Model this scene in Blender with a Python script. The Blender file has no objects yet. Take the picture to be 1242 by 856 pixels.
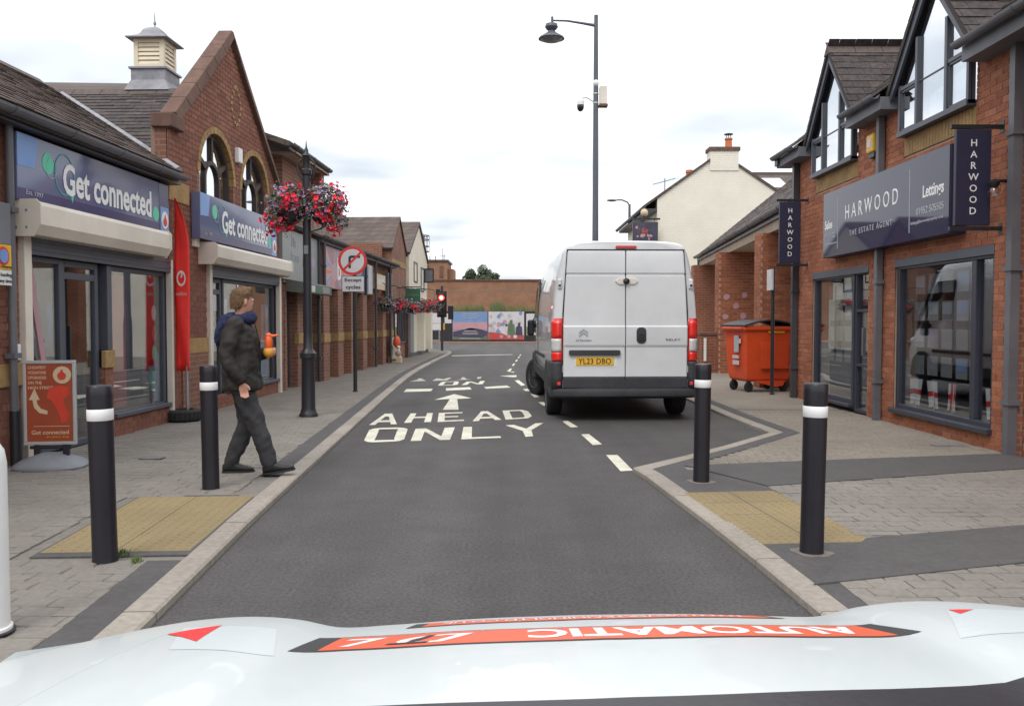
import bpy, bmesh, math, random
from mathutils import Vector, Matrix, noise
R = math.radians
random.seed(7)
scene = bpy.context.scene
col = scene.collection

# ------------------------------------------------------------------ camera
cam_data = bpy.data.cameras.new('camera')
cam = bpy.data.objects.new('camera', cam_data)
col.objects.link(cam)
cam_data.sensor_width = 36.0
cam_data.lens = 1050.0 * 36.0 / 1242.0
cam_data.clip_start = 0.05
cam_data.clip_end = 2000.0
cam.location = (0, 0, 1.4)
cam.rotation_euler = (math.pi / 2 - math.atan(39 / 1050.0), 0, 0)
scene.camera = cam

# ------------------------------------------------------------------ sky, sun, exposure
SUN_EL, SUN_AZ = R(52), R(205)          # azimuth clockwise from +Y: behind the camera, a little left
world = bpy.data.worlds.new('World')
scene.world = world
world.use_nodes = True
wn, wl = world.node_tree.nodes, world.node_tree.links
wn.clear()
def wnode(t, **k):
    n = wn.new(t)
    for a, b in k.items(): setattr(n, a, b)
    return n
w_out = wnode('ShaderNodeOutputWorld'); w_bg = wnode('ShaderNodeBackground')
w_sky = wnode('ShaderNodeTexSky')
w_sky.sky_type = 'NISHITA'; w_sky.sun_disc = False
w_sky.sun_elevation = SUN_EL; w_sky.sun_rotation = SUN_AZ
w_tc = wnode('ShaderNodeTexCoord'); w_sep = wnode('ShaderNodeSeparateXYZ')
wl.new(w_tc.outputs['Generated'], w_sep.inputs[0])
def wmath(op, a, b=None, clamp=False):
    n = wnode('ShaderNodeMath', operation=op); n.use_clamp = clamp
    for i, v in enumerate((a, b)):
        if v is None: continue
        if isinstance(v, (int, float)): n.inputs[i].default_value = v
        else: wl.new(v, n.inputs[i])
    return n.outputs[0]
zc = wmath('MAXIMUM', w_sep.outputs[2], 0.0)
den = wmath('ADD', zc, 0.10)
px = wmath('DIVIDE', w_sep.outputs[0], den); py = wmath('DIVIDE', w_sep.outputs[1], den)
w_cmb = wnode('ShaderNodeCombineXYZ'); wl.new(px, w_cmb.inputs[0]); wl.new(py, w_cmb.inputs[1])
w_n = wnode('ShaderNodeTexNoise'); w_n.inputs['Scale'].default_value = 0.62; w_n.inputs['Detail'].default_value = 5; w_n.inputs['Roughness'].default_value = 0.45
wl.new(w_cmb.outputs[0], w_n.inputs['Vector'])
w_r = wnode('ShaderNodeValToRGB')        # cloud brightness: grey-blue bellies to bright white
w_r.color_ramp.elements[0].position = 0.37; w_r.color_ramp.elements[0].color = (6.2, 6.8, 7.5, 1)
w_r.color_ramp.elements[1].position = 0.50; w_r.color_ramp.elements[1].color = (10.7, 10.8, 10.9, 1)
wl.new(w_n.outputs[0], w_r.inputs[0])
lum = wmath('MULTIPLY_ADD', zc, 0.62); lum.node.inputs[2].default_value = 0.92    # overcast sky: brighter overhead
w_scale = wnode('ShaderNodeVectorMath', operation='SCALE')
wl.new(w_r.outputs[0], w_scale.inputs[0]); wl.new(lum, w_scale.inputs['Scale'])
w_mix = wnode('ShaderNodeMix', data_type='RGBA'); w_mix.inputs[0].default_value = 0.93
wl.new(w_sky.outputs[0], w_mix.inputs[6]); wl.new(w_scale.outputs[0], w_mix.inputs[7])
wl.new(w_mix.outputs[2], w_bg.inputs[0]); w_bg.inputs[1].default_value = 0.115
wl.new(w_bg.outputs[0], w_out.inputs[0])

sun_data = bpy.data.lights.new('sun', 'SUN')
sun_data.energy = 1.1; sun_data.angle = R(18); sun_data.color = (1.0, 0.96, 0.9)
sun = bpy.data.objects.new('sun', sun_data); col.objects.link(sun)
sdir = Vector((math.sin(SUN_AZ) * math.cos(SUN_EL), math.cos(SUN_AZ) * math.cos(SUN_EL), math.sin(SUN_EL)))
sun.rotation_euler = sdir.to_track_quat('Z', 'Y').to_euler()
sun.location = (0, -5, 30)
vs = scene.view_settings
vs.view_transform = 'Standard'; vs.look = 'None'; vs.exposure = 0.10; vs.gamma = 1.0; vs.use_curve_mapping = False
scene.render.engine = 'CYCLES'
scene.cycles.max_bounces = 8; scene.cycles.transparent_max_bounces = 16
scene.cycles.caustics_reflective = False; scene.cycles.caustics_refractive = False

# ------------------------------------------------------------------ materials
M = {}
def new_mat(name):
    m = bpy.data.materials.new(name); m.use_nodes = True
    M[name] = m
    nt = m.node_tree
    return m, nt, nt.nodes['Principled BSDF'], nt.nodes['Material Output']
def nd(nt, t, **k):
    n = nt.nodes.new(t)
    for a, b in k.items(): setattr(n, a, b)
    return n
def mk(name, c, rough=0.6, metal=0.0, var=0.15, scale=6.0, bump=0.0, bscale=80.0, coat=0.0, spec=0.5, stain=0.0, rv=0.0):
    """plain paint / stone / plastic: base colour with two octaves of tonal variation, fine relief"""
    m, nt, p, o = new_mat(name)
    g = nd(nt, 'ShaderNodeNewGeometry')
    n1 = nd(nt, 'ShaderNodeTexNoise'); n1.inputs['Scale'].default_value = scale; n1.inputs['Detail'].default_value = 8; n1.inputs['Roughness'].default_value = 0.6
    nt.links.new(g.outputs['Position'], n1.inputs['Vector'])
    mr = nd(nt, 'ShaderNodeMapRange'); mr.inputs[1].default_value = 0.25; mr.inputs[2].default_value = 0.75
    mr.inputs[3].default_value = 1 - var; mr.inputs[4].default_value = 1 + var
    nt.links.new(n1.outputs[0], mr.inputs[0])
    fac = mr.outputs[0]
    if stain:
        n3 = nd(nt, 'ShaderNodeTexNoise'); n3.inputs['Scale'].default_value = scale * 0.21; n3.inputs['Detail'].default_value = 5
        nt.links.new(g.outputs['Position'], n3.inputs['Vector'])
        m3 = nd(nt, 'ShaderNodeMapRange'); m3.inputs[1].default_value = 0.35; m3.inputs[2].default_value = 0.7
        m3.inputs[3].default_value = 1 + stain * 0.4; m3.inputs[4].default_value = 1 - stain
        nt.links.new(n3.outputs[0], m3.inputs[0])
        mm = nd(nt, 'ShaderNodeMath', operation='MULTIPLY'); nt.links.new(fac, mm.inputs[0]); nt.links.new(m3.outputs[0], mm.inputs[1]); fac = mm.outputs[0]
    vm = nd(nt, 'ShaderNodeVectorMath', operation='SCALE'); vm.inputs[0].default_value = c[:3]
    nt.links.new(fac, vm.inputs['Scale'])
    nt.links.new(vm.outputs[0], p.inputs['Base Color'])
    p.inputs['Roughness'].default_value = rough; p.inputs['Metallic'].default_value = metal
    p.inputs['Specular IOR Level'].default_value = spec
    if rv:
        mr2 = nd(nt, 'ShaderNodeMapRange'); mr2.inputs[3].default_value = max(0.02, rough - rv); mr2.inputs[4].default_value = min(1, rough + rv)
        nt.links.new(n1.outputs[0], mr2.inputs[0]); nt.links.new(mr2.outputs[0], p.inputs['Roughness'])
    if coat: p.inputs['Coat Weight'].default_value = coat; p.inputs['Coat Roughness'].default_value = 0.04
    if bump:
        n2 = nd(nt, 'ShaderNodeTexNoise'); n2.inputs['Scale'].default_value = bscale; n2.inputs['Detail'].default_value = 4
        nt.links.new(g.outputs['Position'], n2.inputs['Vector'])
        b = nd(nt, 'ShaderNodeBump'); b.inputs['Strength'].default_value = bump; b.inputs['Distance'].default_value = 0.01
        nt.links.new(n2.outputs[0], b.inputs['Height']); nt.links.new(b.outputs[0], p.inputs['Normal'])
    return m
def mk_pieces(name, cols, rough=0.85, var=0.18, scale=14.0, bump=0.4, bscale=120.0):
    """bricks, slates, blocks: each piece (mesh island or object) takes its own tone from a ramp"""
    m, nt, p, o = new_mat(name)
    g = nd(nt, 'ShaderNodeNewGeometry'); oi = nd(nt, 'ShaderNodeObjectInfo')
    ad = nd(nt, 'ShaderNodeMath', operation='ADD'); fr = nd(nt, 'ShaderNodeMath', operation='FRACT')
    nt.links.new(g.outputs['Random Per Island'], ad.inputs[0]); nt.links.new(oi.outputs['Random'], ad.inputs[1]); nt.links.new(ad.outputs[0], fr.inputs[0])
    rp = nd(nt, 'ShaderNodeValToRGB'); e = rp.color_ramp.elements
    e[0].position = 0; e[0].color = (*cols[0], 1); e[1].position = 1; e[1].color = (*cols[-1], 1)
    for i, c in enumerate(cols[1:-1]):
        q = e.new((i + 1) / (len(cols) - 1)); q.color = (*c, 1)
    nt.links.new(fr.outputs[0], rp.inputs[0])
    n1 = nd(nt, 'ShaderNodeTexNoise'); n1.inputs['Scale'].default_value = scale; n1.inputs['Detail'].default_value = 6
    nt.links.new(g.outputs['Position'], n1.inputs['Vector'])
    n3 = nd(nt, 'ShaderNodeTexNoise'); n3.inputs['Scale'].default_value = 0.9; n3.inputs['Detail'].default_value = 4
    nt.links.new(g.outputs['Position'], n3.inputs['Vector'])
    mr = nd(nt, 'ShaderNodeMapRange'); mr.inputs[1].default_value = 0.3; mr.inputs[2].default_value = 0.7; mr.inputs[3].default_value = 1 - var; mr.inputs[4].default_value = 1 + var
    nt.links.new(n1.outputs[0], mr.inputs[0])
    mr3 = nd(nt, 'ShaderNodeMapRange'); mr3.inputs[1].default_value = 0.3; mr3.inputs[2].default_value = 0.7; mr3.inputs[3].default_value = 0.85; mr3.inputs[4].default_value = 1.12
    nt.links.new(n3.outputs[0], mr3.inputs[0])
    mu = nd(nt, 'ShaderNodeMath', operation='MULTIPLY'); nt.links.new(mr.outputs[0], mu.inputs[0]); nt.links.new(mr3.outputs[0], mu.inputs[1])
    vm = nd(nt, 'ShaderNodeVectorMath', operation='SCALE'); nt.links.new(rp.outputs[0], vm.inputs[0]); nt.links.new(mu.outputs[0], vm.inputs['Scale'])
    nt.links.new(vm.outputs[0], p.inputs['Base Color']); p.inputs['Roughness'].default_value = rough
    n2 = nd(nt, 'ShaderNodeTexNoise'); n2.inputs['Scale'].default_value = bscale
    nt.links.new(g.outputs['Position'], n2.inputs['Vector'])
    b = nd(nt, 'ShaderNodeBump'); b.inputs['Strength'].default_value = bump; b.inputs['Distance'].default_value = 0.004
    nt.links.new(n2.outputs[0], b.inputs['Height']); nt.links.new(b.outputs[0], p.inputs['Normal'])
    return m
def mk_bricktex(name, c1, c2, mortar, bw=0.225, bh=0.075, ms=0.01, rough=0.85, bump=0.5, tone=0.16):
    """far brickwork: object-space brick pattern (x+y across, z up)"""
    m, nt, p, o = new_mat(name)
    tc = nd(nt, 'ShaderNodeTexCoord'); sp = nd(nt, 'ShaderNodeSeparateXYZ'); nt.links.new(tc.outputs['Object'], sp.inputs[0])
    ad = nd(nt, 'ShaderNodeMath', operation='ADD'); nt.links.new(sp.outputs[0], ad.inputs[0]); nt.links.new(sp.outputs[1], ad.inputs[1])
    cb = nd(nt, 'ShaderNodeCombineXYZ'); nt.links.new(ad.outputs[0], cb.inputs[0]); nt.links.new(sp.outputs[2], cb.inputs[1])
    br = nd(nt, 'ShaderNodeTexBrick'); br.inputs['Scale'].default_value = 1; br.inputs['Brick Width'].default_value = bw; br.inputs['Row Height'].default_value = bh
    br.inputs['Mortar Size'].default_value = ms; br.inputs['Color1'].default_value = (*c1, 1); br.inputs['Color2'].default_value = (*c2, 1); br.inputs['Mortar'].default_value = (*mortar, 1)
    nt.links.new(cb.outputs[0], br.inputs['Vector'])
    g = nd(nt, 'ShaderNodeNewGeometry')
    n1 = nd(nt, 'ShaderNodeTexNoise'); n1.inputs['Scale'].default_value = 1.5; n1.inputs['Detail'].default_value = 8
    nt.links.new(g.outputs['Position'], n1.inputs['Vector'])
    mr = nd(nt, 'ShaderNodeMapRange'); mr.inputs[1].default_value = 0.3; mr.inputs[2].default_value = 0.7; mr.inputs[3].default_value = 1-tone*1.1; mr.inputs[4].default_value = 1+tone
    nt.links.new(n1.outputs[0], mr.inputs[0])
    vm = nd(nt, 'ShaderNodeVectorMath', operation='SCALE'); nt.links.new(br.outputs[0], vm.inputs[0]); nt.links.new(mr.outputs[0], vm.inputs['Scale'])
    nt.links.new(vm.outputs[0], p.inputs['Base Color']); p.inputs['Roughness'].default_value = rough
    b = nd(nt, 'ShaderNodeBump'); b.inputs['Strength'].default_value = bump; b.inputs['Distance'].default_value = 0.006; b.invert = True
    nt.links.new(br.outputs['Fac'], b.inputs['Height']); nt.links.new(b.outputs[0], p.inputs['Normal'])
    return m
def mk_glass(name, tint=(0.9, 0.93, 0.95), ior=1.5, boost=1.0, base=0.0, rough=0.0):
    m, nt, p, o = new_mat(name)
    nt.nodes.remove(p)
    lw = nd(nt, 'ShaderNodeLayerWeight'); lw.inputs[0].default_value = 0.5
    f0 = ((ior-1)/(ior+1))**2
    pw = nd(nt, 'ShaderNodeMath', operation='POWER'); nt.links.new(lw.outputs['Facing'], pw.inputs[0]); pw.inputs[1].default_value = 5.0
    ma = nd(nt, 'ShaderNodeMath', operation='MULTIPLY_ADD'); ma.inputs[1].default_value = (1-f0)*boost; ma.inputs[2].default_value = f0*boost + base; ma.use_clamp = True
    nt.links.new(pw.outputs[0], ma.inputs[0])
    tr = nd(nt, 'ShaderNodeBsdfTransparent'); tr.inputs[0].default_value = (*tint, 1)
    gl = nd(nt, 'ShaderNodeBsdfGlossy'); gl.inputs['Roughness'].default_value = rough; gl.inputs[0].default_value = (0.95, 0.97, 1, 1)
    mx = nd(nt, 'ShaderNodeMixShader'); nt.links.new(ma.outputs[0], mx.inputs[0]); nt.links.new(tr.outputs[0], mx.inputs[1]); nt.links.new(gl.outputs[0], mx.inputs[2])
    nt.links.new(mx.outputs[0], o.inputs[0])
    return m
def mk_emit(name, c, s):
    m, nt, p, o = new_mat(name)
    p.inputs['Base Color'].default_value = (*c, 1); p.inputs['Emission Color'].default_value = (*c, 1); p.inputs['Emission Strength'].default_value = s
    return m

# surfaces
mk('asphalt', (0.073, 0.068, 0.067), 0.85, var=0.16, scale=2.2, bump=0.8, bscale=160, stain=0.12)
# aggregate speckle for the asphalt
nt = M['asphalt'].node_tree
_p = nt.nodes['Principled BSDF']; _src = _p.inputs['Base Color'].links[0].from_socket
_g = nd(nt, 'ShaderNodeNewGeometry'); _n = nd(nt, 'ShaderNodeTexNoise'); _n.inputs['Scale'].default_value = 48; _n.inputs['Detail'].default_value = 5; _n.inputs['Roughness'].default_value = 0.7
nt.links.new(_g.outputs['Position'], _n.inputs['Vector'])
_m = nd(nt, 'ShaderNodeMapRange'); _m.inputs[1].default_value = 0.3; _m.inputs[2].default_value = 0.72; _m.inputs[3].default_value = 0.55; _m.inputs[4].default_value = 1.6
nt.links.new(_n.outputs[0], _m.inputs[0])
# wheel-track polish, patched and stained areas: noise stretched along the street
_mp = nd(nt, 'ShaderNodeMapping'); _mp.inputs['Scale'].default_value = (1.5, 0.07, 1.0); nt.links.new(_g.outputs['Position'], _mp.inputs['Vector'])
_n2 = nd(nt, 'ShaderNodeTexNoise'); _n2.inputs['Scale'].default_value = 1.0; _n2.inputs['Detail'].default_value = 6; nt.links.new(_mp.outputs[0], _n2.inputs['Vector'])
_m2 = nd(nt, 'ShaderNodeMapRange'); _m2.inputs[1].default_value = 0.3; _m2.inputs[2].default_value = 0.7; _m2.inputs[3].default_value = 0.80; _m2.inputs[4].default_value = 1.22; nt.links.new(_n2.outputs[0], _m2.inputs[0])
_mm = nd(nt, 'ShaderNodeMath', operation='MULTIPLY'); nt.links.new(_m.outputs[0], _mm.inputs[0]); nt.links.new(_m2.outputs[0], _mm.inputs[1]); _m = _mm
_v = nd(nt, 'ShaderNodeVectorMath', operation='SCALE'); nt.links.new(_src, _v.inputs[0]); nt.links.new(_m.outputs[0], _v.inputs['Scale']); nt.links.new(_v.outputs[0], _p.inputs['Base Color'])
mk('ground', (0.09, 0.085, 0.08), 0.95, var=0.2, scale=1.0)
mk('pavement_bed', (0.19, 0.172, 0.154), 0.95, var=0.2, scale=20)
mk('far_paving', (0.195, 0.17, 0.148), 0.9, var=0.2, scale=9, bump=0.4, bscale=60, stain=0.15)
mk('red_paving', (0.30, 0.17, 0.12), 0.9, var=0.15, scale=5)
mk('dark_band', (0.088, 0.082, 0.082), 0.88, var=0.18, scale=22, bump=0.5, bscale=120, stain=0.1)
mk_pieces('paver', [(0.212, 0.191, 0.170), (0.222, 0.200, 0.178), (0.216, 0.195, 0.173), (0.230, 0.207, 0.184)], 0.9, 0.12, 30, 0.4, 200)
mk_pieces('paver_warm', [(0.225, 0.195, 0.16), (0.24, 0.21, 0.172), (0.232, 0.202, 0.167)], 0.9, 0.16, 30, 0.5, 200)
mk_pieces('kerb_stone', [(0.30, 0.265, 0.225), (0.33, 0.29, 0.25), (0.28, 0.25, 0.215)], 0.85, 0.14, 25, 0.4, 150)
mk_pieces('tactile', [(0.262, 0.20, 0.104), (0.275, 0.21, 0.110), (0.255, 0.196, 0.104)], 0.9, 0.10, 60, 0.4, 150)
mk('road_paint', (0.66, 0.63, 0.52), 0.75, var=0.16, scale=14, stain=0.2)
mk('worn_paint', (0.42, 0.41, 0.36), 0.8, var=0.35, scale=22)
mk_pieces('brick_orange', [(0.239, 0.078, 0.039), (0.308, 0.100, 0.049), (0.353, 0.123, 0.059), (0.285, 0.093, 0.049), (0.388, 0.148, 0.078)], 0.88, 0.2, 25, 0.5, 150)
mk_pieces('brick_brown', [(0.177, 0.071, 0.048), (0.248, 0.094, 0.059), (0.212, 0.085, 0.058), (0.289, 0.120, 0.078)], 0.9, 0.22, 22, 0.5, 150)
mk('mortar_warm', (0.43, 0.31, 0.235), 0.95, var=0.2, scale=30)
mk('mortar_brown', (0.25, 0.17, 0.13), 0.95, var=0.2, scale=30)
mk('buff_stone', (0.36, 0.225, 0.095), 0.85, var=0.2, scale=18, bump=0.4, bscale=120, stain=0.25)
mk('frame_brown', (0.055, 0.037, 0.034), 0.6, var=0.15)
mk('coping', (0.145, 0.082, 0.062), 0.9, var=0.28, scale=7, bump=0.5, bscale=50, stain=0.3)
mk_pieces('slate_brown', [(0.058, 0.040, 0.034), (0.082, 0.057, 0.047), (0.068, 0.046, 0.040), (0.105, 0.073, 0.058)], 0.9, 0.4, 16, 0.6, 90)
mk_pieces('slate_dark', [(0.046, 0.037, 0.037), (0.068, 0.054, 0.052), (0.056, 0.045, 0.043), (0.092, 0.072, 0.066)], 0.88, 0.4, 16, 0.6, 90)
mk_pieces('slate_grey', [(0.12, 0.10, 0.098), (0.15, 0.125, 0.118), (0.135, 0.11, 0.105)], 0.8, 0.28, 16, 0.5, 90)
mk('roof_bed', (0.05, 0.042, 0.04), 0.95)
mk('ridge_tile', (0.11, 0.085, 0.075), 0.85, var=0.3, scale=15)
mk('lead', (0.28, 0.28, 0.31), 0.55, var=0.25, scale=9, stain=0.3)
mk('frame_grey', (0.078, 0.084, 0.108), 0.45, var=0.08)
mk('frame_navy', (0.040, 0.042, 0.060), 0.4, var=0.08)
mk('gutter_dark', (0.055, 0.055, 0.065), 0.4, var=0.12)
mk('gutter_grey', (0.13, 0.13, 0.145), 0.5, var=0.15, scale=4, stain=0.2)
mk('fascia_board', (0.16, 0.165, 0.185), 0.6, var=0.15, scale=4, stain=0.25)
mk('cream_metal', (0.72, 0.66, 0.575), 0.5, var=0.07, scale=3, stain=0.18)
mk('cream_wood', (0.78, 0.68, 0.52), 0.6, var=0.08, scale=4, stain=0.12)
mk('cream_render', (0.74, 0.68, 0.57), 0.9, var=0.06, scale=2, stain=0.12, bump=0.3, bscale=40)
mk('soffit', (0.42, 0.33, 0.25), 0.8, var=0.15, scale=4)
mk('white_paint', (0.72, 0.72, 0.70), 0.5, var=0.05)
mk('white_plastic', (0.78, 0.78, 0.77), 0.4, var=0.04)
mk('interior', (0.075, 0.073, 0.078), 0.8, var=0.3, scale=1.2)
mk('interior_floor', (0.18, 0.16, 0.14), 0.6, var=0.2, scale=2)
mk('black_plastic', (0.014, 0.0125, 0.018), 0.38, var=0.15, scale=8, bump=0.08, bscale=60)
mk('black_metal', (0.020, 0.020, 0.025), 0.38, var=0.15, scale=8)
mk('pole_grey', (0.10, 0.105, 0.13), 0.45, var=0.12)
mk('reflective_white', (0.80, 0.80, 0.80), 0.4, var=0.05)
mk('steel', (0.45, 0.46, 0.48), 0.35, metal=0.9, var=0.1)
mk('rubber', (0.022, 0.021, 0.021), 0.85, var=0.25, scale=20, bump=0.3)
mk('navy_sign', (0.024, 0.027, 0.068), 0.04, var=0.05, scale=1, spec=0.5)
mk('navy_flat', (0.022, 0.022, 0.052), 0.45, var=0.06)
mk('blue_grey_sign', (0.135, 0.155, 0.275), 0.08, var=0.05, scale=1, spec=0.6)
mk('blue_sign_dark', (0.060, 0.055, 0.14), 0.25, var=0.05)
mk('sky_blue', (0.16, 0.30, 0.62), 0.3, var=0.05)
mk('mint', (0.10, 0.56, 0.36), 0.4, var=0.04)
mk('teal', (0.05, 0.32, 0.33), 0.4, var=0.04)
mk('letter_white', (0.80, 0.80, 0.80), 0.4, var=0.03)
mk('letter_grey', (0.42, 0.43, 0.47), 0.5, var=0.05)
mk('letter_black', (0.02, 0.02, 0.022), 0.5, var=0.05)
mk('red_flag', (0.90, 0.040, 0.032), 0.6, var=0.1, scale=5)
mk('red_paint', (0.62, 0.035, 0.03), 0.4, var=0.05)
mk('yellow_sign', (0.75, 0.43, 0.03), 0.4, var=0.05)
mk('board_orange', (0.33, 0.060, 0.022), 0.45, var=0.12, scale=5)
mk('board_red', (0.62, 0.050, 0.025), 0.45, var=0.08)
mk('board_cream', (0.62, 0.49, 0.33), 0.5, var=0.06)
mk('grey_plastic', (0.21, 0.225, 0.25), 0.55, var=0.12, scale=6)
mk('alu', (0.52, 0.53, 0.55), 0.4, metal=0.6, var=0.06)
mk('bin_orange', (0.72, 0.085, 0.022), 0.45, var=0.1, scale=4, stain=0.15)
mk('bin_lid', (0.035, 0.034, 0.038), 0.5, var=0.15)
mk('greengrey_sign', (0.20, 0.22, 0.215), 0.35, var=0.08)
mk('dull_green', (0.035, 0.13, 0.075), 0.5, var=0.1)
mk('canopy_grey', (0.11, 0.115, 0.105), 0.6, var=0.3, scale=3)
mk('poster_pink', (0.46, 0.27, 0.30), 0.4, var=0.12, scale=2)
mk('poster_blue', (0.16, 0.27, 0.48), 0.4, var=0.12, scale=2)
mk('poster_violet', (0.34, 0.24, 0.38), 0.4, var=0.12, scale=2)
mk('poster_dark', (0.055, 0.05, 0.085), 0.5, var=0.3, scale=3)
mk('poster_white', (0.58, 0.56, 0.58), 0.4, var=0.1, scale=3)
mk('poster_red', (0.42, 0.07, 0.065), 0.4, var=0.2, scale=3)
mk('poster_green', (0.10, 0.16, 0.09), 0.5, var=0.3, scale=3)
mk('hoarding_black', (0.018, 0.018, 0.022), 0.6, var=0.2)
mk('terracotta', (0.52, 0.16, 0.06), 0.8, var=0.15, scale=12)
mk('leaf', (0.055, 0.095, 0.035), 0.7, var=0.45, scale=9)
mk('leaf_silver', (0.24, 0.25, 0.23), 0.7, var=0.35, scale=12)
mk('petal_red', (0.78, 0.030, 0.065), 0.6, var=0.25, scale=20)
mk('petal_violet', (0.34, 0.24, 0.36), 0.6, var=0.35, scale=25)
mk('bark', (0.09, 0.07, 0.05), 0.9, var=0.3, scale=10)
mk('tree_leaf', (0.085, 0.115, 0.068), 0.75, var=0.45, scale=1.3)
mk('weed', (0.13, 0.17, 0.06), 0.8, var=0.3, scale=3)
mk_bricktex('brick_far', (0.26, 0.120, 0.066), (0.30, 0.145, 0.082), (0.30, 0.19, 0.125))
mk_bricktex('brick_row', (0.20, 0.080, 0.052), (0.26, 0.108, 0.068), (0.25, 0.17, 0.125))
mk_bricktex('brick_arcade', (0.235, 0.072, 0.038), (0.28, 0.095, 0.05), (0.27, 0.165, 0.12))
mk_bricktex('brick_painted', (0.80, 0.765, 0.665), (0.81, 0.775, 0.68), (0.77, 0.73, 0.63), ms=0.012, bump=0.45, tone=0.05)
mk_bricktex('slate_far', (0.095, 0.070, 0.062), (0.13, 0.095, 0.082), (0.06, 0.048, 0.045), bw=0.3, bh=0.16, ms=0.012)
mk_glass('glass', (0.90, 0.92, 0.93), 1.5, 1.0, 0.13)
mk('card', (0.24, 0.24, 0.25), 0.5, var=0.12, scale=4)
mk_glass('glass_coated', (0.7, 0.75, 0.78), 1.5, 1.0, 0.62)
mk_glass('lens_clear', (0.9, 0.9, 0.9), 1.45, 1.0, 0.05)
mk_emit('signal_red', (1.0, 0.03, 0.02), 9.0)
mk_emit('signal_core', (1.0, 0.75, 0.7), 6.0)
# van / car / person
mk('van_white', (0.67, 0.68, 0.695), 0.30, var=0.05, scale=3.5, coat=0.7, stain=0.09)
mk('car_white', (0.61, 0.65, 0.655), 0.34, var=0.03, scale=2.0, coat=0.3, spec=0.4)
mk('van_plastic', (0.040, 0.041, 0.047), 0.62, var=0.3, scale=5, stain=0.35)
mk('van_seam', (0.03, 0.03, 0.033), 0.8)
mk('tail_red', (0.50, 0.012, 0.010), 0.15, var=0.1, scale=30, coat=0.8)
mk('tail_bright', (0.85, 0.03, 0.02), 0.2, var=0.1, coat=0.8)
mk('tail_clear', (0.60, 0.60, 0.60), 0.15, var=0.15, scale=20, coat=0.8)
mk('plate_yellow', (0.80, 0.46, 0.035), 0.35, var=0.04)
mk('chrome', (0.6, 0.6, 0.62), 0.2, metal=1.0, var=0.05)
mk('window_black', (0.012, 0.013, 0.016), 0.05, var=0.05, spec=0.7)
mk('decal_orange', (0.72, 0.105, 0.035), 0.4, var=0.04, scale=3)
mk('decal_red', (0.75, 0.03, 0.03), 0.4, var=0.04)
mk('decal_white', (0.585, 0.63, 0.645), 0.34, var=0.02)
mk('skin', (0.52, 0.27, 0.19), 0.55, var=0.08, scale=25)
mk('hair', (0.20, 0.115, 0.058), 0.7, var=0.5, scale=60, bump=0.9, bscale=180)
mk('jacket', (0.022, 0.018, 0.016), 0.75, var=0.25, scale=14, bump=0.3, bscale=300)
mk('trousers', (0.040, 0.039, 0.043), 0.85, var=0.2, scale=14, bump=0.4, bscale=300)
mk('scarf', (0.012, 0.018, 0.065), 0.9, var=0.3, scale=20, bump=0.5, bscale=200)
mk('shoe', (0.014, 0.013, 0.014), 0.5, var=0.2)
mk('toy_orange', (0.80, 0.13, 0.03), 0.4, var=0.06)
mk('toy_yellow', (0.68, 0.30, 0.04), 0.5, var=0.08)
mk('flag_white', (0.75, 0.74, 0.72), 0.8, var=0.05)

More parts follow.
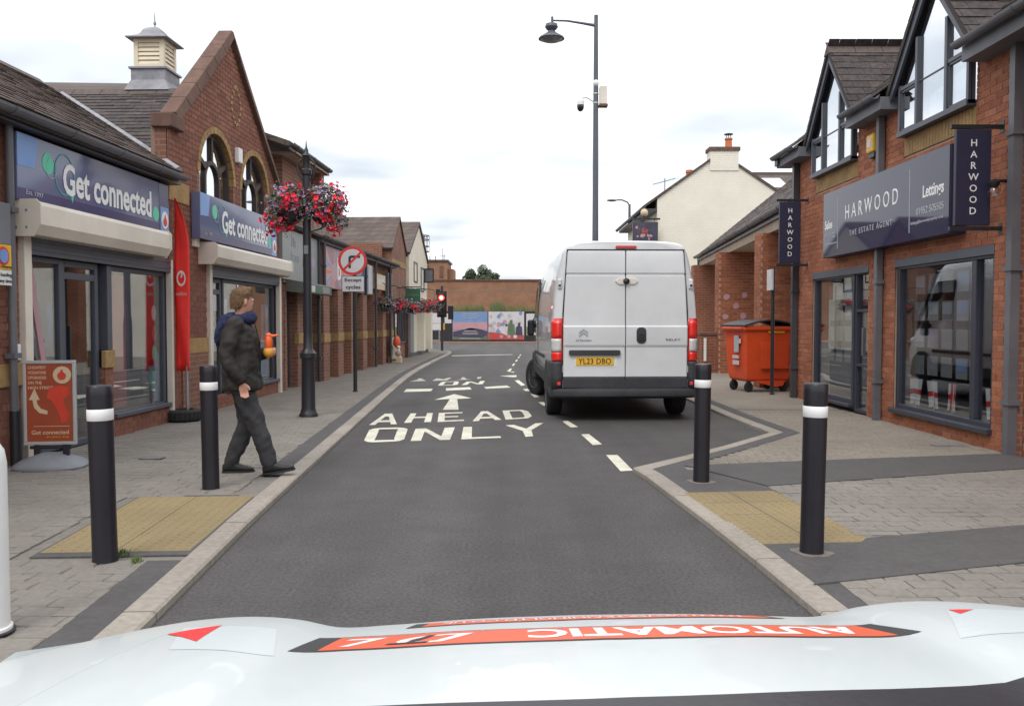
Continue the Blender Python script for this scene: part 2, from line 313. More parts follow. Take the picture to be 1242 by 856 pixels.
# ------------------------------------------------------------------ mesh helpers
class MB:
    """collects shapes, build() links them as one mesh object"""
    def __init__(s): s.v = []; s.f = []; s.mi = []; s.cur = 0
    def add(s, vs, fs):
        b = len(s.v); s.v += [tuple(p) for p in vs]
        for f in fs: s.f.append(tuple(i + b for i in f)); s.mi.append(s.cur)
        return s
    def box(s, x0, x1, y0, y1, z0, z1):
        if x0 > x1: x0, x1 = x1, x0
        if y0 > y1: y0, y1 = y1, y0
        if z0 > z1: z0, z1 = z1, z0
        return s.add([(x0,y0,z0),(x1,y0,z0),(x1,y1,z0),(x0,y1,z0),(x0,y0,z1),(x1,y0,z1),(x1,y1,z1),(x0,y1,z1)],
              [(3,2,1,0),(4,5,6,7),(0,1,5,4),(1,2,6,5),(2,3,7,6),(3,0,4,7)])
    def prism(s, pts, d):
        """pts: 3D polygon, d: extrusion vector"""
        n = len(pts); d = Vector(d); a = [Vector(p) for p in pts]; nn = Vector((0,0,0))
        for i in range(n): nn += (a[i]-a[0]).cross(a[(i+1)%n]-a[0])
        if nn.dot(d) > 0: a = a[::-1]
        b = [p + d for p in a]
        return s.add(a + b, [tuple(range(n)), tuple(range(2*n-1, n-1, -1))] + [(i, i+n, (i+1)%n+n, (i+1)%n) for i in range(n)])
    def tube(s, p0, p1, r0, r1=None, n=12, cap=True):
        r1 = r0 if r1 is None else r1
        p0 = Vector(p0); p1 = Vector(p1); d = (p1-p0).normalized()
        a = d.orthogonal().normalized(); b = d.cross(a)
        vs = []
        for p, r in ((p0, r0), (p1, r1)):
            for i in range(n):
                t = 2*math.pi*i/n; vs.append(p + a*(r*math.cos(t)) + b*(r*math.sin(t)))
        fs = [(i, (i+1)%n, (i+1)%n+n, i+n) for i in range(n)]
        if cap: fs += [tuple(range(n-1,-1,-1)), tuple(range(n, 2*n))]
        return s.add(vs, fs)
    def path(s, pts, radii, n=10):
        """tube through several points; radii scalar or list"""
        pts = [Vector(p) for p in pts]; k = len(pts)
        if not isinstance(radii, (list, tuple)): radii = [radii]*k
        vs = []; ref = None
        for i, p in enumerate(pts):
            d = (pts[min(i+1,k-1)] - pts[max(i-1,0)]).normalized()
            if ref is None: ref = d.orthogonal().normalized()
            a = (ref - d*ref.dot(d)).normalized(); ref = a; b = d.cross(a)
            for j in range(n):
                t = 2*math.pi*j/n; vs.append(p + a*(radii[i]*math.cos(t)) + b*(radii[i]*math.sin(t)))
        fs = [(i*n+j, i*n+(j+1)%n, (i+1)*n+(j+1)%n, (i+1)*n+j) for i in range(k-1) for j in range(n)]
        fs += [tuple(range(n-1,-1,-1)), tuple(range((k-1)*n, k*n))]
        return s.add(vs, fs)
    def lathe(s, prof, c=(0,0,0), n=24, ax='z'):
        """prof: (r, h) list"""
        vs = []; k = len(prof)
        for r, h in prof:
            for i in range(n):
                t = 2*math.pi*i/n; q = (r*math.cos(t), r*math.sin(t), h)
                if ax == 'y': q = (q[0], h, q[1])
                elif ax == 'x': q = (h, q[0], q[1])
                vs.append((q[0]+c[0], q[1]+c[1], q[2]+c[2]))
        fs = [(i*n+j, i*n+(j+1)%n, (i+1)*n+(j+1)%n, (i+1)*n+j) for i in range(k-1) for j in range(n)]
        if prof[0][0] > 1e-4: fs.append(tuple(range(n-1,-1,-1)))
        if prof[-1][0] > 1e-4: fs.append(tuple(range((k-1)*n, k*n)))
        return s.add(vs, fs)
    def rings(s, rings, cap=True):
        """loft closed rings of equal length"""
        n = len(rings[0]); k = len(rings); vs = [p for r in rings for p in r]
        fs = [(i*n+j, i*n+(j+1)%n, (i+1)*n+(j+1)%n, (i+1)*n+j) for i in range(k-1) for j in range(n)]
        if cap: fs += [tuple(range(n-1,-1,-1)), tuple(range((k-1)*n, k*n))]
        return s.add(vs, fs)
    def ell(s, c, rx, ry, rz, n=16, k=10):
        prof = []
        vs = []; 
        for i in range(1, k):
            t = math.pi*i/k - math.pi/2
            for j in range(n):
                a = 2*math.pi*j/n
                vs.append((c[0]+rx*math.cos(t)*math.cos(a), c[1]+ry*math.cos(t)*math.sin(a), c[2]+rz*math.sin(t)))
        m = len(vs); vs += [(c[0],c[1],c[2]-rz),(c[0],c[1],c[2]+rz)]
        fs = [(i*n+j, i*n+(j+1)%n, (i+1)*n+(j+1)%n, (i+1)*n+j) for i in range(k-2) for j in range(n)]
        fs += [(m, (j+1)%n, j) for j in range(n)] + [(m+1, (k-2)*n+j, (k-2)*n+(j+1)%n) for j in range(n)]
        return s.add(vs, fs)
    def mesh(s, name, mats):
        me = bpy.data.meshes.new(name); me.from_pydata(s.v, [], s.f)
        if not isinstance(mats, (list, tuple)): mats = [mats]
        for m in mats: me.materials.append(M[m])
        if len(mats) > 1: me.polygons.foreach_set('material_index', s.mi)
        me.update(); return me
    def build(s, name, mat, parent=None, smooth=False, bevel=0.0, seg=2, fix=True):
        me = s.mesh(name, mat)
        if fix:
            bm = bmesh.new(); bm.from_mesh(me); bmesh.ops.recalc_face_normals(bm, faces=bm.faces); bm.to_mesh(me); bm.free()
        o = link(name, me, parent)
        if smooth: shade(me)
        if bevel:
            b = o.modifiers.new('bevel', 'BEVEL'); b.width = bevel; b.segments = seg; b.limit_method = 'ANGLE'; b.angle_limit = R(40)
        return o
def shade(me, ang=40):
    me.polygons.foreach_set('use_smooth', [True]*len(me.polygons))
    try: me.set_sharp_from_angle(angle=R(ang))
    except Exception: pass
def link(name, data, parent=None):
    o = bpy.data.objects.new(name, data); col.objects.link(o)
    if parent is not None: o.parent = parent
    return o
def tag(o, label=None, cat=None, group=None, kind=None):
    if label: o['label'] = label
    if cat: o['category'] = cat
    if group: o['group'] = group
    if kind: o['kind'] = kind
    return o
def thing(name, label, cat, loc=(0,0,0), rz=0.0, group=None):
    o = bpy.data.objects.new(name, None); col.objects.link(o); o.empty_display_size = 0.2
    o.location = loc; o.rotation_euler = (0, 0, rz)
    return tag(o, label, cat, group)
def dup(o, parent=None):
    c = o.copy(); col.objects.link(c); c.parent = parent
    for ch in list(o.children): dup(ch, c)
    return c
def add_bevel(o, w, seg=2):
    b = o.modifiers.new('bevel', 'BEVEL'); b.width = w; b.segments = seg; b.limit_method = 'ANGLE'; b.angle_limit = R(40); return o
def bake(o):
    """replace an object's mesh with its modified result"""
    dg = bpy.context.evaluated_depsgraph_get()
    me = bpy.data.meshes.new_from_object(o.evaluated_get(dg)); o.modifiers.clear(); o.data = me; return o

# text: glyph outlines as thin mesh, mapped into an origin + x-direction + y-direction frame
def text_verts(s, offset=0.0, spacing=1.0, shear=0.0):
    cu = bpy.data.curves.new('glyphs', 'FONT'); cu.body = s; cu.offset = offset; cu.space_character = spacing; cu.resolution_u = 3; cu.shear = shear
    ob = bpy.data.objects.new('glyphs', cu)
    me = bpy.data.meshes.new_from_object(ob)
    vs = [(v.co.x, v.co.y) for v in me.vertices]; fs = [tuple(p.vertices) for p in me.polygons]
    bpy.data.objects.remove(ob); bpy.data.curves.remove(cu); bpy.data.meshes.remove(me)
    return vs, fs
def text(parent, s, org, xd, yd, w=None, h=None, mat='letter_white', name='lettering', offset=0.0, spacing=1.0, align='l', shear=0.0, thick=0.003, warp=None):
    """org = lower-left corner (align l), lower-centre (c) or lower-right (r) of the glyph box"""
    vs, fs = text_verts(s, offset, spacing, shear)
    x0 = min(v[0] for v in vs); x1 = max(v[0] for v in vs); y0 = min(v[1] for v in vs); y1 = max(v[1] for v in vs)
    sx = w/(x1-x0) if w else h/(y1-y0); sy = h/(y1-y0) if h else sx
    org = Vector(org); xd = Vector(xd).normalized(); yd = Vector(yd).normalized(); nn = xd.cross(yd)
    sh = {'l': 0, 'c': -0.5, 'r': -1}[align]*(x1-x0)*sx
    pts = [org + xd*((v[0]-x0)*sx + sh) + yd*((v[1]-y0)*sy) for v in vs]
    if warp: pts = [Vector(warp(p)) for p in pts]
    n = len(pts)
    mb = MB()
    if thick: 
        mb.add(pts, fs)
        mb.v = [tuple(Vector(p) + nn*thick) for p in mb.v]
        # side walls
        ed = {}
        for f in fs:
            for i in range(len(f)):
                e = (f[i], f[(i+1)%len(f)]); ed[e] = 1
        rim = [e for e in ed if (e[1], e[0]) not in ed]
        b = len(mb.v); mb.v += [tuple(p) for p in pts]
        for a, c in rim: mb.f.append((a, b+a, b+c, c)); mb.mi.append(0)
    else: mb.add(pts, fs)
    return mb.build(name, mat, parent, fix=False)
# ------------------------------------------------------------------ coursed pieces: bricks, slates, paving blocks
def lay_bricks(parent, F, intervals, z0, z1, mat, mortar, near=None, singles=300, proud=0.007, L=0.225, Hh=0.075, J=0.010):
    """stretcher bond; intervals(z) -> [(a, b)] of wall at that height; F(u, o, z) -> local point.
    The nearest full bricks are objects, the rest one joined part; a mortar bed lies behind."""
    full = []; rest = MB(); bed = MB()
    k = 0
    while z0 + k*Hh < z1 - 0.02:
        za = z0 + k*Hh; zb = min(za + Hh - J, z1)
        for a, b in intervals((za+zb)/2):
            p0, p1, p2, p3 = F(a,0,za), F(b,0,za), F(b,0,min(za+Hh, z1)), F(a,0,min(za+Hh, z1))
            bed.add([p0,p1,p2,p3], [(0,1,2,3)])
            g = math.floor(a/L)*L + (k % 2)*L/2 - L
            while g < b:
                s0, s1 = max(a, g), min(b, g+L-J)
                if s1 - s0 > 0.03:
                    if s1 - s0 > L-J-0.002 and zb-za > Hh-J-0.002: full.append((s0, za))
                    else:
                        q0, q1 = F(s0, 0.0, za), F(s1, proud + random.uniform(-.001,.001), zb); rest.box(q0[0],q1[0],q0[1],q1[1],q0[2],q1[2])
                g += L
        k += 1
    if near: full.sort(key=near)
    n = min(singles, len(full))
    q0, q1 = Vector(F(0,0,0)), Vector(F(L-J, proud, Hh-J)); c = (q0+q1)/2
    sm = MB().box(*(x for i in range(3) for x in (q0[i]-c[i], q1[i]-c[i]))).mesh('brick', mat)
    for (s0, za) in full[:n]:
        o = link('brick', sm, parent); p = Vector(F(s0,0,za)) + (c - q0); o.location = p
    for (s0, za) in full[n:]:
        a0, a1 = F(s0, 0.0, za), F(s0+L-J, proud + random.uniform(-.0015,.0015), za+Hh-J); rest.box(a0[0],a1[0],a0[1],a1[1],a0[2],a1[2])
    if rest.v: tag(rest.build('brickwork', mat, parent, fix=False), kind='stuff')
    tag(bed.build('mortar', mortar, parent), kind='stuff')
def minus(iv, a, b):
    out = []
    for x0, x1 in iv:
        if b <= x0 or a >= x1: out.append((x0, x1)); continue
        if a - x0 > 0.01: out.append((x0, a))
        if x1 - b > 0.01: out.append((b, x1))
    return out
def lay_slates(parent, O, ud, vd, intervals, blen, mat, w=0.25, e=0.17, singles=300, near=None, name='slate'):
    O = Vector(O); ud = Vector(ud).normalized(); vd = Vector(vd).normalized(); nn = ud.cross(vd)
    if nn.z < 0: nn = -nn
    def corners(a0, a1, lift=0.0):
        return [ud*a0+nn*.003, ud*a1+nn*.003, ud*a1+nn*(.015+lift), ud*a0+nn*(.015+lift), ud*a0+vd*(e*1.3)-nn*.004, ud*a1+vd*(e*1.3)-nn*.004, ud*a1+vd*(e*1.3)+nn*.003, ud*a0+vd*(e*1.3)+nn*.003]
    FS = [(0,1,2,3),(3,2,6,7),(0,4,5,1),(1,5,6,2),(0,3,7,4),(4,7,6,5)]
    full = []; rest = MB(); k = 0
    while k*e < blen - 0.05:
        b = k*e
        for a0, a1 in intervals(b + e*0.5):
            g = math.floor(a0/w)*w + (k % 2)*w/2 - w
            while g < a1:
                s0, s1 = max(a0, g), min(a1, g+w-.005)
                if s1-s0 > 0.03:
                    if s1-s0 > w-.007: full.append((s0, b))
                    else: rest.add([O + vd*b + q for q in corners(s0, s1)], FS)
                g += w
        k += 1
    if near: full.sort(key=near)
    n = min(singles, len(full))
    protos = [MB().add(corners(0, w-.005, l), FS).mesh(name, mat) for l in (0, .004, -.003)]
    for i, (a, b) in enumerate(full[:n]):
        o = link(name, random.choice(protos), parent); o.location = O + ud*a + vd*(b + random.uniform(-.006,.006))
    for (a, b) in full[n:]:
        j = random.uniform(-.006,.006)
        rest.add([O + ud*a + vd*(b+j) + q for q in corners(0, w-.005, random.uniform(-.003,.005))], FS)
    if rest.v: tag(rest.build(name+'_field', mat, parent, fix=False), kind='stuff')
CAMF = 1050.0
def in_view(x, y):
    return y > 3.6 and abs(x)/y < 0.62
def lay_pavers(parent, intervals, y0, y1, mat, w=0.205, d=0.135, top=0.04, singles=300, J=0.0045, name='paving_block'):
    full = []; rest = MB(); k = 0
    while y0 + k*d < y1:
        ya = y0 + k*d
        for a, b in intervals(ya + d/2):
            g = math.floor(a/w)*w + (k % 2)*w/2 - w + (k % 5)*0.013
            while g < b:
                s0, s1 = max(a, g), min(b, g+w-J)
                if s1-s0 > 0.03:
                    if s1-s0 > w-J-.002: full.append((s0, ya))
                    else: rest.box(s0, s1, ya, ya+d-J, top-.03, top + random.uniform(-.002,.002))
                g += w
        k += 1
    full.sort(key=lambda q: (not in_view(q[0]+w/2, q[1]), q[1]))
    def blk(c=.006, t=0.0):
        a, b = w-J, d-J
        return MB().add([(0,0,-.03),(a,0,-.03),(a,b,-.03),(0,b,-.03),(0,0,-c),(a,0,-c),(a,b,-c),(0,b,-c),(c,c,t),(a-c,c,t),(a-c,b-c,0),(c,b-c,0)],
            [(0,1,5,4),(1,2,6,5),(2,3,7,6),(3,0,4,7),(4,5,9,8),(5,6,10,9),(6,7,11,10),(7,4,8,11),(8,9,10,11)])
    protos = [blk(.006, t).mesh(name, mat) for t in (0, .003, -.002)]
    n = min(singles, len(full))
    for (a, y) in full[:n]:
        o = link(name, random.choice(protos), parent); o.location = (a, y, top + random.uniform(-.002,.0015)); o.rotation_euler = (0,0,random.uniform(-.012,.012))
    pb = blk()
    for (a, y) in full[n:]:
        zz = top + random.uniform(-.002,.0015)
        rest.add([(v[0]+a, v[1]+y, v[2]+zz) for v in pb.v], pb.f)
    if rest.v: tag(rest.build(name+'_field', mat, parent, fix=False), kind='stuff')
def interp(poly, y):
    """x of a polyline (sorted by y) at y"""
    for (xa, ya), (xb, yb) in zip(poly, poly[1:]):
        if ya <= y <= yb: return xa + (xb-xa)*(y-ya)/(yb-ya)
    return poly[-1][0] if y > poly[-1][1] else poly[0][0]
def offset_line(pts, d):
    """offset an open polyline sideways (left of travel positive)"""
    out = []
    for i, p in enumerate(pts):
        a = Vector(pts[max(i-1,0)]); b = Vector(pts[min(i+1,len(pts)-1)]); t = (b-a).normalized(); n = Vector((-t.y, t.x))
        if 0 < i < len(pts)-1:
            t1 = (Vector(p)-a).normalized(); n1 = Vector((-t1.y, t1.x)); k = max(0.45, n.dot(n1)); n = n/k
        out.append((p[0]+n.x*d, p[1]+n.y*d))
    return out
def resample(pts, step):
    P = [Vector(p) for p in pts]; out = [P[0].copy()]; acc = 0.0
    for a, b in zip(P, P[1:]):
        L = (b-a).length; t = step - acc
        while t <= L: out.append(a + (b-a)*(t/L)); t += step
        acc = (acc + L) % step if L else acc
    out.append(P[-1].copy()); return out
def smooth_line(pts, it=2):
    for _ in range(it):
        q = [pts[0]]
        for a, b in zip(pts, pts[1:]): q += [(a[0]*.75+b[0]*.25, a[1]*.75+b[1]*.25), (a[0]*.25+b[0]*.75, a[1]*.25+b[1]*.75)]
        q.append(pts[-1]); pts = q
    return pts

# ------------------------------------------------------------------ ground, road, pavements
tag(MB().add([(-600,-600,-.06),(600,-600,-.06),(600,900,-.06),(-600,900,-.06)], [(0,1,2,3)]).build('ground', 'ground'), kind='structure')
nx, ny = 30, 70
road = MB(); X0, X1, Y0, Y1 = -40., 40., -14., 58.
road.add([(X0,Y0,0),(X1,Y0,0),(X1,Y1,0),(X0,Y1,0)], [(0,1,2,3)])
tag(road.build('road', 'asphalt'), kind='structure')

KL = [(-1.62,-14),(-1.58,2.0)] + smooth_line([(-1.60,3.0),(-1.70,4.6),(-1.79,5.81),(-1.87,7.46),(-1.96,9.26),(-2.1,12.1),(-2.38,17.7),(-2.57,22.2),(-2.62,27.2),(-2.60,32),(-2.52,36.2),(-2.75,39.2),(-3.6,41.2),(-6,42.2),(-40,42.6)], 2)
KR = [(1.5,-14),(1.5,2.0)] + smooth_line([(1.47,3.0),(1.44,4.05),(1.36,5.48),(1.26,6.61),(1.17,7.7)],1) + [(1.12,7.98),(2.08,9.09),(3.16,10.54),(3.1,12.4),(3.05,18)] + smooth_line([(2.9,20),(1.95,22.5),(1.85,34),(2.6,38.5),(6,41.6),(40,42.4)], 2)
KW = 0.15
def split_line(line, brk):
    out = [[]]
    for p in line:
        out[-1].append(p)
        if any(abs(p[0]-b[0]) < .01 and abs(p[1]-b[1]) < .01 for b in brk): out.append([p])
    return out
def kerb(name, line, side, brk=()):
    st = []
    for i, pc in enumerate(split_line(line, brk)): st += resample(pc, 0.9)[(1 if i else 0):]
    so = offset_line([tuple(p) for p in st], KW*side)
    root = tag(MB().add([(p.x, p.y, .034) for p in st] + [(q[0], q[1], .034) for q in so], [(i, i+1, i+1+len(st), i+len(st)) for i in range(len(st)-1)]).build(name, 'pavement_bed'), kind='structure')
    far = MB()
    for i in range(len(st)-1):
        a, b = st[i], st[i+1]; c, d = Vector(so[i]), Vector(so[i+1])
        if (b-a).length < 0.06: continue
        g = 0.006/(b-a).length; a2 = a+(b-a)*g; b2 = b-(b-a)*g; c2 = c+(d-c)*g; d2 = d-(d-c)*g
        z1 = .045 + random.uniform(-.0015,.0015); ch = .012*side; nrm = (c2-a2).normalized()*.014
        vs = [(a2.x,a2.y,-.05),(b2.x,b2.y,-.05),(d2.x,d2.y,-.05),(c2.x,c2.y,-.05),(a2.x,a2.y,z1-.012),(b2.x,b2.y,z1-.012),(d2.x,d2.y,z1),(c2.x,c2.y,z1),(a2.x+nrm.x,a2.y+nrm.y,z1),(b2.x+nrm.x,b2.y+nrm.y,z1)]
        fs = [(0,1,5,4),(4,5,9,8),(8,9,6,7),(2,3,7,6),(1,2,6,9,5),(3,0,4,8,7)]
        if 2.0 < (a.y+b.y)/2 < 26 and abs(a.x) < 6:
            MB().add(vs, fs).build('kerb_stone', 'kerb_stone', root)
        else: far.add(vs, fs)
    tag(far.build('kerb_stone_field', 'kerb_stone', root), kind='stuff')
    return [tuple(q) for q in so]
KLo = kerb('kerb_left', KL, 1)
KRo = kerb('kerb_right', KR, -1, ((1.12,7.98),(3.16,10.54),(3.1,12.4)))
def slab(name, pts, z0, z1, mat): 
    return tag(MB().prism([(x, y, z0) for x, y in pts], (0,0,z1-z0)).build(name, mat), kind='structure')
# pavement beds (blocks are laid on them near the camera, plain paving farther off)
pavL = slab('pavement_left', KLo + [(-40,42.3),(-40,-14)], -.05, .030, 'pavement_bed')
pavR = slab('pavement_right', KRo + [(40,42.1),(40,-14)], -.05, .030, 'pavement_bed')
DL = offset_line(KLo, 0.20)            # charcoal edging behind the kerb
DR = offset_line(KRo, -0.20)
def cut_y(line, a, b): return [p for p in line if a <= p[1] <= b]
def strip(name, l0, l1, z, mat, parent=None):
    n = len(l0)
    return MB().add([(x,y,z) for x,y in l0]+[(x,y,z) for x,y in l1], [(i,i+1,i+1+n,i+n) for i in range(n-1)]).build(name, mat, parent)
def wall_L(y): return -4.98 + .032*y
kLo_y = sorted([p for p in KLo if p[1] < 39 and p[0] > -4], key=lambda p: p[1])
kRo_y = [p for p in KRo if p[1] < 7.6]
def kl(y): return interp(kLo_y, y)
def kr(y): return interp(kRo_y, y)
sel = [i for i, p in enumerate(KLo) if p[1] < 5.0]
strip('edging_band', [KLo[i] for i in sel], [DL[i] for i in sel], .0400, 'dark_band', pavL)
sel = [i for i, p in enumerate(KLo) if 6.7 < p[1] < 36 and p[0] > -3]
strip('edging_band', [KLo[i] for i in sel], [DL[i] for i in sel], .0400, 'dark_band', pavL)
# plain paving beyond the blocks, left
FARY = 13.0
selp = [p for p in DL if FARY-.3 < p[1] < 41]
MB().prism([(x,y,.0300) for x,y in selp + [(-9,41),(-9,FARY)]], (0,0,.0095)).build('far_paving', 'far_paving', pavL)
# tactile pads: 0.43 x 0.40 slabs with blisters
def tactile(name, org, ang, nxx, nyy, tw, td):
    root = thing(name, None, None, (org[0], org[1], 0), ang); root['kind'] = 'structure'
    W, D = nxx*tw, nyy*td
    MB().box(-.01, W+.09, -.09, D+.06, .031, .0405).build('border', 'dark_band', root)
    pt = MB()
    c = .005; a, b = tw-.006, td-.006
    pt.add([(0,0,-.03),(a,0,-.03),(a,b,-.03),(0,b,-.03),(0,0,-c),(a,0,-c),(a,b,-c),(0,b,-c),(c,c,0),(a-c,c,0),(a-c,b-c,0),(c,b-c,0)],
           [(0,1,5,4),(1,2,6,5),(2,3,7,6),(3,0,4,7),(4,5,9,8),(5,6,10,9),(6,7,11,10),(7,4,8,11),(8,9,10,11)])
    bl = MB()
    for i in range(6):
        for j in range(6):
            x, y = (i+.5)*a/6, (j+.5)*b/6
            n = 8; r = .0125
            vs = [(x+rr*math.cos(2*math.pi*q/n), y+rr*math.sin(2*math.pi*q/n), z) for rr, z in ((r,0),(r*.75,.0045)) for q in range(n)]
            bl.add(vs, [(q,(q+1)%n,(q+1)%n+n,q+n) for q in range(n)]+[tuple(range(n,2*n))])
    mt = pt.mesh('tile', 'tactile'); mbm = bl.mesh('blisters', 'tactile')
    for i in range(nxx):
        for j in range(nyy):
            t = link('tile', mt, root); t.location = (i*tw+.003, j*td+.003, .0445 + random.uniform(-.001,.001))
            q = tag(link('blisters', mbm, t), kind='stuff')
tactile('tactile_paving_left', (-1.895-.88, 5.03), R(3.5), 2, 4, .435, .40)
MB().box(0,0,0,0,0,0)
tactile('tactile_paving_right', (1.49, 5.22), R(5.0), 2, 4, .375, .40)
# block paving, left
PADL = [(-2.90, 4.92),(-1.70, 4.92),(-1.80, 6.74),(-3.02, 6.74)]
def padL(y):
    if 4.93 < y < 6.71: return (-2.885 - (y-5)*.06, kl(y))
    return None
def iv_left(y):
    b = kl(y) - (0.20 if (y < 4.95 or y > 6.72) else 0.0)
    iv = [(max(wall_L(y), -1.05*y - .5), b)]
    p = padL(y)
    if p: iv = minus(iv, p[0], p[1] + .3)
    return iv
lay_pavers(pavL, iv_left, 3.0, FARY-.05, 'paver')
MB().prism([(-9,-14,.030),(-1.95,-14,.030),(-1.95,3.0,.030),(-9,3.0,.030)], (0,0,.0085)).build('near_paving', 'far_paving', pavL)
# right pavement: charcoal ground with pale block panels
darkR = MB().prism([(x,y,.030) for x,y in [p for p in KRo if p[1] <= 8.0] + [(2.1,8.95),(5.1,8.95),(5.1,-14)]], (0,0,.0120))
darkR.build('charcoal_band', 'dark_band', pavR)
def line(p, q, y): return p[0] + (q[0]-p[0])*(y-p[1])/(q[1]-p[1])
def iv_r1(y):      # nearest pale panel
    if y > 5.2: return []
    left = 1.53 if y < 4.0 else 1.53
    # upper edge runs from (1.5,4.38) to (2.86,4.8) and on to the wall
    hi = lambda x: 4.36 + (x-1.5)*.30
    x_from = 1.70 if y < 4.50 else 1.5 + (y-4.52)/.30
    return [(max(x_from, 1.70), min(5.05, .75*y+.8))] if x_from < 5 else []
def iv_r2(y):      # middle panel
    lo = 2.15 if y < 5.3 else 2.18 - (y-5.35)*.05
    x_hi_start = 2.2 + (y-5.35)/.29 if y < 6.2 else 99      # lower edge slopes away to the right
    a = lo
    # inside if y > 5.35 + .29*(x-2.21)  and y < 7.06 + .32*(x-2.1)
    xmax = 2.21 + (y-5.19)/.29; xmin = 2.1 + (y-7.22)/.32
    a = max(lo, xmin); b = min(5.05, xmax)
    return [(a, b)] if b - a > .05 else []
def iv_r3(y):      # far pale area
    xmax = 1.56 + (y-7.87)/.21
    lo = 1.56
    if y < 10.45: lo = 1.35 + (y-7.98)*.735 + .28
    else: lo = 3.42 if y < 11 else 3.36
    if y < 8.5: lo = max(lo, 1.6)
    b = min(5.05, xmax)
    return [(lo, b)] if b - lo > .05 else []
# straight-edged charcoal strips laid over the cut block edges
def band(pts): MB().prism([(x,y,.034) for x,y in pts], (0,0,.0175)).build('charcoal_band', 'dark_band', pavR)
band([(1.55,4.40),(2.86,4.80),(5.05,5.47),(5.05,6.17),(3.39,5.69),(2.21,5.35)])
band([(2.10,7.06),(4.7,7.89),(5.05,8.0),(5.05,8.79),(1.62,8.06)])
lay_pavers(pavR, iv_r1, 3.0, 5.6, 'paver', top=.0455, singles=120)
lay_pavers(pavR, iv_r2, 5.15, 8.3, 'paver', top=.0455, singles=170)
lay_pavers(pavR, iv_r3, 7.85, FARY, 'paver_warm', top=.0455, singles=0)
selr = [p for p in DR if 13.0-.3 < p[1] < 41 and p[0] < 6]
MB().prism([(x,y,.0300) for x,y in selr + [(12,41),(12,FARY)]], (0,0,.0100)).build('far_paving', 'paver_warm', pavR)
sel = [i for i, p in enumerate(KRo) if 7.9 < p[1] < 20 and p[0] > 1]
strip('edging_band', [KRo[i] for i in sel], [offset_line(KRo, -.17)[i] for i in sel], .0485, 'dark_band', pavR)
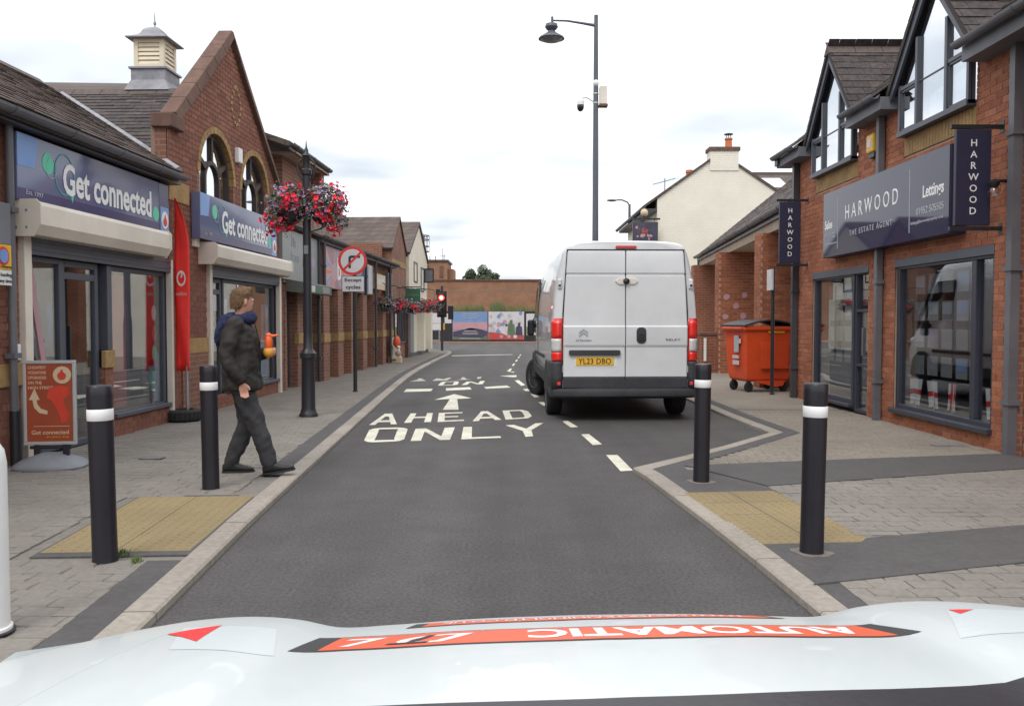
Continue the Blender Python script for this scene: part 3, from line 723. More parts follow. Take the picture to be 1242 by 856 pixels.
# paving across the junction, in front of the hoarding
MB_far = slab('pavement_far', [(-40,54.5),(40,54.5),(40,70),(-40,70)], -.05, .06, 'red_paving')
MARKS=[('O',[[(-1.73,10.078),(-1.67,9.955),(-1.597,9.918),(-1.613,10.078),(-1.625,10.252),(-1.69,10.92),(-1.712,11.092),(-1.728,11.252),(-1.796,11.185),(-1.83,11.042)],[(-1.274,10.185),(-1.346,11.135),(-1.405,11.258),(-1.482,11.297),(-1.469,11.138),(-1.46,10.965),(-1.405,10.303),(-1.386,10.132),(-1.373,9.973),(-1.309,10.042)],[(-1.597,9.918),(-1.373,9.973),(-1.386,10.132),(-1.613,10.078)],[(-1.712,11.092),(-1.469,11.138),(-1.482,11.297),(-1.728,11.252)]]),('N',[[(-1.18,10.03),(-1.063,10.059),(-1.12,11.216),(-1.25,11.18)],[(-0.847,10.111),(-0.73,10.14),(-0.75,11.32),(-0.88,11.284)],[(-1.12,11.216),(-1.104,10.892),(-0.847,10.111),(-0.856,10.44)]]),('L',[[(-0.6,10.17),(-0.478,10.206),(-0.528,11.383),(-0.64,11.36)],[(-0.478,10.206),(-0.13,10.31),(-0.14,10.447),(-0.484,10.348)]]),('Y',[[(0.163,10.395),(0.257,10.455),(0.248,11.023),(0.136,10.957)],[(0.136,10.957),(0.248,11.023),(0.43,11.82),(0.316,11.758),(0.186,11.178),(0.024,11.602),(-0.09,11.54)]]),('A',[[(-1.92,11.58),(-1.841,11.602),(-1.852,12.611),(-1.801,12.622),(-1.639,11.658),(-1.56,11.68),(-1.806,13.011),(-1.914,12.989)],[(-1.848,11.882),(-1.68,11.926),(-1.702,12.144),(-1.864,12.103)]]),('H',[[(-1.48,11.82),(-1.386,11.846),(-1.444,13.046),(-1.53,13.03)],[(-1.214,11.894),(-1.12,11.92),(-1.2,13.09),(-1.286,13.074)],[(-1.412,12.386),(-1.246,12.425),(-1.257,12.602),(-1.421,12.566)]]),('E',[[(-1.03,11.92),(-0.936,11.956),(-1.019,13.121),(-1.11,13.09)],[(-0.936,11.956),(-0.67,12.06),(-0.681,12.198),(-0.946,12.096)],[(-1.009,12.981),(-0.749,13.072),(-0.76,13.21),(-1.019,13.121)],[(-0.973,12.469),(-0.781,12.54),(-0.791,12.678),(-0.983,12.609)]]),('A',[[(-0.55,12.01),(-0.462,12.054),(-0.429,13.002),(-0.379,13.018),(-0.238,12.166),(-0.15,12.21),(-0.376,13.371),(-0.474,13.349)],[(-0.455,12.319),(-0.275,12.401),(-0.292,12.596),(-0.462,12.524)]]),('D',[[(-0.09,12.21),(0.014,12.265),(-0.051,13.484),(-0.15,13.45)],[(0.014,12.265),(0.23,12.378),(0.294,12.652),(0.246,13.348),(0.154,13.554),(-0.051,13.484),(-0.043,13.337),(0.117,13.396),(0.15,13.251),(0.187,12.661),(0.173,12.495),(0.006,12.411)]]),('O',[[(-1.61,18.756),(-1.568,18.654),(-1.505,18.64),(-1.506,18.788),(-1.503,18.951),(-1.507,19.568),(-1.512,19.727),(-1.512,19.875),(-1.571,19.804),(-1.61,19.664)],[(-1.194,18.982),(-1.216,19.818),(-1.258,19.919),(-1.318,19.945),(-1.315,19.803),(-1.316,19.647),(-1.305,19.054),(-1.298,18.902),(-1.295,18.76),(-1.233,18.843)],[(-1.505,18.64),(-1.295,18.76),(-1.298,18.902),(-1.506,18.788)],[(-1.512,19.727),(-1.315,19.803),(-1.318,19.945),(-1.512,19.875)]]),('N',[[(-1.1,18.82),(-0.983,18.885),(-0.933,19.91),(-1.04,19.84)],[(-0.767,19.005),(-0.65,19.07),(-0.63,20.11),(-0.737,20.04)],[(-0.933,19.91),(-0.947,19.623),(-0.767,19.005),(-0.758,19.295)]]),('arrow',[[(-1.09,13.58),(-0.84,13.58),(-0.98,15.44),(-0.73,15.61),(-1.1,16.49),(-1.38,15.28),(-1.11,15.44)]]),('bar',[[(-2.13,16.97),(-1.61,17.16),(-1.63,17.79),(-2.16,17.68)]]),('bar',[[(-1.32,17.27),(-0.82,17.58),(-0.89,18.23),(-1.37,17.9)]]),('bar',[[(-0.53,17.79),(-0.03,18.12),(-0.11,18.7),(-0.59,18.23)]]),('worn',[[(-2.36,19.84),(-2.0,20.11),(-2.2,20.98),(-2.27,21.04),(-2.25,20.54)]]),('worn',[[(-1.86,20.11),(-1.53,20.25),(-1.48,21.22),(-1.56,21.28),(-1.64,20.68),(-1.78,20.98),(-1.84,20.98)]]),('worn',[[(-1.36,20.39),(-0.96,20.59),(-1.09,20.74),(-1.19,21.44),(-1.24,21.37),(-1.22,20.68)]]),('worn',[[(-0.84,20.83),(-0.76,20.92),(-0.76,21.6),(-0.86,21.47)]]),('dash',[[(0.98,8.98),(1.1,8.98),(1.13,8.04),(1.01,8.01)]]),('dash',[[(0.85,10.61),(0.95,10.65),(1.02,9.76),(0.91,9.7)]]),('dash',[[(0.7,12.01),(0.78,12.06),(0.87,11.36),(0.77,11.32)]]),('dash',[[(0.45,14.82),(0.54,14.89),(0.62,14.31),(0.52,14.24)]]),('dash',[[(0.35,16.49),(0.43,16.58),(0.5,15.86),(0.41,15.78)]]),('dash',[[(0.22,17.68),(0.31,17.79),(0.36,17.27),(0.28,17.16)]]),('dash',[[(0.06,20.25),(0.16,20.39),(0.29,18.82),(0.2,18.58)]]),('dash',[[(-0.31,21.92),(0.11,22.25),(0.12,21.6),(0.04,21.44)]]),('dash',[[(-0.14,24.08),(-0.05,25.33),(0.0,25.33),(-0.05,23.88),(0.07,23.69),(0.04,23.31)]]),('dash',[[(-0.01,26.96),(0.05,28.26),(0.11,28.26),(0.04,26.81)]]),('dash',[[(0.1,29.69),(0.16,31.07),(0.21,31.07),(0.16,29.69)]]),('dash',[[(0.2,32.3),(0.26,33.79),(0.31,33.79),(0.25,32.3)]]),('dash',[[(0.29,34.58),(0.33,35.85),(0.38,35.85),(0.34,34.58)]]),('line',[[(-2.38,34.18),(0.03,35.59),(0.03,36.12),(-2.44,35.0)]])]
road_o = bpy.data.objects['road']
for i, (nm, polys) in enumerate(MARKS):
    mb = MB(); z = 0.004
    for j, p in enumerate(polys):
        zz = z + .0006*j
        mb.add([(x, y, zz) for x, y in p], [tuple(range(len(p)))])
    o = mb.build({'arrow':'painted_arrow','bar':'painted_bar','worn':'worn_paint_mark','dash':'painted_dash','line':'painted_line'}.get(nm, 'painted_letter'), 'worn_paint' if nm in ('worn','line') else 'road_paint', road_o)
    for p in o.data.polygons:
        if p.normal.z < 0: p.flip()
# small road and pavement fittings
def grate(x, y, w, d, label):
    g = thing('drain_cover', label, 'drain cover', (x, y, .046))
    MB().box(-w/2,w/2,-d/2,d/2,-.004,.002).build('frame','gutter_dark',g)
    for i in range(6): MB().box(-w/2+.02, w/2-.02, -d/2+d*(i+.3)/6, -d/2+d*(i+.7)/6, .002,.005).build('bar','lead',g)
grate(4.74, 9.36, .34, .14, 'small brown metal drain cover in the pavement below the right shop window')
grate(-3.55, 8.5, .22, .12, 'small rusty cover set in the left pavement behind the walking man')
def weed(x, y, r, label):
    mb = MB()
    for i in range(60):
        a = random.uniform(0, 6.28); q = random.uniform(0, r); h = random.uniform(.015,.045)
        bx, by = x+q*math.cos(a), y+q*math.sin(a); dx, dy = random.uniform(-.02,.02), random.uniform(-.02,.02)
        mb.add([(bx-.004,by,.04),(bx+.004,by,.04),(bx+dx,by+dy,.04+h)], [(0,1,2)])
    tag(mb.build('grass_tuft','weed', fix=False), label, 'grass')
weed(-2.12, 4.84, .035, 'small tuft of grass growing between paving blocks by the near left bollard')
weed(-2.27, 4.99, .05, 'sparse grass at the foot of the near left bollard')
# ------------------------------------------------------------------ building helpers
A_L = math.atan(0.032)
class Fr:
    """wall frame: u along the street, o out towards the street, z up -> local point of the building's Empty"""
    def __init__(s, u0, sg): s.u0 = u0; s.sg = sg
    def __call__(s, u, o, z): return (u - s.u0, s.sg*o, z)
def left_thing(name, label, cat, u0, o=0.0, group=None):
    x = -4.98 + .032*u0
    return thing(name, label, cat, (x + o, u0, 0), math.pi/2 - A_L, group)
def right_thing(name, label, cat, u0, o=0.0, group=None):
    return thing(name, label, cat, (5.05 - o, u0, 0), math.pi/2, group)
def fbox(mb, F, u0, u1, o0, o1, z0, z1):
    a, b = F(u0,o0,z0), F(u1,o1,z1); return mb.box(a[0],b[0],a[1],b[1],a[2],b[2])
def part(name, mat, parent, F, *boxes, bevel=0.0):
    mb = MB()
    for b in boxes: fbox(mb, F, *b)
    return mb.build(name, mat, parent, bevel=bevel)
def fprism(mb, F, pts_oz, u0, u1):
    """profile in (o, z), extruded along u"""
    return mb.prism([F(u0,o,z) for o,z in pts_oz], Vector(F(u1,0,0))-Vector(F(u0,0,0)))
def window(parent, F, u0, u1, z0, z1, vm=(), hm=(), mat='frame_grey', fw=.055, o=-.08, dp=.07, glass='glass', name='window', mw=None):
    mw = mw or fw; mb = MB()
    for b in ((u0,u0+fw,z0,z1),(u1-fw,u1,z0,z1),(u0+fw,u1-fw,z1-fw,z1),(u0+fw,u1-fw,z0,z0+fw)): fbox(mb, F, b[0],b[1],o,o+dp,b[2],b[3])
    us = [u0+fw] + [x for m in vm for x in (m-mw/2, m+mw/2)] + [u1-fw]
    for m in vm: fbox(mb, F, m-mw/2, m+mw/2, o+.002, o+dp-.002, z0+fw, z1-fw)
    w = mb.build(name, mat, parent, bevel=.006)
    zs = [z0+fw] + [x for m in hm for x in (m-mw/2, m+mw/2)] + [z1-fw]
    for i in range(0, len(us), 2):
        for m in hm: part('transom', mat, w, F, (us[i],us[i+1],o+.004,o+dp-.004,m-mw/2,m+mw/2))
        for j in range(0, len(zs), 2):
            part('pane', glass, w, F, (us[i]-.005, us[i+1]+.005, o+dp*.45, o+dp*.45+.008, zs[j]-.005, zs[j+1]+.005))
    return w
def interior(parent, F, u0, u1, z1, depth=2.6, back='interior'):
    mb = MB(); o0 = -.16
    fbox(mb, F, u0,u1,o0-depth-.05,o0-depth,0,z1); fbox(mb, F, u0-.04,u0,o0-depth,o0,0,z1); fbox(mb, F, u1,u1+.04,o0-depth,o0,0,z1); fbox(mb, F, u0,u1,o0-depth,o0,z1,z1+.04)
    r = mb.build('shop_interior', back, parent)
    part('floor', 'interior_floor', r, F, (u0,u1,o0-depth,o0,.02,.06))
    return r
def poster(parent, F, u0, u1, z0, z1, o, mat, name='poster'):
    return part(name, mat, parent, F, (u0,u1,o,o+.006,z0,z1))
def gutter(parent, F, u0, u1, o, z, r=.06, mat='gutter_grey', step=1.0, name='gutter'):
    mb = MB(); pr = [(o + r*math.cos(t), z + r*math.sin(t)) for t in [math.pi + math.pi*i/8 for i in range(9)]]
    pr2 = [(o + (r-.008)*math.cos(t), z + (r-.008)*math.sin(t)) for t in [2*math.pi - math.pi*i/8 for i in range(9)]]
    fprism(mb, F, pr + pr2, u0, u1)
    u = u0 + .3
    while u < u1:
        q = [(o + (r+.008)*math.cos(t), z + (r+.008)*math.sin(t)) for t in [math.pi + math.pi*i/8 for i in range(9)]] + [(o+r*math.cos(t), z+r*math.sin(t)) for t in [2*math.pi - math.pi*i/8 for i in range(9)]]
        fprism(mb, F, q, u, u+.06); u += step
    return mb.build(name, mat, parent)
def pipe(parent, F, u, o, z0, z1, r=.035, mat='gutter_dark', name='drainpipe', square=False):
    mb = MB()
    if square: fbox(mb, F, u-r, u+r, o-r, o+r, z0, z1)
    else: mb.tube(F(u,o,z0), F(u,o,z1), r, n=10)
    z = z0 + .5
    while z < z1 - .2:
        fbox(mb, F, u-r*1.5, u+r*1.5, o-r*1.35, o+r*1.3, z, z+.05); z += 1.35
    return mb.build(name, mat, parent, smooth=not square)
def slope_slab(parent, pts, th, mat, name='roof'):
    """roof plane slab under the slates: pts local polygon, sunk below its plane"""
    a = [Vector(p) for p in pts]; n = (a[1]-a[0]).cross(a[2]-a[0]).normalized()
    if n.z < 0: n = -n
    return MB().prism([p - n*.006 for p in a], -n*th).build(name, mat, parent)
LX, LY = (1,0,0), (0,0,1)
def ltext(parent, F, s, u, z, o, **k): return text(parent, s, F(u,o,z), (1,0,0), (0,0,1), **k)       # left wall: reads away from the camera
def rtext(parent, F, s, u, z, o, **k): return text(parent, s, F(u,o,z), (-1,0,0), (0,0,1), **k)      # right wall: reads towards the camera
def disc(mb, F, u, o, z, ru, rz, n=20, th=.004, ring=0.0):
    pts = [(u+ru*math.cos(2*math.pi*i/n), z+rz*math.sin(2*math.pi*i/n)) for i in range(n)]
    if not ring: return mb.prism([F(a,o,b) for a,b in pts], Vector(F(0,th,0))-Vector(F(0,0,0)))
    q = [(u+(ru-ring)*math.cos(2*math.pi*i/n), z+(rz-ring)*math.sin(2*math.pi*i/n)) for i in range(n)]
    vs = [F(a,o+th,b) for a,b in pts] + [F(a,o+th,b) for a,b in q]
    return mb.add(vs, [(i,(i+1)%n,(i+1)%n+n,i+n) for i in range(n)])
def drop_mark(mb, F, u, o, z, r, th=.004):
    """round speech-drop mark with a tail at the top"""
    pts = [(u + r*math.cos(t), z + r*math.sin(t)) for t in [math.pi*.62 + 2*math.pi*.93*i/20 for i in range(20)]] + [(u+r*.15, z+r*1.75),(u-r*.2, z+r*1.35)]
    return mb.prism([F(a,o,b) for a,b in pts], Vector(F(0,th,0))-Vector(F(0,0,0)))

# ------------------------------------------------------------------ LEFT: single-storey phone shop
U1 = 3.5; F1 = Fr(U1, -1)
b1 = left_thing('shop_building', 'single storey brick shop with brown slate roof and cream shutter box, nearest on the left', 'building', U1)
w1 = part('wall', 'mortar_brown', b1, F1, (3.5,7.98,-.3,-.004,0,3.25), (8.3,11.66,-.3,-.02,2.5,3.25), (3.5,3.6,-5.2,-.3,0,3.3), (3.5,11.6,-5.3,-5.2,0,3.3))
def iv1(z):
    iv = [(7.2, 8.28)]
    if z < .86: iv.append((9.90, 10.09))
    if z < .26: iv.append((10.09, 11.66))
    if z > 2.55: iv.append((8.28, 11.66))
    return iv
lay_bricks(w1, F1, iv1, 0.03, 3.22, 'brick_brown', 'mortar_brown', near=lambda q: abs(q[0]-9), singles=150)
part('pier_block', 'buff_stone', b1, F1, (9.88,10.10,-.03,.03,.86,1.06), bevel=.01)
part('pier_block', 'buff_stone', b1, F1, (7.6,8.30,-.03,.03,.78,1.0), bevel=.01)
# side of the small pier and stall riser depth
part('pier_core', 'brick_row', b1, F1, (9.90,10.09,-.25,-.005,.03,.86), (10.09,11.66,-.25,-.005,.03,.26))
mb = MB(); fprism(mb, F1, [(-.02,2.53),(.24,2.53),(.28,2.49),(.28,2.31),(.22,2.21),(-.02,2.21)], 8.19, 11.08); sb = mb.build('shutter_box', 'cream_metal', b1, bevel=.008)
for u in (8.19, 11.08):
    e = MB(); fprism(e, F1, [(-.02,2.545),(.25,2.545),(.295,2.50),(.295,2.305),(.225,2.195),(-.02,2.195)], u-.012, u+.006); ec = e.build('end_cap', 'cream_metal', sb)
    for oo in (.06,.16):
        for zz in (2.28,2.44): part('bolt', 'steel', sb, F1, (u-.018,u-.010,oo-.008,oo+.008,zz-.008,zz+.008))
sh = MB()
for i in range(4): fbox(sh, F1, 8.43, 11.6, -.02, .05+.006*(i%2), 2.045+i*.042, 2.085+i*.042)
sh.build('roller_shutter', 'frame_grey', b1)
part('shutter_guide', 'cream_metal', b1, F1, (8.30,8.42,-.02,.06,.03,2.21), bevel=.006)
part('shutter_guide', 'cream_metal', b1, F1, (11.60,11.66,-.02,.06,.03,2.21), bevel=.006)
window(b1, F1, 8.44, 9.10, .06, 2.04, hm=(), o=-.10, name='window')
dr = window(b1, F1, 9.12, 9.88, .04, 2.04, hm=(1.88,), o=-.12, name='door', fw=.07)
part('door_panel', 'grey_plastic', dr, F1, (9.22,9.78,-.40,-.37,.06,1.84))
part('handle', 'black_metal', dr, F1, (9.24,9.27,-.075,-.03,.95,1.35), bevel=.006)
part('post', 'frame_grey', b1, F1, (9.99,10.10,-.12,.0,1.06,2.04), bevel=.006)
window(b1, F1, 10.10, 11.60, .27, 2.04, o=-.10, name='window')
part('sill', 'frame_grey', b1, F1, (10.09,11.62,-.04,.05,.26,.31), bevel=.006)
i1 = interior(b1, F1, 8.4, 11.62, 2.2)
for a in ((8.50,8.75,.9,1.95,-.14,'interior'),(10.26,10.64,.36,1.95,-.112,'poster_red'),(10.75,11.02,.75,1.95,-.30,'poster_white'),(11.08,11.2,.42,1.0,-.112,'poster_dark'),(8.95,9.03,1.2,1.6,-.112,'poster_blue'),(10.645,10.72,.36,1.6,-.112,'hoarding_black'),(11.40,11.56,.34,.98,-.112,'poster_blue')): poster(i1, F1, *a[:5], a[5])
st = MB(); disc(st, F1, 11.36, -.082, 1.50, .06, .10); st.build('window_sticker', 'poster_white', i1)
st = MB(); disc(st, F1, 11.36, -.082, 1.24, .06, .10); st.build('window_sticker', 'poster_red', i1)
st = MB(); disc(st, F1, 11.36, -.082, 0.98, .06, .10); st.build('window_sticker', 'mint', i1)
st = MB(); disc(st, F1, 11.30, -.081, 0.66, .09, .15); st.build('window_sticker', 'teal', i1)
bn = MB().prism([F1(8.50,-.05,2.0),F1(8.60,-.05,2.0),F1(8.88,-.05,.7),F1(8.80,-.05,.7)], Vector((0,.02,0))); bn.build('window_banner', 'poster_pink', i1)
part('fascia', 'gutter_dark', b1, F1, (3.5,11.62,0.0,.20,3.20,3.30))
gutter(b1, F1, 3.5, 11.60, .26, 3.31, .065, 'gutter_grey', 1.0)
pipe(b1, F1, 8.06, .08, .55, 3.25, .036, 'gutter_grey')
lw = pipe(b1, F1, 8.06, .085, .05, .56, .050, 'black_metal', name='pipe_shoe')
part('meter_box', 'white_plastic', b1, F1, (8.13,8.20,.0,.07,1.03,1.18), bevel=.008)
# roof: eave to ridge, valley against the gabled neighbour
o_e, z_e, o_r, z_r = .30, 3.33, -3.30, 5.346
SL = math.hypot(o_e-o_r, z_r-z_e)
def uval(o): return 11.42 + max(0.0, (0.28-o))/3.18*2.9
def iv_roof1(b):
    o = o_e + (o_r-o_e)*min(1,b/SL); return [(7.0, uval(o))]
rf1 = slope_slab(b1, [F1(3.5,o_e,z_e), F1(11.42,o_e,z_e), F1(14.68,o_r,z_r), F1(3.5,o_r,z_r)], .12, 'roof_bed')
vd1 = Vector((0, -(o_r-o_e), z_r-z_e))      # local y = -o
lay_slates(rf1, F1(0,o_e,z_e), (1,0,0), vd1, iv_roof1, SL, 'slate_brown', w=.27, e=.17, near=lambda q: abs(q[0]-10.5)+.5*q[1])
lay_slates(rf1, F1(0,o_e,z_e), (1,0,0), vd1, lambda b: [(3.5,7.0)], SL, 'slate_brown', w=.27, e=.17, singles=0)
MB().prism([F1(3.5,o_r,z_r), F1(14.6,o_r,z_r), F1(14.6,-5.4,4.2), F1(3.5,-5.4,4.2)], (0,0,-.1)).build('roof_back', 'slate_far', b1)
for i in range(24):
    u = 3.6 + i*.45; MB().prism([F1(u,o_r+.12,z_r-.05),F1(u,o_r,z_r+.05),F1(u,o_r-.12,z_r-.05)], (.44,0,0)).build('ridge_tile', 'ridge_tile', rf1)
mb = MB(); mb.path([F1(uval(o)-.02,o,z_e+(.30-o)*.56+.012) for o in (.26,-.5,-1.2,-2.0,-2.85)], .05, 6); mb.build('valley_flashing', 'lead', rf1)

# ------------------------------------------------------------------ LEFT: gabled brick building
U2 = 11.66; F2 = Fr(U2, -1); UM = 14.05; APZ = 5.86; GK = .82
b2 = left_thing('gabled_building', 'tall brown brick gable with two arched windows and a cupola on its roof', 'building', U2)
def arch_half(z, zc, r): 
    return r if z <= zc else (math.sqrt(max(0, r*r-(z-zc)**2)))
ARCH = [(13.43, .70), (15.21, .70)]; ZC = 3.57
def iv2(z):
    a, b = U2, min(16.84, UM + (APZ-z)/GK)
    if z > 4.10: a = 11.90 + (z-4.10)/GK
    iv = [(a, b)]
    if z < 2.2: iv = minus(iv, 12.95, 16.52)
    if 2.95 < z < ZC + .78:
        for c, r in ARCH:
            h = arch_half(z, ZC, r+.06)
            if h > .02 : iv = minus(iv, c-h, c+h)
    if z < .26: iv.append((13.02,16.46))
    return iv
w2 = part('wall', 'mortar_brown', b2, F2, (U2,12.94,-.3,-.012,0,3.0), (16.53,16.84,-.3,-.012,0,3.0), (12.94,16.53,-.3,-.012,2.24,2.94))
lay_bricks(w2, F2, iv2, .03, APZ-.06, 'brick_brown', 'mortar_brown', near=lambda q: q[0]+.3*abs(q[1]-3.6), singles=300)
# back skin of the gable so no light leaks through it
bs = MB(); bs.prism([F2(U2,-.17,2.9),F2(12.70,-.17,2.9),F2(12.70,-.17,3.6),F2(12.75,-.17,4.2),F2(15.6,-.17,4.2),F2(16.0,-.17,3.9),F2(16.0,-.17,2.9),F2(16.84,-.17,2.9),F2(16.84,-.17,3.5),F2(UM,-.17,APZ-.1),F2(11.9,-.17,4.05),F2(U2,-.17,4.05)], (0,.05,0)); bs.build('gable_backing', 'mortar_brown', b2)
part('side_wall', 'brick_row', b2, F2, (U2,U2+.25,-.17,-.012,3.2,3.98))
# shop-pier return and buff blocks
part('pier_block', 'buff_stone', b2, F2, (U2-.02,12.32,-.05,.025,3.02,3.30), bevel=.01)
part('pier_block', 'buff_stone', b2, F2, (12.0,12.94,-.05,.035,.93,1.15), bevel=.012)
part('pier_base', 'brick_row', b2, F2, (12.0,12.93,-.01,.03,.03,.93))
# buff arch rings, sills and window tracery
for c, r in ARCH:
    aw = MB()
    n = 17
    ring = []
    for i in range(n):
        t = math.pi*i/(n-1); t2 = math.pi*(i+.92)/(n-1)
        if i == n-1: break
        vs = [F2(c+q*math.cos(tt), o, ZC+q*math.sin(tt)) for o in (-.08,.022) for q, tt in ((r-.01,t),(r+.085,t),(r+.085,t2),(r-.01,t2))]
        MB().add(vs, [(0,1,2,3),(4,5,6,7),(0,4,5,1),(1,5,6,2),(2,6,7,3),(3,7,4,0)]).build('arch_stone', 'buff_stone', b2)
    part('jamb', 'brick_row', b2, F2, (c-r-.085,c-r+.01,-.08,.008,2.95,ZC)); part('jamb', 'brick_row', b2, F2, (c+r-.01,c+r+.085,-.08,.008,2.95,ZC))
    o0, o1 = -.13, -.06
    def arcband(mb, cc, zc, r0, r1, t0, t1, n=16):
        for i in range(n):
            a, b = t0+(t1-t0)*i/n, t0+(t1-t0)*(i+1)/n
            vs = [F2(cc+q*math.cos(tt), o, zc+q*math.sin(tt)) for o in (o0,o1) for q, tt in ((r0,a),(r1,a),(r1,b),(r0,b))]
            mb.add(vs, [(0,1,2,3),(4,5,6,7),(0,4,5,1),(1,5,6,2),(2,6,7,3),(3,7,4,0)])
    fm = MB()
    arcband(fm, c, ZC, r-.07, r, 0, math.pi); arcband(fm, c, ZC-.03, .25, .31, 0, math.pi)
    fbox(fm, F2, c-r, c-r+.07, o0, o1, 2.95, ZC); fbox(fm, F2, c+r-.07, c+r, o0, o1, 2.95, ZC)
    fbox(fm, F2, c-.31, c-.25, o0, o1, 2.95, ZC-.03); fbox(fm, F2, c+.25, c+.31, o0, o1, 2.95, ZC-.03)
    fbox(fm, F2, c-.03, c+.03, o0, o1, ZC+.27, ZC+r-.05)
    for sgn in (-1, 1):
        fm.prism([F2(c+sgn*.20,o0,ZC+.17),F2(c+sgn*.25,o0,ZC+.10),F2(c+sgn*.60,o0,ZC+.27),F2(c+sgn*.57,o0,ZC+.33)], (0,-.07,0))
    fm.build('window', 'frame_brown', b2)
    wd = b2.children[-1]
    pm = MB(); pm.prism([F2(c-r+.05,-.10,2.95),F2(c+r-.05,-.10,2.95)] + [F2(c+(r-.05)*math.cos(math.pi*i/16), -.10, ZC+(r-.05)*math.sin(math.pi*i/16)) for i in range(17)], (0,.008,0)); pm.build('pane', 'glass_coated', wd)
    part('dark_room_sheet', 'interior', wd, F2, (c-r,c+r,-.166,-.150,2.95,ZC+.45))  # dark sheet close behind the pane, its colour standing in for the unlit room
# diamond of buff headers
for i in range(16):
    t = 2*math.pi*i/16; du = .21*math.copysign(abs(math.cos(t))**1.4, math.cos(t)); dz = .31*math.copysign(abs(math.sin(t))**1.2, math.sin(t))
    part('header_brick', 'buff_stone', b2, F2, (14.28+du-.035,14.28+du+.035,.004,.022,4.90+dz-.026,4.90+dz+.026))
part('alarm_box', 'white_plastic', b2, F2, (14.22,14.40,.0,.08,3.98,4.22), bevel=.015)
part('meter_box', 'cream_metal', b2, F2, (12.42,12.58,.0,.06,2.46,2.68), bevel=.01)
# raking coping stones and kneelers
slope = math.atan(GK)
for sgn, ub, zk in ((1, 11.90, 4.10), (-1, 16.84, APZ-GK*(16.84-UM))):
    n = 6; Ls = (APZ-zk)/math.sin(slope)
    for i in range(n):
        a, b = Ls*i/n + .004, Ls*(i+1)/n - .004
        if i == n-1: b += .10
        pr = []
        for l in (a, b):
            for (dv, oo) in ((.0,.09),(.15,.06),(.15,-.16),(.0,-.18)):
                uu = ub + sgn*(l*math.cos(slope) - dv*math.sin(slope)); zz = zk + l*math.sin(slope) + dv*math.cos(slope)
                if i == n-1 and l == b and sgn*(uu-UM) > 0: uu = UM + 0.0
                pr.append(F2(uu, oo, zz))
        MB().add(pr, [(0,1,2,3),(4,5,6,7),(0,4,5,1),(1,5,6,2),(2,6,7,3),(3,7,4,0)]).build('coping_stone', 'coping', b2, bevel=.008)
    part('kneeler', 'coping', b2, F2, (U2-.06, 12.02, -.20,.10,3.98,4.17) if sgn > 0 else (16.70, 16.92, -.20,.10,3.44,3.64), bevel=.015)
# shutter, shopfront
mb = MB(); fprism(mb, F2, [(-.02,2.53),(.24,2.53),(.28,2.49),(.28,2.33),(.22,2.24),(-.02,2.24)], 12.66, 16.5); sb = mb.build('shutter_box', 'cream_metal', b2, bevel=.008)
for u in (12.66, 16.5):
    e = MB(); fprism(e, F2, [(-.02,2.545),(.25,2.545),(.295,2.50),(.295,2.325),(.225,2.225),(-.02,2.225)], u-.01, u+.008); e.build('end_cap', 'cream_metal', sb)
sh = MB()
for i in range(4): fbox(sh, F2, 13.06, 16.44, -.02, .05+.006*(i%2), 2.06+i*.043, 2.10+i*.043)
sh.build('roller_shutter', 'frame_grey', b2)
part('shutter_guide', 'cream_metal', b2, F2, (12.95,13.06,-.02,.06,.03,2.24), bevel=.006)
part('shutter_guide', 'cream_metal', b2, F2, (16.42,16.53,-.02,.06,.03,2.24), bevel=.006)
window(b2, F2, 13.06, 13.75, .05, 2.06, hm=(1.85,), o=-.14, name='door', fw=.07)
window(b2, F2, 13.76, 16.42, .28, 2.06, vm=(15.1,), o=-.12)
part('sill', 'frame_grey', b2, F2, (13.74,16.44,-.05,.05,.26,.31), bevel=.006)
part('stall_riser', 'brick_row', b2, F2, (13.76,16.42,-.25,-.006,.03,.26))
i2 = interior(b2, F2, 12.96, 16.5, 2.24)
for a in ((13.1,13.6,1.55,1.8,-.10,'poster_white'),(15.6,15.9,.36,1.0,-.135,'teal'),(15.9,16.3,.36,1.7,-.135,'poster_blue'),(13.85,14.15,1.45,1.75,-.135,'poster_white'),(13.85,14.0,.4,1.2,-.135,'poster_dark'),(14.2,14.9,.5,1.5,-.8,'poster_white'),(14.6,15.0,1.85,2.02,-.10,'poster_white')): poster(i2, F2, *a[:5], a[5])
for zz, mm in ((1.55,'poster_white'),(1.3,'poster_red'),(1.05,'mint')):
    st = MB(); disc(st, F2, 16.1, -.10, zz, .07, .10); st.build('window_sticker', mm, i2)
# roof: slope facing the camera above the valley, far slope, ridge
ur, zr2, ue, ze2 = 14.3, 5.14, 11.42, 3.345
SL2 = math.hypot(ur-ue, zr2-ze2)
def iv_roof2(b):
    u = ue + (ur-ue)*min(1,b/SL2); a1 = -(.28 - (u-11.42)/2.9*3.18)
    return [(.14, max(.16, a1))]
rf2 = slope_slab(b2, [F2(ue+.24,-.02,ze2+.15), F2(ur,-.02,zr2), F2(ur,-2.9,zr2)], .10, 'roof_bed')
lay_slates(rf2, F2(ue,0,ze2), (0,1,0), (ur-ue,0,zr2-ze2), iv_roof2, SL2, 'slate_dark', w=.25, e=.15)
us = slope_slab(b2, [F2(ur,-.30,zr2),F2(15.8,-.30,zr2+.52),F2(15.8,-5,zr2+.62),F2(ur,-5,zr2)], .08, 'slate_far', 'upper_roof')
MB().prism([F2(15.8,-.30,zr2+.5),F2(17.2,-.30,4.6),F2(17.2,-5,4.6),F2(15.8,-5,zr2+.5)], (0,0,-.08)).build('roof_back', 'slate_far', b2)
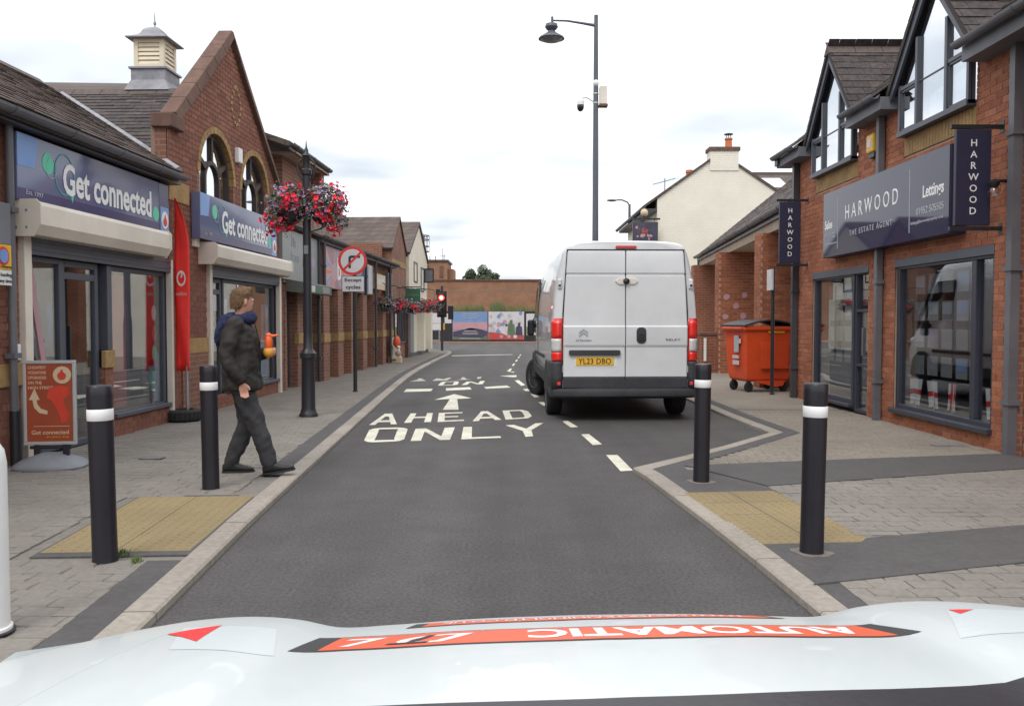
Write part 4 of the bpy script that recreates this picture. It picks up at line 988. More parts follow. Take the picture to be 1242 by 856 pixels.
for i in range(11):
    o = -.36 - i*.46; MB().prism([F2(ur-.13,o,zr2-.06),F2(ur,o,zr2+.06),F2(ur+.13,o,zr2-.06)], (0,.45,0)).build('ridge_tile', 'ridge_tile', rf2)
# cupola: lead base, louvred box, ogee lead cap
cu_o = -1.45; cp = MB(); s = .285; zr2 = 5.33; ur = 14.6
fbox(cp, F2, ur-s, ur+s, cu_o-s, cu_o+s, zr2-.22, zr2+.20)
cp.add([F2(ur+a*(s+.08), cu_o+b*(s+.08), zr2-.16) for a,b in ((-1,-1),(1,-1),(1,1),(-1,1))] + [F2(ur+a*s, cu_o+b*s, zr2+.02) for a,b in ((-1,-1),(1,-1),(1,1),(-1,1))], [(0,1,5,4),(1,2,6,5),(2,3,7,6),(3,0,4,7)])
fbox(cp, F2, ur-s-.03, ur+s+.03, cu_o-s-.03, cu_o+s+.03, zr2+.20, zr2+.23)
cup = cp.build('cupola', 'lead', b2)
s2 = .25; zb, zt = zr2+.23, zr2+.70
cb = MB(); fbox(cb, F2, ur-s2+.04, ur+s2-.04, cu_o-s2+.04, cu_o+s2-.04, zb, zt)
for a in (-1,1):
    for b in (-1,1): fbox(cb, F2, ur+a*s2, ur+a*(s2-.07), cu_o+b*s2, cu_o+b*(s2-.07), zb, zt)
for z0_ in (zb, zt-.06):
    fbox(cb, F2, ur-s2+.07, ur+s2-.07, cu_o-s2+.004, cu_o+s2-.004, z0_, z0_+.06); fbox(cb, F2, ur-s2+.004, ur+s2-.004, cu_o-s2+.07, cu_o+s2-.07, z0_, z0_+.06)
cb.build('louvre_frame', 'cream_wood', cup)
for i in range(5):
    z = zb+.058+i*.070
    for a in (-1,1):
        MB().prism([F2(ur+a*(s2-.005),cu_o-s2+.07,z),F2(ur+a*(s2-.018),cu_o-s2+.07,z),F2(ur+a*(s2-.045),cu_o-s2+.07,z+.076),F2(ur+a*(s2-.032),cu_o-s2+.07,z+.076)], Vector(F2(0,2*s2-.14,0))-Vector(F2(0,0,0))).build('louvre_slat', 'cream_wood', cup)
        MB().prism([F2(ur-s2+.07,cu_o+a*(s2-.005),z),F2(ur-s2+.07,cu_o+a*(s2-.018),z),F2(ur-s2+.07,cu_o+a*(s2-.045),z+.076),F2(ur-s2+.07,cu_o+a*(s2-.032),z+.076)], (2*s2-.14,0,0)).build('louvre_slat', 'cream_wood', cup)
rg = []
for h, q in ((0,.35),(.02,.345),(.05,.27),(.09,.20),(.13,.165),(.18,.145),(.22,.11),(.25,.055),(.257,.008)):
    rg.append([F2(ur+a*q, cu_o+b*q, zt+h) for a,b in ((-1,-1),(1,-1),(1,1),(-1,1))])
MB().rings(rg).build('cap', 'lead', cup)
fi = MB().lathe([(.012,.25),(.012,.29),(.026,.31),(.026,.335),(.010,.36),(.010,.44),(.004,.50)], (F2(ur,cu_o,zt)), 8); fi.build('finial', 'lead', cup)

# ------------------------------------------------------------------ LEFT: two-storey unit beyond the gable
U3 = 16.85; F3 = Fr(U3, -1)
b3 = left_thing('two_storey_shop', 'narrow two storey brown brick shop with projecting eaves just beyond the gable', 'building', U3)
part('wall', 'brick_row', b3, F3, (16.86,19.2,-.3,0,3.22,4.62), (16.86,19.3,-3.5,-3.3,0,4.6), (19.1,19.3,-3.3,-.3,3.2,4.6), (16.86,19.28,-.3,-.02,2.15,3.25))
part('corbel', 'brick_row', b3, F3, (18.95,19.22,.0,.22,4.12,4.62))
part('shop_pier', 'brick_row', b3, F3, (16.86,17.0,-.3,.02,.03,2.15), (17.75,18.15,-.3,.02,.03,2.15))
part('pier_block', 'buff_stone', b3, F3, (17.73,18.17,-.05,.05,.92,1.15), bevel=.012)
part('soffit', 'soffit', b3, F3, (16.7,19.3,-.2,.32,4.60,4.64))
gutter(b3, F3, 16.3, 19.32, .34, 4.72, .06, 'gutter_dark', 1.2)
part('fascia', 'gutter_dark', b3, F3, (16.3,19.3,.27,.31,4.60,4.74))
slope_slab(b3, [F3(16.2,.34,4.74),F3(19.3,.34,4.74),F3(19.3,-2.2,5.6),F3(16.2,-2.2,5.6)], .1, 'slate_far')
slope_slab(b3, [F3(16.86,.22,3.27),F3(19.3,.22,3.27),F3(19.3,-.02,3.45),F3(16.86,-.02,3.45)], .05, 'slate_far', 'pent_roof')
window(b3, F3, 17.0, 17.74, .06, 2.1, hm=(1.8,), o=-.22, name='door', mat='frame_navy')
window(b3, F3, 18.16, 19.25, .35, 2.1, o=-.15)
i3 = interior(b3, F3, 16.9, 19.25, 2.15)
mb = MB(); fprism(mb, F3, [(0,2.20),(.36,2.16),(.40,2.13),(.40,1.96),(.36,1.94),(0,1.98)], 16.9, 19.1); cn = mb.build('canopy', 'canopy_grey', b3)
for a, b_, m in ((17.2,17.7,'poster_white'),(17.75,18.2,'dull_green'),(18.3,18.9,'greengrey_sign')): part('canopy_panel', m, cn, F3, (a,b_,.401,.405,1.98,2.11))
pipe(b3, F3, 19.32, .06, .05, 3.2, .04, 'gutter_dark')

# ------------------------------------------------------------------ LEFT: low row of shops
U4 = 19.36; F4 = Fr(U4, -1)
b4 = left_thing('shop_row', 'low brick shop row with buff stone bands on its piers', 'building', U4)
part('wall', 'brick_row', b4, F4, (19.4,29.2,-.35,-.12,2.1,3.25), (19.4,29.2,-3.6,-3.4,0,3.3), (29.0,29.2,-3.4,-.3,0,4.0))
for i, u in enumerate((19.85, 21.25, 22.7, 24.2, 25.75, 27.2, 28.6)):
    pr = part('pier', 'brick_row', b4, F4, (u-.28,u+.28,-.35,.10,.03,2.15))
    part('pier_block', 'buff_stone', pr, F4, (u-.29,u+.29,-.35,.12,.90,1.10), bevel=.012)
    if u < 28:
        if i in (2, 4): window(b4, F4, u+.28, u+1.17, .06, 2.1, hm=(1.85,), o=-.30, name='door', mat='frame_navy')
        else: window(b4, F4, u+.28, u+1.17, .5, 2.1, o=-.24); part('stall_riser', 'brick_row', b4, F4, (u+.28,u+1.17,-.3,-.12,.03,.5))
interior(b4, F4, 19.5, 29.0, 2.2)
gutter(b4, F4, 19.36, 29.2, .24, 3.27, .06, 'gutter_grey', 1.5)
part('fascia', 'fascia_board', b4, F4, (19.36,29.2,-.1,.17,3.14,3.26))
slope_slab(b4, [F4(19.36,.26,3.29),F4(29.3,.26,3.29),F4(29.3,-2.4,4.05),F4(19.36,-2.4,4.05)], .1, 'slate_far')
for u in (19.42, 24.1, 25.5, 28.0): pipe(b4, F4, u, .16, .05 if u > 24.5 else 2.1, 3.2, .04, 'gutter_dark')
part('notice', 'poster_blue', b4, F4, (24.55,24.75,.005,.015,1.45,1.65))
part('notice', 'poster_white', b4, F4, (26.2,26.5,-.115,-.10,1.1,1.75))
# ------------------------------------------------------------------ LEFT: brick bay and cream house by the junction
U5 = 29.25; F5 = Fr(U5, -1)
b5 = left_thing('brick_bay_house', 'narrow brown brick house with slate roof at the far end of the shop row', 'building', U5)
mb = MB(); mb.prism([F5(29.25,0,0),F5(32.3,0,0),F5(32.3,0,3.9),F5(30.8,0,5.0),F5(29.25,0,3.9)], (0,3.5,0)); mb.build('wall', 'brick_row', b5)
part('band', 'buff_stone', b5, F5, (29.25,32.3,.0,.02,3.3,3.5))
slope_slab(b5, [F5(29.1,.05,3.85),F5(30.8,.05,5.08),F5(30.8,-3.6,5.08),F5(29.1,-3.6,3.85)], .08, 'slate_far')
slope_slab(b5, [F5(32.45,.05,3.85),F5(30.8,.05,5.08),F5(30.8,-3.6,5.08),F5(32.45,-3.6,3.85)], .08, 'slate_far', 'roof_back')
window(b5, F5, 29.5, 30.3, .1, 2.1, o=-.02, name='door', mat='frame_navy'); window(b5, F5, 30.7, 31.9, .6, 2.0, o=-.02, vm=(31.3,))
part('corner_pier', 'coping', b5, F5, (32.0,32.3,-.2,.12,.03,2.3))
U6 = 32.4; F6 = Fr(U6, -1)
b6 = left_thing('cream_house', 'cream rendered house with steep slate roof at the left street corner', 'building', U6)
mb = MB(); mb.prism([F6(32.4,.1,0),F6(37.6,.1,0),F6(37.6,.1,4.0),F6(35.0,.1,5.25),F6(32.4,.1,4.0)], (0,5.0,0)); mb.build('wall', 'cream_render', b6)
slope_slab(b6, [F6(32.2,.16,3.95),F6(35.0,.16,5.38),F6(35.0,-5,5.38),F6(32.2,-5,3.95)], .1, 'slate_far')
slope_slab(b6, [F6(37.8,.16,3.95),F6(35.0,.16,5.38),F6(35.0,-5,5.38),F6(37.8,-5,3.95)], .1, 'slate_far', 'roof_back')
window(b6, F6, 33.6, 34.5, 2.9, 3.7, o=.06, mat='frame_navy'); window(b6, F6, 35.6, 36.5, 2.6, 3.6, o=.06, mat='frame_navy')
part('plinth', 'frame_grey', b6, F6, (32.4,37.62,-.1,.14,.0,.18))
part('shop_panel', 'grey_plastic', b6, F6, (32.45,33.3,.1,.14,.2,2.0)); part('pilaster', 'cream_render', b6, F6, (34.6,35.2,.1,.35,.2,2.2)); part('pilaster', 'cream_render', b6, F6, (36.8,37.4,.1,.35,.2,2.3))
part('sign_panel', 'cream_metal', b6, F6, (33.3,34.5,.1,.16,2.2,2.6))
# ------------------------------------------------------------------ LEFT: signs on the shops
def get_connected(F, parent, u0, u1, z0, z1, o, second=False):
    """fascia: gradient panels, lettering, speech-bubble dots"""
    W = u1-u0; H = z1-z0
    part('board', 'blue_grey_sign', parent, F, (u0,u1,.02,o,z0,z1), bevel=.006)
    mb = MB(); mb.prism([F(u0+.004,o,z1-.004),F(u0+W*.105,o,z1-.004),F(u0+W*.085,o,z0+H*.52),F(u0+.004,o,z0+H*.50)], Vector(F(0,.003,0))-Vector(F(0,0,0))); mb.build('corner_panel', 'sky_blue', parent)
    part('end_panel', 'sky_blue' if second else 'blue_sign_dark', parent, F, (u1-W*.085,u1-.004,o,o+.003,z0+.004,z1-.004))
    part('end_panel', 'sky_blue', parent, F, (u1-W*.075,u1-.006,o+.003,o+.005,z0+.01,z0+H*.52))
    lw = MB(); fbox(lw, F, u0+.004,u1-W*.09,o,o+.0025,z0+.004,z0+H*.18); lw.build('lower_band', 'blue_sign_dark', parent)
    d = MB(); disc(d, F, u0+W*.155, o, z0+H*.66, .10, .105); d.build('dot', 'mint', parent)
    d = MB(); disc(d, F, u0+W*.172, o, z0+H*.60, .10, .105, ring=.008); d.build('dot_ring', 'letter_grey', parent)
    d = MB(); disc(d, F, u1-W*.115, o, z0+H*.34, .085, .09); d.build('dot', 'mint', parent)
    d = MB(); disc(d, F, u0+W*.245, o+.0005, z0+H*.56, .19, .215, ring=.018); d.build('bubble_ring', 'teal', parent)
    d = MB(); d.prism([F(u0+W*.275,o,z0+H*.30),F(u0+W*.30,o,z0+H*.30),F(u0+W*.288,o,z0+H*.13)], Vector(F(0,.004,0))-Vector(F(0,0,0))); d.build('bubble_tail', 'mint', parent)
    ltext(parent, F, 'Get connected', u0+W*.235, z0+H*.24, o+.004, w=W*.610, h=H*.52, offset=.026, mat='letter_white')
    ltext(parent, F, 'Est. 1997', u0+W*.04, z0+H*.10, o+.004, w=W*.085, h=H*.07, mat='letter_grey')
    q = MB(); disc(q, F, u1-W*.038, o+.005, z0+H*.26, W*.030, H*.18); q.build('logo_disc', 'letter_white', parent)
    q = MB(); drop_mark(q, F, u1-W*.038, o+.0095, z0+H*.22, H*.085); q.build('logo_drop', 'red_paint', parent)
Fs = Fr(8.14, -1)
s1 = left_thing('fascia_sign', 'blue grey sign with white lettering above the nearest left shop window', 'sign', 8.14)
get_connected(Fs, s1, 8.14, 11.44, 2.54, 3.17, .10)
Fs2 = Fr(12.38, -1)
s2_ = left_thing('fascia_sign', 'blue grey sign with white lettering under the arched windows of the gable', 'sign', 12.38)
get_connected(Fs2, s2_, 12.38, 15.94, 2.575, 3.235, .15, True)
def plain_sign(u0, u1, z0, z1, o, mat, label, nm='fascia_sign'):
    r = left_thing(nm, label, 'sign', u0); F = Fr(u0, -1)
    part('board', mat, r, F, (u0,u1,.0,o,z0,z1), bevel=.006); return r, F
s3, F_ = plain_sign(16.55, 19.15, 2.20, 3.18, .08, 'greengrey_sign', 'plain grey green sign with faint white script behind the flower lamp post')
ltext(s3, F_, 'The', 17.15, 2.86, .084, w=.36, h=.22, mat='letter_grey', shear=.3); ltext(s3, F_, 'Jenny', 17.05, 2.52, .084, w=.75, h=.26, mat='letter_grey', shear=.3); ltext(s3, F_, 'H', 17.95, 2.52, .084, w=.2, h=.3, mat='letter_grey', shear=.3)
part('panel', 'poster_violet', s3, F_, (18.55,18.95,.08,.083,2.55,2.75))
part('lower_trim', 'coping', s3, F_, (16.6,19.1,.0,.06,2.14,2.195))
s4, F_ = plain_sign(19.55, 23.9, 2.16, 3.13, .09, 'poster_pink', 'pink sign with orange and blue sunrays behind the no right turn sign')
for i in range(9):
    t = R(-70 + i*24); c = (20.7, 2.55); r0, r1 = .30, .95
    pts = [(c[0]+r*math.cos(t+s), c[1]+r*math.sin(t+s)*.75) for r, s in ((r0,-.09),(r1,-.07),(r1,.07),(r0,.09))]
    pts = [(min(max(a,19.56),23.8), min(max(b,2.17),3.12)) for a,b in pts]
    MB().prism([F_(a,.09,b) for a,b in pts], Vector(F_(0,.003,0))-Vector(F_(0,0,0))).build('ray', 'decal_orange' if i % 2 else 'poster_blue', s4)
    t += math.pi
    pts = [(c[0]+r*math.cos(t+s), c[1]+r*math.sin(t+s)*.75) for r, s in ((r0,-.09),(r1,-.07),(r1,.07),(r0,.09))]
    pts = [(min(max(a,19.56),23.8), min(max(b,2.17),3.12)) for a,b in pts]
    if max(p[0] for p in pts)-min(p[0] for p in pts) > .02: MB().prism([F_(a,.09,b) for a,b in pts], Vector(F_(0,.003,0))-Vector(F_(0,0,0))).build('ray', 'decal_orange' if i % 2 else 'poster_blue', s4)
ltext(s4, F_, 'b', 20.95, 2.38, .094, w=.4, h=.55, offset=.02)
part('end_panel', 'poster_blue', s4, F_, (22.6,23.85,.09,.093,2.2,3.0))
s5, F_ = plain_sign(24.25, 25.4, 2.17, 3.0, .09, 'poster_white', 'pale blue and white sign right of the sunray sign')
part('panel', 'poster_blue', s5, F_, (24.3,24.8,.09,.093,2.2,2.95))
s6, F_ = plain_sign(25.65, 27.5, 2.35, 2.82, .09, 'board_cream', 'small cream sign farther along the left shop row')
part('panel', 'cream_metal', s6, F_, (25.8,27.3,.09,.093,2.5,2.7))
s7, F_ = plain_sign(28.0, 28.9, 2.2, 2.95, .08, 'fascia_board', 'grey sign at the far end of the left shop row')
part('panel', 'coping', s7, F_, (28.1,28.4,.08,.083,2.3,2.9))
gs = left_thing('hanging_sign', 'green rectangular projecting sign above the far left hanging baskets', 'sign', 31.4)
MB().box(-.03,.03,-.66,-.12,2.10,2.55).build('panel','dull_green',gs, bevel=.01); MB().tube((0,0,2.62),(0,-.7,2.62),.02,n=8).build('bracket','black_metal',gs)
MB().box(-.034,.034,-.60,-.18,2.29,2.37).build('stripe','poster_green',gs)
bs_ = left_thing('hanging_sign', 'small black framed projecting sign high on the cream corner house', 'sign', 36.6)
mb = MB(); mb.box(-.03,.03,-.52,-.47,3.0,3.6); mb.box(-.03,.03,-.15,-.10,3.0,3.6); mb.box(-.03,.03,-.47,-.15,3.55,3.6); mb.box(-.03,.03,-.47,-.15,3.0,3.05); mb.build('frame','black_metal',bs_); MB().box(-.015,.015,-.47,-.15,3.05,3.55).build('panel','fascia_board',bs_)
# parking plate on the near pier
pp_ = left_thing('parking_sign', 'yellow and white parking restriction plate at the left picture edge', 'sign', 7.62)
Fp = Fr(7.62, -1)
part('plate', 'fascia_board', pp_, Fp, (7.62,7.92,.15,.165,2.09,2.46)); part('plate', 'yellow_sign', pp_, Fp, (7.62,7.92,.15,.165,1.86,2.085)); part('plate', 'white_paint', pp_, Fp, (7.62,7.92,.15,.165,1.72,1.855))
q = MB(); disc(q, Fp, 7.80, .165, 1.98, .085, .085); q.build('red_ring', 'red_paint', pp_); q = MB(); disc(q, Fp, 7.80, .170, 1.98, .062, .062); q.build('blue_disc', 'sky_blue', pp_)
ltext(pp_, Fp, 'No loading', 7.66, 1.79, .168, w=.26, h=.04, mat='letter_black'); ltext(pp_, Fp, 'At any time', 7.66, 1.735, .168, w=.26, h=.04, mat='letter_black'); ltext(pp_, Fp, 'No stopping', 7.70, 1.872, .168, w=.22, h=.025, mat='letter_black')
# ------------------------------------------------------------------ RIGHT: estate agent's building
UR = 4.0; FR = Fr(UR, 1)
br = right_thing('estate_agent_building', 'orange brick two storey shop with two glazed gable dormers on the right', 'building', UR)
def ivR(z):
    iv = [(8.78, 15.6)] if z > .0 else []
    if .24 < z < 2.15: iv = minus(iv, 9.08, 11.43)
    if .05 < z < 2.15: iv = minus(iv, 12.28, 14.55)
    if z > 3.50:
        for c in (10.35, 13.57): iv = minus(iv, c-.86, c+.86)
    return iv
wR = part('wall', 'mortar_warm', br, FR, (8.775,9.07,-.3,-.012,0,4.3),(11.44,12.27,-.3,-.012,0,4.3),(14.56,15.6,-.3,-.012,0,4.3),(9.07,11.44,-.3,-.012,2.16,3.5),(12.27,14.56,-.3,-.012,2.16,3.5),(9.07,11.44,-.3,-.012,0,.23),(15.5,15.6,-5,-.3,0,4.3))
part('end_wall', 'brick_arcade', br, FR, (15.6,15.66,-5,-.005,0,4.3), (4.0,4.1,-5,-.2,0,4.3), (4.0,15.6,-5.1,-5,0,4.3))
lay_bricks(wR, FR, ivR, .03, 4.28, 'brick_orange', 'mortar_warm', near=lambda q: q[0] + .12*abs(q[1]-2.5), singles=300)
# set-back neighbouring bay nearest the camera
lay_bricks(wR, lambda u,o,z: FR(u, o-.10, z), lambda z: [(6.6, 8.68)], .03, 4.28, 'brick_orange', 'mortar_warm', singles=0)
part('near_wall', 'brick_arcade', br, FR, (4.0,6.6,-.3,-.10,0,4.3), (6.6,8.7,-.3,-.115,0,4.3))
part('brick_return', 'brick_arcade', br, FR, (8.70,8.776,-.12,-.002,.03,4.28))
# ground floor windows and door
wa = window(br, FR, 9.08, 11.42, .24, 2.14, vm=(9.53,), o=-.12, dp=.10, fw=.075, mat='frame_navy', mw=.10)
part('sill', 'frame_navy', br, FR, (9.06,11.45,-.06,.07,.20,.26), bevel=.008)
part('head_trim', 'frame_grey', br, FR, (9.08,11.43,-.10,.012,2.10,2.20))
wb = window(br, FR, 12.86, 14.54, .16, 2.13, o=-.12, dp=.10, fw=.07, mat='frame_navy')
db = window(br, FR, 12.29, 12.86, .05, 2.13, hm=(.75,1.55), o=-.14, dp=.10, fw=.06, mat='frame_navy', name='door', mw=.04)
part('handle', 'steel', db, FR, (12.42,12.45,-.03,.02,.9,1.3))
part('sill', 'frame_navy', br, FR, (12.86,14.56,-.06,.05,.11,.16), bevel=.008)
part('head_trim', 'frame_grey', br, FR, (12.28,14.56,-.10,.012,2.09,2.19))
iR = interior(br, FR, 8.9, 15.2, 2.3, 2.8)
cols_ = ['card','greengrey_sign','poster_violet','letter_grey','poster_blue','card','greengrey_sign']
random.seed(21)
for col_u in (11.1, 10.75, 10.4, 10.05, 9.75, 9.25):
    for r_ in range(4):
        z = .72 + r_*.34
        pp = poster(iR, FR, col_u-.13, col_u+.13, z, z+.24, -.18, 'card', 'property_card')
        part('photo', random.choice(cols_), pp, FR, (col_u-.11,col_u+.11,-.174,-.170,z+.08,z+.22))
for col_u in (14.2, 13.85, 13.5, 13.15):
    for r_ in range(4):
        z = .75 + r_*.33
        pp = poster(iR, FR, col_u-.13, col_u+.13, z, z+.23, -.19, 'card', 'property_card')
        part('photo', random.choice(cols_), pp, FR, (col_u-.11,col_u+.11,-.184,-.180,z+.07,z+.21))
for z in (.55,.95,1.35,1.75): poster(iR, FR, 12.42, 12.74, z, z+.26, -.22, 'poster_blue', 'door_poster')
poster(iR, FR, 9.3, 10.9, 1.92, 2.05, -.5, 'poster_red', 'banner'); poster(iR, FR, 10.6, 11.3, 1.75, 2.0, -.3, 'poster_blue', 'banner')
part('desk', 'board_cream', iR, FR, (9.4,11.0,-1.9,-1.3,.06,.75)); part('bench', 'poster_dark', iR, FR, (12.9,14.3,-2.2,-1.6,.06,.5))
# buff soldier courses under the dormer windows: each brick on end
for c in (10.35, 13.57):
    for i in range(23):
        u = c-.86+i*.075
        part('soldier_brick', 'buff_stone', br, FR, (u+.004,u+.069,-.05,.008,3.505,3.735))
    part('soldier_bed', 'mortar_warm', br, FR, (c-.86,c+.86,-.2,-.003,3.5,3.74))
    # glazed gable: frame bars and panes
    zs, zt_, za = 3.76, 4.34, 5.36; hw = .86; o0, o1 = .02, .10
    def bar(p, q, w, o0=o0, o1=o1, mat='frame_grey', parent=None, name='frame_bar'):
        (ua, za_), (ub, zb_) = p, q; d = Vector((ub-ua, zb_-za_)).normalized(); n = Vector((-d.y, d.x))*w/2
        pts = [(ua-n.x,za_-n.y),(ub-n.x,zb_-n.y),(ub+n.x,zb_+n.y),(ua+n.x,za_+n.y)]
        return MB().prism([FR(a,o0,b) for a,b in pts], Vector(FR(0,o1,0))-Vector(FR(0,o0,0))).build(name, mat, parent)
    wd = part('dormer_window', 'frame_grey', br, FR, (c-hw,c+hw,-.05,.12,zs-.02,zs+.04))
    bar((c-hw+.025,zs),(c-hw+.025,zt_+.05),.05,parent=wd); bar((c+hw-.025,zs),(c+hw-.025,zt_+.05),.05,parent=wd)
    for m in (-.36,.36):
        bar((c+m,zs),(c+m,zt_+.52),.055,o1=.108,parent=wd)
        s_ = 1 if m > 0 else -1
        bar((c+s_*.36,zt_),(c+s_*hw,zt_),.042,o1=.098,parent=wd,name='transom')
        # opening casements in the lower lights
        for (p, q) in (((.405,zs+.05),(.405,zt_-.03)),((.80,zs+.05),(.80,zt_-.03)),((.395,zs+.058),(.81,zs+.058)),((.395,zt_-.04),(.81,zt_-.04))):
            bar((c+s_*p[0],p[1]),(c+s_*q[0],q[1]),.024,o0=.055,o1=.088,parent=wd,name='casement_bar')
    bar((c-.36,zt_-.02),(c+.36,zt_-.02),.012,o0=.06,o1=.08,parent=wd,name='glazing_bar')
    for pts in ([(c-hw,zs),(c-.36,zs),(c-.36,zt_),(c-hw,zt_)], [(c+.36,zs),(c+hw,zs),(c+hw,zt_),(c+.36,zt_)], [(c-.36,zs),(c+.36,zs),(c+.36,zt_+.50),(c,5.36),(c-.36,zt_+.50)], [(c-.36,zt_),(c-.36,zt_+.50),(c-hw,zt_)], [(c+.36,zt_),(c+hw,zt_),(c+.36,zt_+.50)]):
        MB().prism([FR(a,.060,b) for a,b in pts], Vector(FR(0,.008,0))-Vector(FR(0,0,0))).build('pane', 'glass_coated', wd)
    part('dark_room_sheet', 'interior', wd, FR, (c-.9,c+.9,-1.0,-.95,3.6,5.2))  # dark-coloured sheet in place of the dim room behind the glazing
    # bargeboards and dormer roof
    ap = 5.62; hb = 1.07; zb_ = 4.34
    for s_ in (-1, 1):
        p, q = (c+s_*hb, zb_-.02), (c, ap-.06)
        d = Vector((q[0]-p[0], q[1]-p[1])).normalized(); n = Vector((-d.y, d.x)) * (1 if s_ > 0 else -1)
        dn = n if n.y < 0 else -n
        pts = [p, q, (q[0], q[1]-.17), (p[0]+dn.x*.12, p[1]+dn.y*.12)]
        MB().prism([FR(a,.11,b) for a,b in pts], Vector(FR(0,.035,0))-Vector(FR(0,0,0))).build('bargeboard', 'frame_grey', br)
        # soffit under the verge
        pts2 = [(p[0],p[1]-.03),(q[0],q[1]-.03),(q[0],q[1]-.06),(p[0],p[1]-.06)]
        MB().prism([FR(a,-.05,b) for a,b in pts2], Vector(FR(0,.16,0))-Vector(FR(0,0,0))).build('verge_soffit', 'gutter_dark', br)
        Lr = math.hypot(hb, ap-zb_)
        vd = Vector((-s_*hb, 0, ap-zb_))
        def iv_d(b, s_=s_):
            # the dormer roof runs back until it meets the main slope (rise .78 per metre)
            z = zb_ + (ap-zb_)*b/Lr; return [(-.17, max(-.1, (z-4.36)/.78 + .12))]
        rd = slope_slab(br, [FR(c+s_*hb,.17,zb_), FR(c,.17,ap), FR(c,-1.75,ap), FR(c+s_*hb,-.15,zb_)], .05, 'roof_bed', 'dormer_roof')
        lay_slates(rd, FR(c+s_*hb,0,zb_), (0,-1,0), vd, iv_d, Lr, 'slate_dark', w=.25, e=.16, singles=90)
    for i in range(5):
        o = .18 - i*.42; MB().prism([FR(c-.12,o,ap-.11),FR(c,o,ap+.035),FR(c+.12,o,ap-.11)], Vector(FR(0,-.41,0))-Vector(FR(0,0,0))).build('ridge_tile', 'ridge_tile', br)
    # cheeks of the dormer wall
    bar((c-hw-.02,zs),(c-hw-.02,4.36),.05,o0=-.3,o1=-.004,parent=br,name='cheek'); bar((c+hw+.02,zs),(c+hw+.02,4.36),.05,o0=-.3,o1=-.004,parent=br,name='cheek')
# main roof, gutters, fascia in three lengths between the dormers
zR0, sR = 4.34, .78
spans = [(4.0, 10.35-1.02), (10.35+1.02, 13.57-1.02), (13.57+1.02, 15.78)]
vdR = Vector((0,-1,sR))
SLR = math.hypot(2.6, 2.6*sR)
rR = slope_slab(br, [FR(4.0,.02,zR0+.16),FR(15.75,.02,zR0+.16),FR(15.75,-2.6,zR0+.24+2.55*sR),FR(4.0,-2.6,zR0+.24+2.55*sR)], .08, 'roof_bed')
def ivM(b):
    bb = b*math.cos(math.atan(sR)); iv = [(6.0, 15.75)]
    for c in (10.35, 13.57):
        h = max(0, 1.05*(1 - max(0,(bb-.35))*sR/1.25))
        if bb < 1.9: iv = minus(iv, c-h, c+h)
    return iv
lay_slates(rR, FR(0,.30,zR0), (1,0,0), vdR, ivM, SLR, 'slate_dark', w=.26, e=.17, singles=220)
for a, b in spans:
    gutter(br, FR, a, b, .33, zR0, .062, 'gutter_grey', 1.3)
    part('fascia', 'fascia_board', br, FR, (a,b,.0,.26,zR0-.19,zR0-.03))
part('eave_end', 'gutter_dark', br, FR, (15.62,15.78,-.3,.30,zR0-.16,zR0-.02))
pipe(br, FR, 11.80, .07, .05, zR0-.06, .042, 'gutter_grey', square=True); pipe(br, FR, 8.72, .02, .05, zR0-.06, .048, 'gutter_grey', square=True); pipe(br, FR, 15.30, .07, .05, zR0-.06, .048, 'gutter_dark', square=True)
al = part('alarm_box', 'yellow_sign', br, FR, (11.98,12.22,.0,.10,3.72,3.98), bevel=.03); part('badge', 'poster_white', al, FR, (12.04,12.16,.10,.105,3.79,3.91)); part('bracket', 'black_plastic', al, FR, (12.0,12.2,.0,.07,3.66,3.72))
fl = thing('flood_lamp', None, None); bpy.data.objects.remove(fl)
# ------------------------------------------------------------------ RIGHT: signs
Fa = Fr(9.66, 1)
sa = right_thing('fascia_sign', 'wide navy estate agent sign above the right shop window', 'sign', 9.66)
u0, u1, z0, z1, o = 9.66, 13.55, 2.37, 3.36, .20
part('box', 'navy_flat', sa, Fa, (u0,u1,.0,o-.01,z0,z1), bevel=.006)
part('face', 'navy_sign', sa, Fa, (u0+.005,u1-.005,o-.01,o,z0+.005,z1-.005))
for u in (10.62, 12.95): part('divider', 'letter_grey', sa, Fa, (u-.008,u+.008,o,o+.003,z0+.10,z1-.12))
rtext(sa, Fa, 'HARWOOD', 11.80, 2.87, o, w=1.72, h=.205, spacing=1.55, align='c')
rtext(sa, Fa, 'THE ESTATE AGENT', 11.80, 2.62, o, w=1.40, h=.075, spacing=1.35, align='c', mat='letter_grey')
rtext(sa, Fa, 'Lettings', 9.78, 2.80, o, w=.50, h=.19, align='r', offset=.02); rtext(sa, Fa, '01952 505505', 9.78, 2.66, o, w=.66, h=.085, align='r', mat='letter_grey', offset=.01); rtext(sa, Fa, 'lettings@harwoodproperty.co.uk', 9.78, 2.55, o, w=.80, h=.05, align='r', mat='letter_grey')
rtext(sa, Fa, 'Sales', 13.47, 2.80, o, w=.30, h=.13, offset=.02); rtext(sa, Fa, '01952 410222', 13.47, 2.66, o, w=.42, h=.075, mat='letter_grey', offset=.01); rtext(sa, Fa, 'sales@harwoodproperty.co.uk', 13.47, 2.55, o, w=.49, h=.045, mat='letter_grey')
